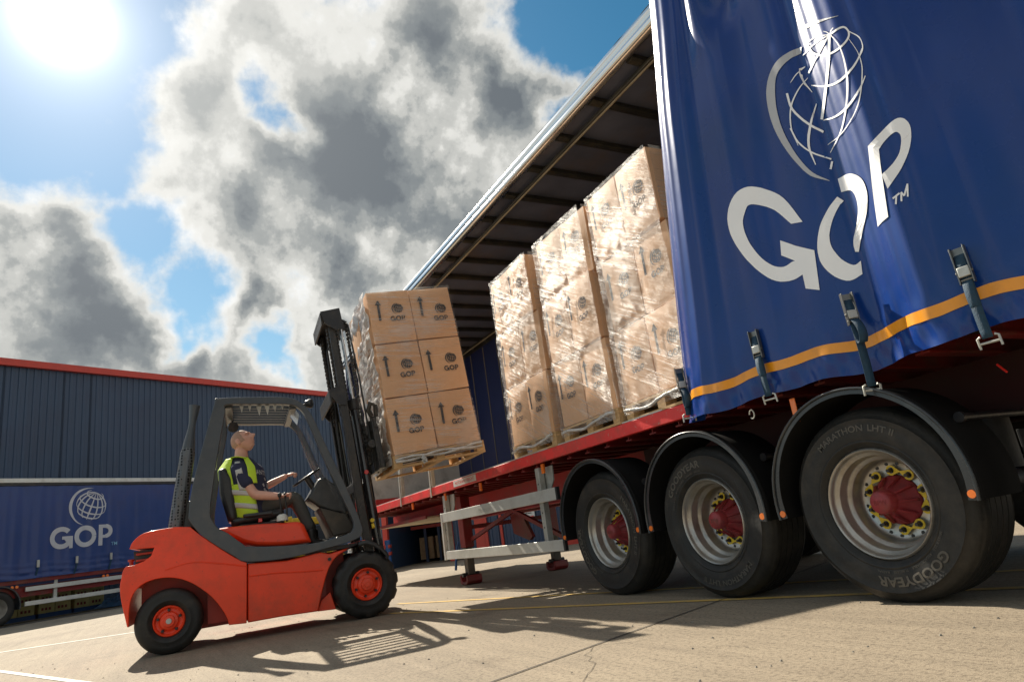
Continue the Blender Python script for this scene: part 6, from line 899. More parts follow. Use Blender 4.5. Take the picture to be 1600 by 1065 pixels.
# ================================================================ PALLETS, CARTONS, FILM
from mathutils import noise as NZ
def local_mesh(mb,name,m,smooth=False,bev=0):
    o=mb.build(name,m,None,smooth=smooth); me=o.data; bpy.data.objects.remove(o); return me
def carton_mesh(seed,W,D,H):
    rnd=random.Random(seed); mb=MB(); n=6
    ph=[rnd.uniform(0,6) for _ in range(6)]
    cr={}
    for x in (0,1):
        for y in (0,1):
            for z in (0,1): cr[(x,y,z)]=Vector((rnd.uniform(-.006,.006),rnd.uniform(-.007,.004),rnd.uniform(-.006,.003)))
    def P(x,y,z):
        v=Vector((x*W,y*D,z*H))
        for k,d in cr.items():
            wt=(x if k[0] else 1-x)*(y if k[1] else 1-y)*(z if k[2] else 1-z); v+=d*wt
        bx=math.sin(math.pi*y)*math.sin(math.pi*z); by=math.sin(math.pi*x)*math.sin(math.pi*z)
        v.x+=(2*x-1)*.006*bx if x in(0,1) else 0
        if y in (0,1): v.y+=(2*y-1)*(.010*by+.003*math.sin(x*9+ph[0])*math.sin(z*7+ph[1])*by)
        # soften the edges
        e=sum(1 for q in (x,y,z) if q in (0,1))
        if e>=2:
            for i,q in enumerate((x,y,z)):
                if q in (0,1): v[i]-=(2*q-1)*.005
        return v
    for ax in range(3):
        for sd in (0,1):
            def fn(u,v,ax=ax,sd=sd):
                c=[0,0,0]; c[ax]=sd; c[(ax+1)%3]=u; c[(ax+2)%3]=v; return P(*c)
            mb.grid(n,n,fn)
    import bmesh
    me=bpy.data.meshes.new('carton'); me.from_pydata([tuple(v) for v in mb.v],[],mb.f)
    b=bmesh.new(); b.from_mesh(me); bmesh.ops.remove_doubles(b,verts=b.verts,dist=.0005); bmesh.ops.recalc_face_normals(b,faces=b.faces); b.to_mesh(me); b.free()
    for p in me.polygons: p.use_smooth=True
    me.set_sharp_from_angle(angle=R_(50)); me.materials.append(m_card); return me
def print_mesh(W,H,which):
    mb=MB(); f=lambda a,b:Vector((a*W,-.022,b*H))
    if which=='arrow':
        quads(mb,arrow_up(0,0,.26,.030),lambda a,b:Vector((W*.21+a,-.022,H*.42+b)))
    elif which=='logo':
        k=.062*W/.52; quads(mb,gop_letters(),lambda a,b:Vector((W*.44+a*k,-.022,H*.36+b*k)))
        quads(mb,globe_lines(0,0,.058,.011)+crescent(-.012,-.004,.070,.014),lambda a,b:Vector((W*.66+a,-.022,H*.60+b)))
    elif which=='tape':
        mb.box((W*.0,-.0035,H*.46),(W,-.0030,H*.54))
    return local_mesh(mb,'print_'+which,m_ink if which!='tape' else m_tape)
_scrib=None
def scribble(kind):
    mb=MB(); r=random.Random(kind); p=[]; x=0
    while x<.30:
        h=.045 if r.random()<.35 else .022
        p+= [(x,0),(x+.006,h),(x+.014,h*.7),(x+.016,0.002),(x+.022,-.004)]; x+=.024
    quads(mb,strip2(p,.0045,2),lambda a,b:Vector((.10-b,-.023,.10+a)) if True else None); return local_mesh(mb,'handwriting',m_ink)
BW,BD,BH=.468,.585,.664
CM=[carton_mesh(i,BW,BD,BH) for i in range(5)]
PM={k:print_mesh(BW,BH,k) for k in ('arrow','logo')}
SCR=[scribble(3),scribble(8)]
LW=.53
CML=[carton_mesh(20+i,LW,BD,BH) for i in range(4)]; PML={k:print_mesh(LW,BH,k) for k in ('arrow','logo')}
nbox=0
def carton(loc,rot,off,label,group,big=False,prints=True,scr=None):
    global nbox
    meshes=CML if big else CM; pm=PML if big else PM
    o=bpy.data.objects.new('cardboard_box',meshes[nbox%len(meshes)]); nbox+=1; COL.objects.link(o)
    M_=Matrix.Translation(loc)@Euler(rot).to_matrix().to_4x4(); o.location=M_@Vector(off); o.rotation_euler=rot
    tag(o,label,'box',group); rnd=random.Random(nbox)
    if prints:
        for k,nm in (('arrow','printed_arrow'),('logo','printed_logo')):
            c=bpy.data.objects.new(nm,pm[k]); COL.objects.link(c); c.parent=o; c.location=(rnd.uniform(-.02,.02),0,rnd.uniform(-.03,.03)); c.rotation_euler=(0,rnd.uniform(-.03,.03),0)
    if scr is not None:
        c=bpy.data.objects.new('handwriting',SCR[scr]); COL.objects.link(c); c.parent=o; c.location=(.12,0,.06)
    return o
def box_me(a,b,m,nm):
    mb=MB().box(a,b); o=mb.build(nm,m); me=o.data; bpy.data.objects.remove(o); return me
DB=box_me((0,0,0),(1,.10,.021),m_wood,'deck_board'); BL=box_me((0,0,0),(.10,.12,.078),m_wood,'block'); SB=box_me((0,0,0),(.10,1.2,.021),m_wood,'stringer'); 
def pallet(loc,rot,W,label,group):
    t=thing('wooden_pallet',label,'pallet',loc,rot,group)
    rnd=random.Random(label)
    def ad(nm,me,p,s=(1,1,1)):
        c=bpy.data.objects.new(nm,me); COL.objects.link(c); c.parent=t; c.location=p; c.scale=s; c.rotation_euler=(0,0,rnd.uniform(-.004,.004)); return c
    for i in range(7): ad('deck_board',DB,(0,i*(1.2-.10)/6,.123),(W,1.0 if i not in(0,6) else 1.15,1))
    for i in range(3):
        ad('stringer',SB,(i*(W-.10)/2,0,.1005),(1,1,1)); ad('bottom_board',SB,(i*(W-.10)/2,0,.0),(1,1,1))
        for j in range(3): ad('block',BL,(i*(W-.10)/2,j*(1.2-.12)/2,.0215))
    for j in (0,1.1): ad('bottom_board',DB,(0,j,.0005),(W,1,.98))
    return t
def film(loc,rot,W,D,H,label,m,seed,lf=1.5,faces=('near','right','left'),bag=.35,group=None):
    t=None; mb=MB()
    def dsp(u,v,w=0): 
        p=Vector((u*3+seed,v*9,w*3+seed)); return .010*NZ.noise(p)+.006*NZ.noise(p*3.1)+.004*NZ.noise(Vector((u*6-v*11,v*20+u*22,seed)))
    def pinch(z):
        k=min(abs(z-BH),abs(z-2*BH)); return -.006*math.exp(-(k/.035)**2)
    z0=-.10
    if 'near' in faces: mb.grid(44,110,lambda u,v:Vector((W*u,-.038-dsp(u,v)-pinch(z0+(H-z0)*v)*1.0-.0*v,z0+(H-z0)*v)))
    if 'right' in faces: mb.grid(44,90,lambda u,v:Vector((W+.016+dsp(u,v,2),D*u,z0+(H-z0)*v)))
    if 'left' in faces: mb.grid(44,90,lambda u,v:Vector((-.030-dsp(u,v,4)*lf,D*u,z0+(H-z0)*v)))
    t=thing('stretch_film',label,'plastic film',loc,rot,group)
    mb.build('film_sheet',m,t,smooth=True,local=True,fix=False)
    # gathered rope of film at the pallet
    mb=MB(); pts=[(x*W,-.035+.01*math.sin(x*17+seed),-.07+.022*math.sin(x*8+seed)+.02*x) for x in [i/16 for i in range(17)]]
    mb.tube(pts,[.010+.006*abs(math.sin(i*1.7)) for i in range(17)],7)
    mb.build('film_rope',m_rope,t,smooth=True,local=True)
    return t
m_rope=mat('gathered film',(.55,.55,.54),.25,var=.2,bump=.8,bscale=30)
lay=['bottom','middle','top']
names=['stack farthest from the blue curtain','middle stack in the trailer','stack beside the blue curtain']
tops=[6.66,5.57,4.53]
R180=(0,0,math.pi)
for si,(xs,nm) in enumerate(zip(tops,names)):
    x=xs; loc=(x,YN-.02,1.44); rz=math.pi-[.020,.028,.030][si]
    pallet((x+.0,YN-.02,1.427),(0,0,rz),.97,'wooden pallet under the '+nm,'pallets on the trailer deck')
    L0=(x,YN-.03,1.577)
    for r in range(3):
        sway=[[0,.014,-.016],[0,-.016,.012],[0,.020,.004]][si][r]; tw=[[0,.018,-.022],[.006,-.020,.026],[0,.024,-.014]][si][r]
        for c in range(2):
            carton(L0,(0,[0,.006,-.008][r]*(1-2*(si%2)),rz+tw),(c*(BW+.004)+sway,-.006*abs(tw)*50,r*(BH+.004)),'%s layer %s printed box of the %s'%(lay[r],['left','right'][c],nm),'boxes stacked on the trailer',scr=(0 if (si==2) else 1) if (r==2 and c==1 and si>0) else None)
        carton(L0,(0,0,rz+tw),(BW+.004+sway,BD+.005,r*(BH+.004)),'%s layer rear box of the %s, only its end showing'%(lay[r],nm),'boxes stacked on the trailer',prints=False)
    film(L0,(0,0,rz),2*BW+.008,1.18,3*(BH+.004)+.004,'clear stretch film wrapped round the '+nm,m_film,si*7.3,group='stretch film round the stacks')
# ================================================================ LOAD ON THE FORKS
FYAW=R_(-96.0); FA=Vector((7.55,-.12,0)); MF_=Matrix.Translation(FA)@Matrix.Rotation(FYAW,4,'Z')
def FW(s,w,z): return MF_@Vector((s,w,z))
LT=R_(-5.0); LR=(0,LT,FYAW)
Lloc=tuple(FW(2.31,0.0,1.67))
lm=Matrix.Translation(Lloc)@Euler(LR).to_matrix().to_4x4()
pallet(tuple(lm@Vector((-.02,-.01,-.15))),LR,1.12,'wooden pallet lifted on the forklift forks','pallets')
for r in range(3):
    for c in range(2): carton(Lloc,LR,(c*(LW+.004)+[0,.006,.0][r],.0,r*(BH+.006)),'%s row %s box of the load on the forks'%(lay[r],['left','right'][c]),'boxes on the forks',big=True)
    carton(Lloc,LR,(-.012*r,BD+.01,r*(BH+.006)),'%s row box at the back left of the load on the forks'%lay[r],'boxes on the forks',big=True,prints=False)
film(Lloc,LR,2*LW+.004,1.19,3*(BH+.006),'clear stretch film wrapped round the load on the forks',m_film2,31.7,faces=('near',))
t=film(Lloc,LR,2*LW+.004,1.19,3*(BH+.006),'heavily bunched stretch film down the mast side of the lifted load',m_film3,35.1,lf=3.2,faces=('left',))
mb=MB(); random.seed(2)
for i in range(9): mb.tube([(.33+random.uniform(-.03,.03),-.05+random.uniform(-.02,.02),-.06-random.uniform(0,.09)) for _ in range(4)],[.006,.012,.010,.004],6)
mb.build('film_knot',m_rope,t,local=True,smooth=True)
# ================================================================ FORKLIFT
FK=thing('forklift','red counterbalance forklift with dark grey cab, mast raised against the trailer','forklift',tuple(FA),(0,0,FYAW))
def fb(): return MB()
id3=lambda a,w,b:Vector((a,w,b))
CWT=[(-0.320,1.006),(-0.314,1.024),(-0.308,1.042),(-0.299,1.060),(-0.285,1.079),(-0.267,1.098),(-0.247,1.114),(-0.228,1.127),(-0.206,1.137),(-0.176,1.146),(-0.132,1.152),(-0.080,1.157),(-0.031,1.160),(0.009,1.162),(0.045,1.163),(0.082,1.164)]+[(0.208,1.148)]+[(0.299,1.059),(0.354,1.012),(0.408,0.964),(0.461,0.919),(0.514,0.875),(0.566,0.834),(0.613,0.798),(0.653,0.772),(0.689,0.751),(0.725,0.729)]+[(0.707,0.160)]+[(0.545,0.171),(0.540,0.197),(0.535,0.222),(0.524,0.253),(0.507,0.290),(0.483,0.332),(0.456,0.375),(0.426,0.417),(0.392,0.461),(0.350,0.505),(0.298,0.552),(0.239,0.600),(0.181,0.638),(0.127,0.665),(0.074,0.683),(0.024,0.694),(-0.024,0.700),(-0.069,0.700),(-0.110,0.696),(-0.146,0.689),(-0.178,0.679),(-0.207,0.664),(-0.235,0.644),(-0.260,0.619),(-0.280,0.589),(-0.294,0.554),(-0.304,0.514),(-0.310,0.469),(-0.313,0.417),(-0.312,0.360),(-0.312,0.303)]+[(-0.325,0.305),(-0.334,0.343),(-0.342,0.381),(-0.351,0.419),(-0.360,0.458),(-0.369,0.497),(-0.377,0.537),(-0.384,0.580),(-0.389,0.626),(-0.392,0.665),(-0.391,0.693),(-0.388,0.716),(-0.383,0.738),(-0.380,0.762),(-0.377,0.785),(-0.372,0.806),(-0.365,0.823),(-0.356,0.839),(-0.343,0.849),(-0.326,0.853),(-0.305,0.852),(-0.285,0.851)]+[(-0.193,0.879),(-0.134,0.918),(-0.107,0.992)]
mb=fb(); mb.prism(CWT,id3,0.0,1.2); o=mb.build('counterweight',m_fork,FK,local=True,bevel=.028)
VENT=[(-0.298,0.983),(-0.113,0.987),(-0.134,0.918),(-0.193,0.879),(-0.285,0.863)]
mb=fb(); mb.prism(VENT,id3,.12,1.08); mb.build('vent_recess',m_blk,FK,local=True)
for (a,b),(c,d) in (((-0.270,0.949),(-0.112,0.939)),((-0.269,0.890),(-0.134,0.888))):
    mb=fb(); mb.box((a,.05,b-.008),(c,1.15,b+.012)); mb.build('vent_fin',m_yell if False else m_forkd,FK,local=True,bevel=.006)
SIDE=[(0.731,0.719),(1.104,0.696),(1.445,0.731),(1.535,0.702),(1.840,0.748),(1.909,0.799)]+[(1.938,0.775),(1.906,0.763),(1.873,0.752),(1.840,0.741),(1.804,0.734),(1.767,0.727),(1.729,0.717),(1.688,0.702),(1.646,0.684),(1.607,0.659),(1.574,0.627),(1.544,0.588),(1.516,0.539),(1.489,0.477),(1.464,0.404),(1.442,0.335),(1.423,0.272),(1.407,0.213),(1.391,0.153)]+[(1.033,0.163),(0.716,0.161)]
mb=fb(); mb.prism(SIDE,id3,.02,1.18); mb.build('side_panel',m_fork,FK,local=True,bevel=.012)
mb=fb(); mb.prism([(1.393,0.146),(1.437,0.248),(1.531,0.314),(1.579,0.137)],id3,.10,.16); mb.build('step_plate',m_fork,FK,local=True,bevel=.005)
mb=fb(); P=[(-0.012,0.769),(0.065,0.784),(0.143,0.800),(0.223,0.806),(0.309,0.796),(0.397,0.776),(0.482,0.756),(0.561,0.737),(0.636,0.717),(0.712,0.697)]; mb.tube([(a,-.001,b) for a,b in P],.007,6); mb.build('pressed_crease',m_fork,FK,local=True,smooth=True)
mb=fb(); P=[(0.739,0.595),(0.822,0.593),(0.905,0.591),(0.988,0.588),(1.072,0.580),(1.156,0.571),(1.237,0.562),(1.313,0.557),(1.387,0.552),(1.461,0.548)]; mb.tube([(a,.019,b) for a,b in P],.007,6); mb.build('pressed_crease',m_fork,FK,local=True,smooth=True)
(hs,hz)=(1.532,0.647)
mb=fb(); mb.cyl((hs,-.006,hz),(hs,.03,hz),.018,n=14); mb.build('plug',m_blk,FK,local=True)
# inner chassis, floor
mb=fb(); mb.box((-.25,.34,.16),(1.72,.86,.72)); mb.box((.35,.2,.2),(1.5,1.0,.70)); mb.build('chassis',m_forkd,FK,local=True)
mb=fb(); mb.box((.70,.08,.735),(1.98,1.12,.775)); mb.build('floor_plate',m_blk,FK,local=True)
HOOD=[(0.452,1.105),(0.560,1.112),(0.837,1.104),(1.224,1.081),(1.277,1.070),(1.308,1.035),(1.377,0.847),(1.064,0.848),(0.818,0.882),(0.682,0.933)]
mb=fb(); mb.prism(HOOD,id3,.14,1.06,.03); mb.build('engine_hood',m_fork,FK,local=True,bevel=.02)
# cab side frames (closed bands) near and far
OUT=[(0.197,1.278),(0.202,1.346),(0.212,1.435),(0.230,1.541),(0.258,1.667),(0.293,1.812),(0.331,1.957),(0.371,2.112),(0.412,2.269),(0.446,2.386),(0.452,2.436),(0.450,2.443),(0.481,2.443),(0.573,2.446),(0.700,2.443),(0.828,2.437),(0.950,2.434),(1.073,2.428),(1.175,2.417),(1.245,2.398),(1.293,2.372),(1.335,2.339),(1.373,2.299),(1.404,2.251),(1.437,2.187),(1.472,2.102),(1.508,2.002),(1.549,1.890),(1.601,1.763),(1.658,1.624),(1.709,1.496),(1.751,1.384),(1.787,1.281),(1.817,1.191),(1.842,1.115),(1.862,1.051),(1.878,0.997),(1.890,0.952),(1.898,0.917),(1.895,0.885),(1.884,0.856),(1.862,0.830),(1.808,0.807),(1.706,0.786),(1.575,0.767),(1.446,0.751),(1.332,0.736),(1.220,0.722),(1.103,0.715),(0.969,0.716),(0.832,0.723),(0.725,0.735),(0.671,0.752),(0.646,0.773),(0.615,0.801),(0.567,0.837),(0.513,0.879),(0.459,0.922),(0.405,0.967),(0.351,1.014),(0.304,1.060),(0.265,1.107),(0.231,1.154),(0.208,1.195),(0.196,1.220),(0.194,1.239)]
INN=[(0.396,1.317),(0.401,1.371),(0.410,1.435),(0.422,1.520),(0.439,1.637),(0.460,1.775),(0.482,1.911),(0.506,2.046),(0.531,2.179),(0.550,2.282),(0.550,2.336),(0.543,2.358),(0.564,2.369),(0.630,2.373),(0.723,2.367),(0.825,2.359),(0.941,2.354),(1.065,2.347),(1.167,2.338),(1.228,2.327),(1.264,2.314),(1.296,2.290),(1.326,2.259),(1.351,2.219),(1.380,2.152),(1.420,2.042),(1.464,1.907),(1.506,1.780),(1.544,1.676),(1.579,1.580),(1.617,1.482),(1.659,1.375),(1.703,1.267),(1.740,1.172),(1.769,1.098),(1.791,1.038),(1.803,0.988),(1.803,0.949),(1.793,0.922),(1.779,0.901),(1.762,0.886),(1.740,0.878),(1.713,0.872),(1.684,0.865),(1.649,0.860),(1.595,0.854),(1.523,0.843),(1.433,0.832),(1.313,0.829),(1.135,0.840),(0.930,0.859),(0.777,0.878),(0.715,0.892),(0.700,0.906),(0.682,0.926),(0.641,0.960),(0.598,1.001),(0.558,1.037),(0.523,1.062),(0.490,1.082),(0.462,1.106),(0.437,1.140),(0.415,1.178),(0.400,1.215),(0.394,1.246),(0.393,1.276)]
for w0,nm in ((-.015,'cab_side_frame'),(1.125,'cab_side_frame')):
    mb=fb(); mb.ring(OUT,INN,id3,w0,w0+.09); mb.build(nm,m_cab,FK,local=True,bevel=.014)
# inner lining of the near frame
# roof: front and rear header and long bars
(rs0,rz0)=(0.552,2.400); (rs1,rz1)=(1.222,2.367)
mb=fb(); mb.box((rs0-.02,.07,rz0-.05),(rs0+.07,1.13,rz0+.02)); mb.build('roof_rear_header',m_cab,FK,local=True,bevel=.01)
mb=fb(); mb.box((rs1-.02,.07,rz1-.07),(rs1+.06,1.13,rz1+.0)); mb.build('roof_front_header',m_cab,FK,local=True,bevel=.01)
for i in range(7):
    w=.17+.143*i; mb=fb(); mb.bar((rs0,w,rz0-.015),(rs1,w,rz1-.03),.022,.035); mb.build('guard_bar',m_cab,FK,local=True)
# front pillar infill: windscreen
mb=fb(); mb.add([((1.317,2.231)[0],w,(1.317,2.231)[1]) for w in (.08,1.12)]+[((1.771,1.019)[0],w,(1.771,1.019)[1]) for w in (1.12,.08)],[(0,1,2,3)]); mb.build('windscreen',m_glass,FK,local=True)
# mirror, lamps
mb=fb(); mb.prism([(0,0),(.03,.12),(.10,.02),(.07,-.10)],lambda a,w,b:Vector((rs1-.0+a,w+.25,rz1-.12+b)),0,.03); mb.build('mirror',m_chrome,FK,local=True)
mb=fb(); c=Vector((rs0+.06,.80,rz0-.12)); mb.lathe([(.001,-.03),(.04,-.03),(.06,0),(.06,.03),(.001,.035)],c,(.4,-1,-.3),20); mb.cyl(c,c+Vector((0,0,.14)),.012); mb.build('cab_lamp',m_plas,FK,local=True,smooth=True)
(ls,lz)=(1.433,2.355)
mb=fb(); mb.lathe([(.001,-.05),(.04,-.045),(.055,0),(.05,.02),(.001,.025)],(ls,.10,lz),(1,-.5,0),18); mb.cyl((ls-.02,.10,lz),(ls-.10,.10,lz-.02),.012,n=8); mb.build('work_lamp',m_plas,FK,local=True,smooth=True)
# exhaust
e0=Vector((.07,.18,1.16)); e1=Vector((.195,.18,1.80)); 
ed=(Vector((.25,.18,2.42))-e0)
P0=e0; P1=e0+ed*.16
mb=fb(); mb.tube([e0,e0+ed*.60,e0+ed*.64],[.078,.072,.06],22); mb.build('heat_shield',m_perf,FK,local=True,smooth=True)
mb=fb(); mb.tube([e0+ed*.60,e0+ed*.68,e0+ed*.76,e0+ed*.84,e0+ed*.87,e0+ed*1.0],[.064,.058,.042,.034,.036,.056],16); mb.build('exhaust_pipe',m_cab,FK,local=True,smooth=True)
mb=fb(); mb.box((.10,.15,1.13),(.30,1.05,1.42)); mb.build('air_cleaner_housing',m_plas,FK,local=True,bevel=.03)
# rear lamp & tow pin
(a,b)=(-0.358,0.659)
mb=fb(); mb.lathe([(.001,.012),(.03,.010),(.04,0),(.042,-.01)],(a+.02,.02,b),(-.35,-1,0),20); mb.build('rear_reflector',m_rref,FK,local=True,smooth=True)
(a,b)=(-0.338,0.853)
mb=fb(); mb.cyl((a,.3,b-.03),(a,.3,b+.05),.018,n=10); mb.cyl((a,.3,b+.045),(a,.3,b+.065),.032,n=12); mb.build('tow_pin',m_forkd,FK,local=True,smooth=True)
# wheels
def fwheel(s,r,w0,wd,rim,nb,sg,lug):
    z=r; c=(s,w0,z); ax=(0,sg,0); N=96
    pr=[(rim+.01,-.03),(rim+.02,-.005),(rim+.05,.004),(rim+.055,.010),(rim+.065,.010),(rim+.07,.006),((rim+r)/2+.02,.008),(r-.045,.004),(r-.02,-.008),(r-.008,-.025),(r,-.04),(r,-wd*.5+.006),(r-.012,-wd*.5),(r,-wd*.5-.006),(r,-wd+.03),(r-.02,-wd+.01),(rim+.05,-wd)]
    def md(rr,h,i):
        if rr>r-.03 and lug: 
            ph=(i%8)
            side=1 if h>-wd*.5 else 0
            if abs(h+wd*.5)>.02 and ((i+(4 if side else 0))%8)<3: return rr-.016
        return rr
    mb=fb(); mb.lathe(pr,c,ax,N,md); t=mb.build('wheel',m_rub,FK,local=True,smooth=True)
    mb=fb(); mb.lathe([(rim+.015,-.032),(rim+.012,-.010),(rim+.002,-.004),(rim-.008,-.012),(rim-.012,-.035),(rim-.030,-.040),(rim*.62,-.028),(rim*.60,-.018),(rim*.42,-.012),(rim*.38,.010),(.001,.012)],c,ax,40); mb.build('rim',m_fork,t,local=True,smooth=True)
    for k in range(nb):
        a=2*math.pi*k/nb+.35; R2=rim*.78; p=Vector((s+R2*math.cos(a),w0-sg*.036,z+R2*math.sin(a))); mb=fb(); mb.cyl(p,p+Vector((0,sg*.03,0)),.016,.012,n=6); mb.build('wheel_nut',m_blk,t,local=True)
    p=Vector((s,w0+sg*.010,z)); mb=fb(); mb.cyl(p,p+Vector((0,sg*.012,0)),rim*.20,n=14); mb.build('hub_cap',m_galv if nb==5 else m_fork,t,local=True,bevel=.003)
    return t
fwheel(1.90,.340,-.01,.26,.152,6,-1,True); fwheel(1.90,.340,1.21,.26,.152,6,1,True)
fwheel(.02,.298,.03,.20,.128,5,-1,False); fwheel(.02,.298,1.17,.20,.128,5,1,False)
mb=fb(); mb.cyl((1.9,.2,.34),(1.9,1.0,.34),.09,n=16); mb.cyl((.02,.2,.3),(.02,1.0,.3),.06,n=16); mb.build('axles',m_blk,FK,local=True,smooth=True)
# front mudguards
for w0 in (-.02,.93):
    P=[(1.843,0.781),(1.925,0.786),(1.999,0.760),(2.078,0.702),(2.135,0.633),(2.153,0.590)]; Q=offset([tuple(p) for p in P]+[(P[-1][0]-.02,P[-1][1]-.01)],0) 
    vs=[]; mb=fb()
    for p in P:
        for w in (w0,w0+.28): vs.append((p[0],w,p[1]))
    mb.add(vs,[(2*i,2*i+1,2*i+3,2*i+2) for i in range(len(P)-1)])
    vs=[]
    for p in P: vs+=[(p[0],w0,p[1]),(p[0]-.01,w0,p[1]-.045)]
    mb.add(vs,[(2*i,2*i+1,2*i+3,2*i+2) for i in range(len(P)-1)]); mb.build('front_mudguard',m_plas,FK,local=True,solid=.008,smooth=True)
# ---- mast
TA=R_(5.5); ct,st=math.cos(TA),math.sin(TA)
def MFn(a,w,b): return Vector((2.15+a*ct-b*st,w,.30+a*st+b*ct))
def mbox(nm,a0,a1,w0,w1,b0,b1,m=None,bev=.004):
    mb=fb(); mb.box((a0,w0,b0),(a1,w1,b1),tf=MFn); return mb.build(nm,m or m_grease,FK,local=True,bevel=bev)
def chan(nm,a0,a1,w0,w1,b0,b1,sd,m=None):
    t=.018; poly=[(a0,w0),(a1,w0),(a1,w0+t),(a0+t,w0+t),(a0+t,w1-t),(a1,w1-t),(a1,w1),(a0,w1)]
    if sd<0: poly=[(a,w0+w1-w) for a,w in poly]
    n=8; vs=[MFn(a,w,b) for b in (b0,b1) for a,w in poly]
    mb=fb(); mb.add(vs,[(i,(i+1)%n,n+(i+1)%n,n+i) for i in range(n)]+[tuple(range(n)),tuple(range(n,2*n))]); return mb.build(nm,m or m_grease,FK,local=True)
for sd in (0,1):
    mir=(lambda w:w) if sd==0 else (lambda w:1.2-w)
    def mb2(nm,a0,a1,w0,w1,b0,b1,m=None,bev=.004):
        w0,w1=sorted((mir(w0),mir(w1))); return mbox(nm,a0,a1,w0,w1,b0,b1,m,bev)
    mb2('outer_rail',-.190,-.175,.12,.20,-.05,2.18); mb2('outer_rail',-.190,-.105,.105,.120,-.05,2.18); mb2('outer_rail',-.120,-.105,.12,.20,-.05,2.18)
    mb2('inner_rail',-.160,-.145,.215,.27,.15,3.20); mb2('inner_rail',-.160,-.090,.200,.214,.15,3.20); mb2('inner_rail',-.104,-.090,.215,.27,.15,3.20)
    mb=fb(); mb.cyl(MFn(.0,mir(.315),.02),MFn(.0,mir(.315),2.05),.056,n=24); c=mb.build('lift_cylinder',mat('gloss black',(.02,.02,.022),.14,var=.1,coat=.5),FK,local=True,smooth=True)
    mb=fb(); mb.cyl(MFn(.0,mir(.315),2.0),MFn(.0,mir(.315),2.13),.070,n=20); mb.build('cylinder_collar',m_blk,c,local=True,bevel=.006)
    mb=fb(); mb.cyl(MFn(.0,mir(.315),2.13),MFn(.0,mir(.315),3.02),.020,n=16); mb.build('piston_rod',m_chrome,c,local=True,smooth=True)
    # chains: links one by one
    for (ca,cw,b0,b1) in ((.085,.40,1.35,3.14),(-.055,.365,1.9,3.05),(-.165,.30,1.95,3.02)):
        mb=fb(); b=b0; k=0
        while b<b1:
            wd=.030 if k%2 else .020; mb.box((ca-.016,mir(cw)-wd,b),(ca+.016,mir(cw)+wd,b+.042),tf=MFn); b+=.050; k+=1
        tag(mb.build('lift_chain',m_grease,FK,local=True,bevel=.006),kind='stuff')
    mb=fb(); mb.cyl(MFn(.03,mir(.38),3.10),MFn(.03,mir(.43),3.10),.075,n=24); mb.build('chain_wheel',m_grease,FK,local=True,bevel=.004)
    mb=fb(); mb.prism([(-.23,3.22),(.0,3.245),(.012,2.98),(-.09,2.975),(-.2,3.07)],lambda a,w,b:MFn(a,w,b),mir(.17)-.012,mir(.17)+.012); mb.build('crosshead_plate',m_blk,FK,local=True)
    mb=fb(); mb.prism([(-.29,2.24),(-.17,2.27),(-.10,2.20),(-.12,2.03),(-.20,2.05),(-.28,2.16)],lambda a,w,b:MFn(a,w,b),mir(.10)-.012,mir(.10)+.012); mb.build('bracket',m_blk,FK,local=True)
    mb=fb(); mb.tube([MFn(-.20,mir(.34),.3),MFn(-.16,mir(.34),1.6),MFn(-.12,mir(.33),2.9),MFn(-.02,mir(.33),3.2),MFn(.10,mir(.34),3.08),MFn(.125,mir(.34),2.4),MFn(.13,mir(.35),1.5)],.012,8); mb.build('hydraulic_hose',m_plas,FK,local=True,smooth=True)
    mb=fb(); mb.cyl(MFn(-.10,mir(.24),.9),MFn(-.10,mir(.24),2.0),.012,n=8); mb.build('pipe',m_galv,FK,local=True,smooth=True)
mbox('top_crosshead',-.235,-.05,.19,1.01,3.165,3.215,m_blk); mbox('top_crosshead_back',-.235,-.215,.19,1.01,3.06,3.164,m_blk)
mbox('mid_crosshead',-.29,-.17,.10,1.10,2.19,2.24,m_blk); mbox('mid_crosshead_back',-.29,-.272,.10,1.10,2.08,2.189,m_blk)
mbox('mid_brace',-.19,-.165,.2,1.0,1.05,1.15,m_blk); mbox('bottom_brace',-.17,-.05,.13,1.07,.0,.14,m_blk)
mb=fb(); mb.lathe([(.001,.003),(.022,.003),(.026,0)],MFn(.0,.257,1.25),(0,-1,0),16); mb.build('round_sticker',m_rref,FK,local=True)
mb=fb(); mb.cyl(MFn(-.06,.11,.70),MFn(-.06,.07,.70),.022,n=10); mb.cyl(MFn(-.06,.10,.66),MFn(-.06,.08,.62),.018,n=8); mb.build('hose_fitting',m_yel,FK,local=True)
# carriage and forks
CR_=mbox('carriage',.15,.19,.10,1.10,1.72,1.84,m_grease); mbox('carriage_lower_bar',.15,.19,.10,1.10,1.25,1.36,m_grease)
for w in (.12,.40,.74,1.02): mbox('carriage_upright',.13,.20,w,w+.06,1.25,1.86,m_grease,.008)
for w in (.14,.33,.55,.80): 
    mb=fb(); mb.cyl(MFn(.10,w,1.55),MFn(.10,w+.12,1.55),.045,n=16); mb.build('roller',m_grease,FK,local=True,smooth=True)
mb=fb(); mb.tube([MFn(.14,.10,1.86),MFn(.11,.08,1.93),MFn(.14,.06,2.0),MFn(.20,.08,1.98),MFn(.20,.12,1.85)],.030,8); mb.build('bent_hose',m_grease,FK,local=True,smooth=True)
for w in (.28,.80):
    mb=fb(); mb.prism([(.19,1.84),(.235,1.84),(.235,1.31),(1.25,1.285),(1.25,1.270),(.25,1.262),(.19,1.28)],lambda a,w,b:MFn(a,w,b),w,w+.12); mb.build('fork',m_grease,FK,local=True,bevel=.004)
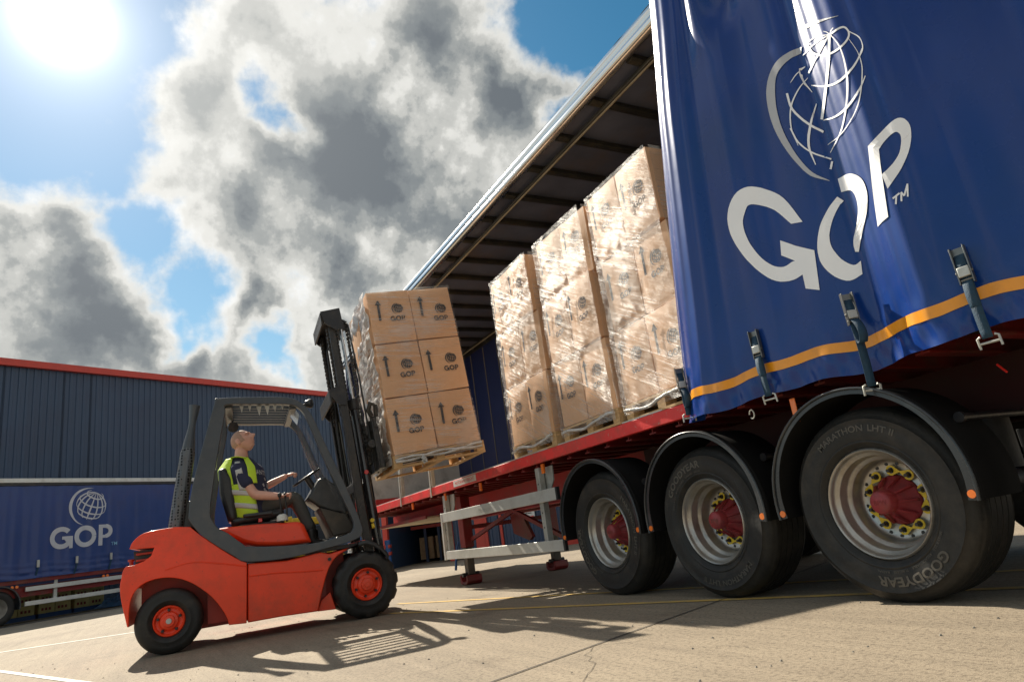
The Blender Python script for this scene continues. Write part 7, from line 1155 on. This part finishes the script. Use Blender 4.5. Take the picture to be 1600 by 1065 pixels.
# cab contents
mb=fb(); mb.prism([(.0,.0),(.10,-.02),(.06,.45),(-.02,.58),(-.09,.56),(-.08,.3)],lambda a,w,b:Vector((.55+a,w,1.18+b)),.36,.84,.03); mb.build('seat_back',m_plas,FK,local=True,bevel=.02)
mb=fb(); mb.prism([(.0,.0),(.52,.04),(.55,.11),(.50,.14),(.0,.09)],lambda a,w,b:Vector((.58+a,w,1.12+b)),.36,.84,.03); mb.build('seat_cushion',m_plas,FK,local=True,bevel=.02)
mb=fb(); mb.box((.66,.34,1.08),(1.12,.86,1.13)); mb.build('seat_base',m_blk,FK,local=True,bevel=.01)
DS=[(1.498,1.529),(1.577,1.550),(1.637,1.486),(1.735,1.439),(1.814,1.121),(1.777,1.111),(1.637,1.142),(1.488,1.217),(1.369,1.329),(1.407,1.382)]
mb=fb(); mb.prism(DS,id3,.34,.90,.02); mb.build('dashboard',m_plas,FK,local=True,bevel=.015)
mb=fb(); mb.prism([(1.494,1.209),(1.777,1.104),(1.852,0.960),(1.805,0.896),(1.621,0.879)],id3,.3,1.0,.01); mb.build('front_bulkhead',mat('brown reflection panel',(.05,.042,.032),.55,dirt=(.16,.12,.08),damt=.5),FK,local=True,bevel=.01)  # beige-brown reflection painted into the black panel as patches
sw=Vector((1.39,.56,1.585))
ax=Vector((-.50,-.05,.86)).normalized(); q=ax.to_track_quat('Z','Y')
mb=fb(); mb.tube([sw+q@Vector((.165*math.cos(t),.165*math.sin(t),0)) for t in [2*math.pi*i/32 for i in range(33)]],.014,8)
for k in range(3): mb.bar(sw,sw+q@Vector((.16*math.cos(k*2.1),.16*math.sin(k*2.1),-.01)),.03,.010)
mb.build('steering_wheel',m_plas,FK,local=True,smooth=True)
mb=fb(); mb.cyl(sw,sw-ax*.36,.035,n=14); mb.build('steering_column',m_plas,FK,local=True,smooth=True)
KN=sw+q@Vector((-.05,-.16,.03))
for i,(s,w) in enumerate(((1.08,.19),(1.14,.25))):
    mb=fb(); mb.tube([(s,w,1.10),(s-.0,w,1.24),(s-.01,w,1.36)],[.012,.009,.009],8); l=mb.build('control_lever',m_blk,FK,local=True,smooth=True)
    mb=fb(); mb.lathe([(.001,-.03),(.018,-.02),(.022,0),(.016,.02),(.001,.026)],(s-.01,w,1.385),(0,0,1),12); mb.build('lever_knob',m_plas,l,local=True,smooth=True)
mb=fb(); mb.lathe([(.06,0),(.055,.05),(.03,.07),(.001,.075)],(1.09,.21,1.11),(0,0,1),16); mb.build('lever_boot',m_grey,FK,local=True,smooth=True)
mb=fb(); mb.box((.70,.24,1.19),(1.0,.31,1.23)); mb.build('armrest',m_plas,FK,local=True,bevel=.015)
mb=fb(); mb.box((.85,.30,1.13),(.89,.34,1.17)); mb.build('belt_buckle',m_rref,FK,local=True,bevel=.004)
# bunting under the roof
BU=thing('bunting','string of small silver pennants hung under the forklift roof','bunting',tuple(FW(rs0+.3,.10,rz0-.05)))
for i in range(6):
    s=rs0+.14+i*.085; w=.10; z=rz0-.028-(.012 if i in (2,3) else 0); sz=(.04,.035,.055,.055,.045,.035)[i]
    mb=MB(); mb.add([FW(s,w,z),FW(s+sz,w+.01,z),FW(s+sz*.55,w+.015,z-sz*1.9),FW(s,w+.004,z),FW(s+sz,w+.014,z),FW(s+sz*.55,w+.019,z-sz*1.9)],[(0,1,2),(5,4,3),(0,1,4,3),(1,2,5,4),(2,0,3,5)]); mb.build('pennant',m_galv,BU)
mb=MB(); mb.tube([FW(rs0+.1,.11,rz0-.02),FW(rs0+.4,.11,rz0-.026),FW(rs0+.68,.11,rz0-.02)],.003,5); mb.build('string',m_blk,BU)
# ================================================================ DRIVER
def skin(pts,edges,root=0,sub=2):
    me=bpy.data.meshes.new('s'); me.from_pydata([tuple(p[:3]) for p in pts],edges,[]); o=bpy.data.objects.new('s',me); COL.objects.link(o)
    md=o.modifiers.new('k','SKIN'); md.use_smooth_shade=True; 
    sv=me.skin_vertices[0].data
    for i,p in enumerate(pts):
        sv[i].radius=p[3] if isinstance(p[3],tuple) else (p[3],p[3]); sv[i].use_root=(i==root)
    m2=o.modifiers.new('s','SUBSURF'); m2.levels=sub; m2.render_levels=sub
    dg=bpy.context.evaluated_depsgraph_get(); dg.update(); ev=o.evaluated_get(dg); mm=ev.to_mesh(); vs=[v.co.copy() for v in mm.vertices]; fs=[tuple(p.vertices) for p in mm.polygons]; ev.to_mesh_clear(); bpy.data.objects.remove(o); return vs,fs
HC=(0.716,2.058)
hs_,hz_=HC
hip=(.76,.60,1.30)
chest=(.685,.59,1.62); nk=(.70,.585,1.80)
# joints of the arms and legs in the forklift frame (s,w,z)
RS=(.655,.40,1.715); RE=(.82,.33,1.425); RW=(1.10,.26,1.37); RH=(1.165,.255,1.39)
LS=(.69,.79,1.70); LE=(.95,.80,1.55); LWr=(1.19,.66,1.64); LH=(1.255,.62,1.65)
RK=(1.26,.48,1.37); LK=(1.25,.75,1.37); RA=(1.40,.46,.97); LA=(1.46,.76,.97)
def hand(palm_from,palm_to,side,curl,up=Vector((0,0,1))):
    a=Vector(palm_from); b=Vector(palm_to); d=(b-a).normalized(); sdv=d.cross(up).normalized()*side; upv=sdv.cross(d).normalized()*side
    V=[(*(a-d*.01),.024),(*(a+d*.03),(.034,.020)),(*(b+d*.012),(.036,.018))]; E=[(0,1),(1,2)]
    vs,fs=skin(V,E,0,1); out=MB(); out.add(vs,fs)
    for i,(o_,l) in enumerate(((-.030,.060),(-.010,.070),(.011,.066),(.031,.052))):
        base=b+sdv*o_ ; c1=base+d*l*.45-up*l*.05; c2=base+d*l*(.85-curl*.5)-up*l*.55*curl; c3=base+d*l*(.95-curl*.9)-up*l*(1.0*curl)
        vs,fs=skin([(*(base-d*.015),.0095),(*c1,.0095),(*c2,.0088),(*c3,.0075)],[(0,1),(1,2),(2,3)],0,1); out.add(vs,fs)
    tb=a+d*.03+sdv*(-.034); vs,fs=skin([(*tb,.013),(*(tb+d*.03-sdv*.016-up*.012),.011),(*(tb+d*.055-sdv*.010-up*.030),.009)],[(0,1),(1,2)],0,1); out.add(vs,fs)
    return out
vs,fs=skin([(*hip,(.15,.13)),(.725,.60,1.46,(.155,.125)),(*chest,(.17,.12)),(.68,.588,1.745,(.10,.08)),(*nk,(.088,.088)),(.700,.585,2.03,(.066,.066)),
 (*RS,.062),(*RE,.056),(*Vector(RE).lerp(Vector(RW),.4),.052),(*RW,.034),(*LS,.062),(*LE,.046),(*Vector(LE).lerp(Vector(LWr),.4),.044),(*LWr,.028),
 (.86,.50,1.28,.10),(*RK,.072),(*RA,.045),(.86,.70,1.28,.10),(*LK,.072),(*LA,.045)],
 [(0,1),(1,2),(2,3),(3,4),(4,5),(2,6),(6,7),(7,8),(8,9),(2,10),(10,11),(11,12),(12,13),(0,14),(14,15),(15,16),(0,17),(17,18),(18,19)],0,2)
body=MB(); body.add(vs,fs)
h=hand(RW,(Vector(RW)+(Vector(RH)-Vector(RW))),1,.9); body.add(h.v,h.f)
h=hand(LWr,LH,-1,.8); body.add(h.v,h.f)
# head
def head_r(th,ph):
    # th: around from front (+x), ph: latitude ; returns local point, x forward, y left, z up
    cx,cy,cz=math.cos(ph)*math.cos(th),math.cos(ph)*math.sin(th),math.sin(ph)
    x,y,z=.100*cx,.078*cy,.122*cz
    if cz>0: x=.103*cx-.004; z=.118*cz
    if cx<0: x*=1.04; 
    # jaw
    if cz<0:
        k=min(1,-cz*1.3); y*=1-.22*k*k; x+= .012*k if cx>0 else .035*k*k
    f=max(0,cx)
    g=lambda a,b,sa,sb: math.exp(-((y-a)/sa)**2-((z-b)/sb)**2)*(1 if cx>0 else 0)
    x+=.034*g(0,-.018,.014,.020)+.018*g(0,.005,.010,.022)      # nose
    x+=.011*g(0,.036,.048,.011)                                  # brow
    x-=.017*g(.034,.013,.016,.012)+.017*g(-.034,.013,.016,.012)  # eye sockets
    x+=.004*g(.031,.013,.008,.006)+.004*g(-.031,.013,.008,.006)
    x+=.009*g(0,-.055,.022,.006)+.008*g(0,-.068,.020,.007)-.006*g(0,-.0615,.026,.003)  # lips
    x+=.010*g(0,-.098,.022,.016)                                 # chin
    x-=.004*g(0,-.082,.025,.006)
    return Vector((x,y,z))
HT=Matrix.Translation((hs_+.0,.585,hz_+.005))@Matrix.Rotation(R_(-26),4,'Z')@Matrix.Rotation(R_(-30),4,'Y')@Matrix.Scale(1.15,4)
# local x forward = s ; local y = w
hm=MB(); hm.grid(72,56,lambda u,v:HT@head_r(2*math.pi*u-math.pi,-math.pi/2*.999+math.pi*.999*v)); body.add(hm.v,hm.f)
for sd in (-1,1):
    ear=MB(); ear.grid(14,10,lambda u,v:HT@(Vector((-.012,sd*.078,-.005))+Matrix.Rotation(sd*R_(-20),3,'Z')@Vector((.024*math.cos(2*math.pi*u)*math.sin(math.pi*v),sd*.013*math.cos(math.pi*v),.036*math.sin(2*math.pi*u)*math.sin(math.pi*v))))); body.add(ear.v,ear.f)
me_o=body.build('person',m_skin,None,smooth=True)
PR=me_o; 
# re-root the mesh at the seat
base=FW(.80,.60,1.25); PM_=Matrix.Translation(base)@Matrix.Rotation(FYAW,4,'Z')
inv=PM_.inverted()
for v in me_o.data.vertices: v.co=inv@(MF_@v.co)
me_o.location=base; me_o.rotation_euler=(0,0,FYAW); WM[me_o.name]=PM_
tag(me_o,'shaven headed man in yellow green vest and navy t-shirt driving the forklift, looking up','person')
def pc(mb,nm,m,**k):
    mb.v=[MF_@v for v in mb.v]; return mb.build(nm,m,PR,smooth=True,**k)
vs,fs=skin([(.76,.60,1.32,(.168,.148)),(.735,.60,1.46,(.19,.17)),(.695,.59,1.635,(.195,.155)),(.675,.588,1.80,(.14,.115)),
 (*RS,.094),(*Vector(RS).lerp(Vector(RE),.75),.080),(*LS,.092),(*Vector(LS).lerp(Vector(LE),.62),.078)],[(0,1),(1,2),(2,3),(2,4),(4,5),(2,6),(6,7)],0,2)
mb=MB(); mb.add(vs,fs); pc(mb,'t_shirt',m_shirt)
# shirt front and vest: shells over the torso, vest open at the front
def torso(ph,z,grow):
    z=z-.0; t=(z-1.29)/(1.86-1.29); cx=.775+( .675-.775)*t+.0; rx=(.222+.015*math.sin(t*3))*(1 if t<.8 else 1-(t-.8)*2.0)+grow; ry=(.235+.015*math.sin(t*3.2))*(1 if t<.72 else 1-(t-.72)*2.0)+grow
    return Vector((cx+rx*math.cos(ph),.59+ry*math.sin(ph),z+.015*math.cos(ph)*0))
def vest(a0,a1,z0,z1,nm,m,grow=.012):
    mb=MB(); mb.grid(40,24,lambda u,v:torso(R_(a0+(a1-a0)*u),z0+(z1-z0)*v,grow+.004*math.sin(u*23+v*5)*math.sin(v*7))); return pc(mb,nm,m,solid=.006,fix=False)
mb=MB(); mb.grid(48,30,lambda u,v:torso(2*math.pi*u,1.21+.66*v,-.002+.005*math.sin(u*37+v*9)*math.sin(v*8+u*5))); pc(mb,'shirt_body',m_shirt,fix=False)
vest(72,288,1.20,1.56,'vest_lower',m_vest)
vest(118,242,1.555,1.87,'vest_back',m_vest)
for a0,a1 in ((60,80),(280,300)): 
    mb=MB(); sgn=1 if a0<90 else -1
    mb.grid(10,20,lambda u,v:torso(R_(a0+(a1-a0)*u+(0 if v<.0 else (-sgn*6*v**1.3))),1.555+.31*v,.016+.01*v)); pc(mb,'vest_front',m_vest,solid=.006,fix=False)
    pts=[torso(R_((a0+a1)/2-sgn*4),1.84,.02),torso(R_(100 if sgn>0 else 260),1.87,.02),torso(R_(125 if sgn>0 else 235),1.86,.02)]
    mb=MB(); vs=[]
    for P in smoothpts(pts,2): vs+=[P+Vector((0,-.035,.010)),P+Vector((0,.035,.010))]
    mb.add(vs,[(2*i,2*i+1,2*i+3,2*i+2) for i in range(len(vs)//2-1)]); pc(mb,'vest_shoulder',m_vest,solid=.008,fix=False)
for z0 in (1.285,1.425): 
    mb=MB(); mb.grid(40,3,lambda u,v:torso(R_(72+216*u),z0+.055*v-.05*math.cos(R_(72+216*u)),.0195)); pc(mb,'reflective_band',m_refl,solid=.003,fix=False)
for a0 in (262,):
    mb=MB(); mb.grid(4,16,lambda u,v:torso(R_(a0-8+16*u),1.49+.33*v,.021)); pc(mb,'reflective_brace',m_refl,solid=.003,fix=False)
# shirt print on the chest
mb=MB(); text(mb,'MANTIT',lambda a,b:torso(R_(-62+ (a-.02)*200),1.66+b-.06*(a),.004),.052,.03); pc(mb,'shirt_lettering',m_print,fix=False)
mb=MB(); r=random.Random(4)
for i in range(26):
    a=R_(r.uniform(-46,30)); z=r.uniform(1.40,1.63); 
    P=torso(a,z,.003); 
    mb.add([P,torso(a+.10,z+.012,.003),torso(a+.16,z-.02,.003),torso(a+.05,z-.03,.003)],[(0,1,2,3)])
pc(mb,'shirt_graphic',m_print,fix=False)
vs,fs=skin([(.76,.60,1.28,(.160,.15)),(.86,.50,1.285,.118),(*Vector((.86,.50,1.285)).lerp(Vector(RK),.55),.098),(*RK,.084),(*Vector(RK).lerp(Vector(RA),.5),.072),(*RA,.062),(.86,.70,1.285,.118),(*Vector((.86,.70,1.285)).lerp(Vector(LK),.55),.098),(*LK,.084),(*Vector(LK).lerp(Vector(LA),.5),.072),(*LA,.062)],[(0,1),(1,2),(2,3),(3,4),(4,5),(0,6),(6,7),(7,8),(8,9),(9,10)],0,2)
mb=MB(); mb.add(vs,fs); pc(mb,'trousers',m_trou)
for A in (RA,LA):
    vs,fs=skin([(A[0]-.0,A[1],A[2]+.05,.055),(A[0]+.0,A[1],.86,.056),(A[0]+.08,A[1],.825,(.052,.045)),(A[0]+.17,A[1],.815,(.048,.035))],[(0,1),(1,2),(2,3)],0,2); mb=MB(); mb.add(vs,fs); pc(mb,'boot',m_shoe)
# shaved hair cap, eyes, brows
mb=MB(); mb.grid(60,30,lambda u,v:HT@(head_r(R_(62+236*u),-.25+(math.pi/2+.25)*.999*v)*1.012)); pc(mb,'shaved_hair',m_stub,fix=False)
mb=MB(); mb.grid(20,14,lambda u,v:HT@(head_r(R_(-62+124*u),.62+(math.pi/2-.62)*.999*v)*1.012)); pc(mb,'hairline',m_stub,fix=False)
for sd in (-1,1):
    mb=MB(); c=Vector((.094,sd*.031,.013)); mb.lathe([(.001,.004),(.005,.003),(.0085,0)],HT@c,(1,0,.35),12); pc(mb,'eye',m_shoe)
    mb=MB(); mb.tube([HT@Vector((.102,sd*.016,.031)),HT@Vector((.100,sd*.030,.035)),HT@Vector((.088,sd*.046,.031))],.0035,6); pc(mb,'eyebrow',m_stub)
# ================================================================ YELLOW LOADER beyond the forklift
YL=thing('yellow_loader','yellow site loader seen through the forklift cab, lettered on its flank','loader',tuple(RF(11.2,-1.6,0)))
mb=MB(); mb.box((10.2,-2.2,.62),(12.6,-1.0,1.05),tf=RF); mb.build('chassis',m_yell,YL,bevel=.05)
mb=MB(); mb.box((9.6,-1.9,2.1),(12.4,-1.5,2.42),tf=RF); mb.build('boom',m_yell,YL,bevel=.05)
mb=MB(); mb.prism([(9.0,2.2),(9.7,2.5),(9.8,2.1),(9.3,1.9)],lambda a,w,b:RF(a,w,b),-2.1,-1.3); mb.build('boom_head',m_yell,YL,bevel=.03)
mb=MB(); mb.box((10.9,-1.9,1.06),(12.0,-1.1,2.05),tf=RF); mb.build('cab',m_blk,YL,bevel=.04)
for s in (10.5,12.3):
    for w in (-2.3,-1.0):
        mb=MB(); c=RF(s,w,.48); ax=RF(0,-1,0)-RF(0,0,0); mb.lathe([(.2,.0),(.44,.0),(.48,-.05),(.48,-.25),(.2,-.3)],c,ax,28); t=mb.build('wheel',m_rub,YL,smooth=True)
        mb=MB(); mb.lathe([(.24,.01),(.1,-.03),(.001,-.02)],c,ax,20); mb.build('rim',m_yell,t)
mb=MB(); text(mb,'Ltd',lambda a,b:RF(11.0+a,-2.215,.72+b),.24,.02); mb.build('lettering',m_ink,YL,fix=False)
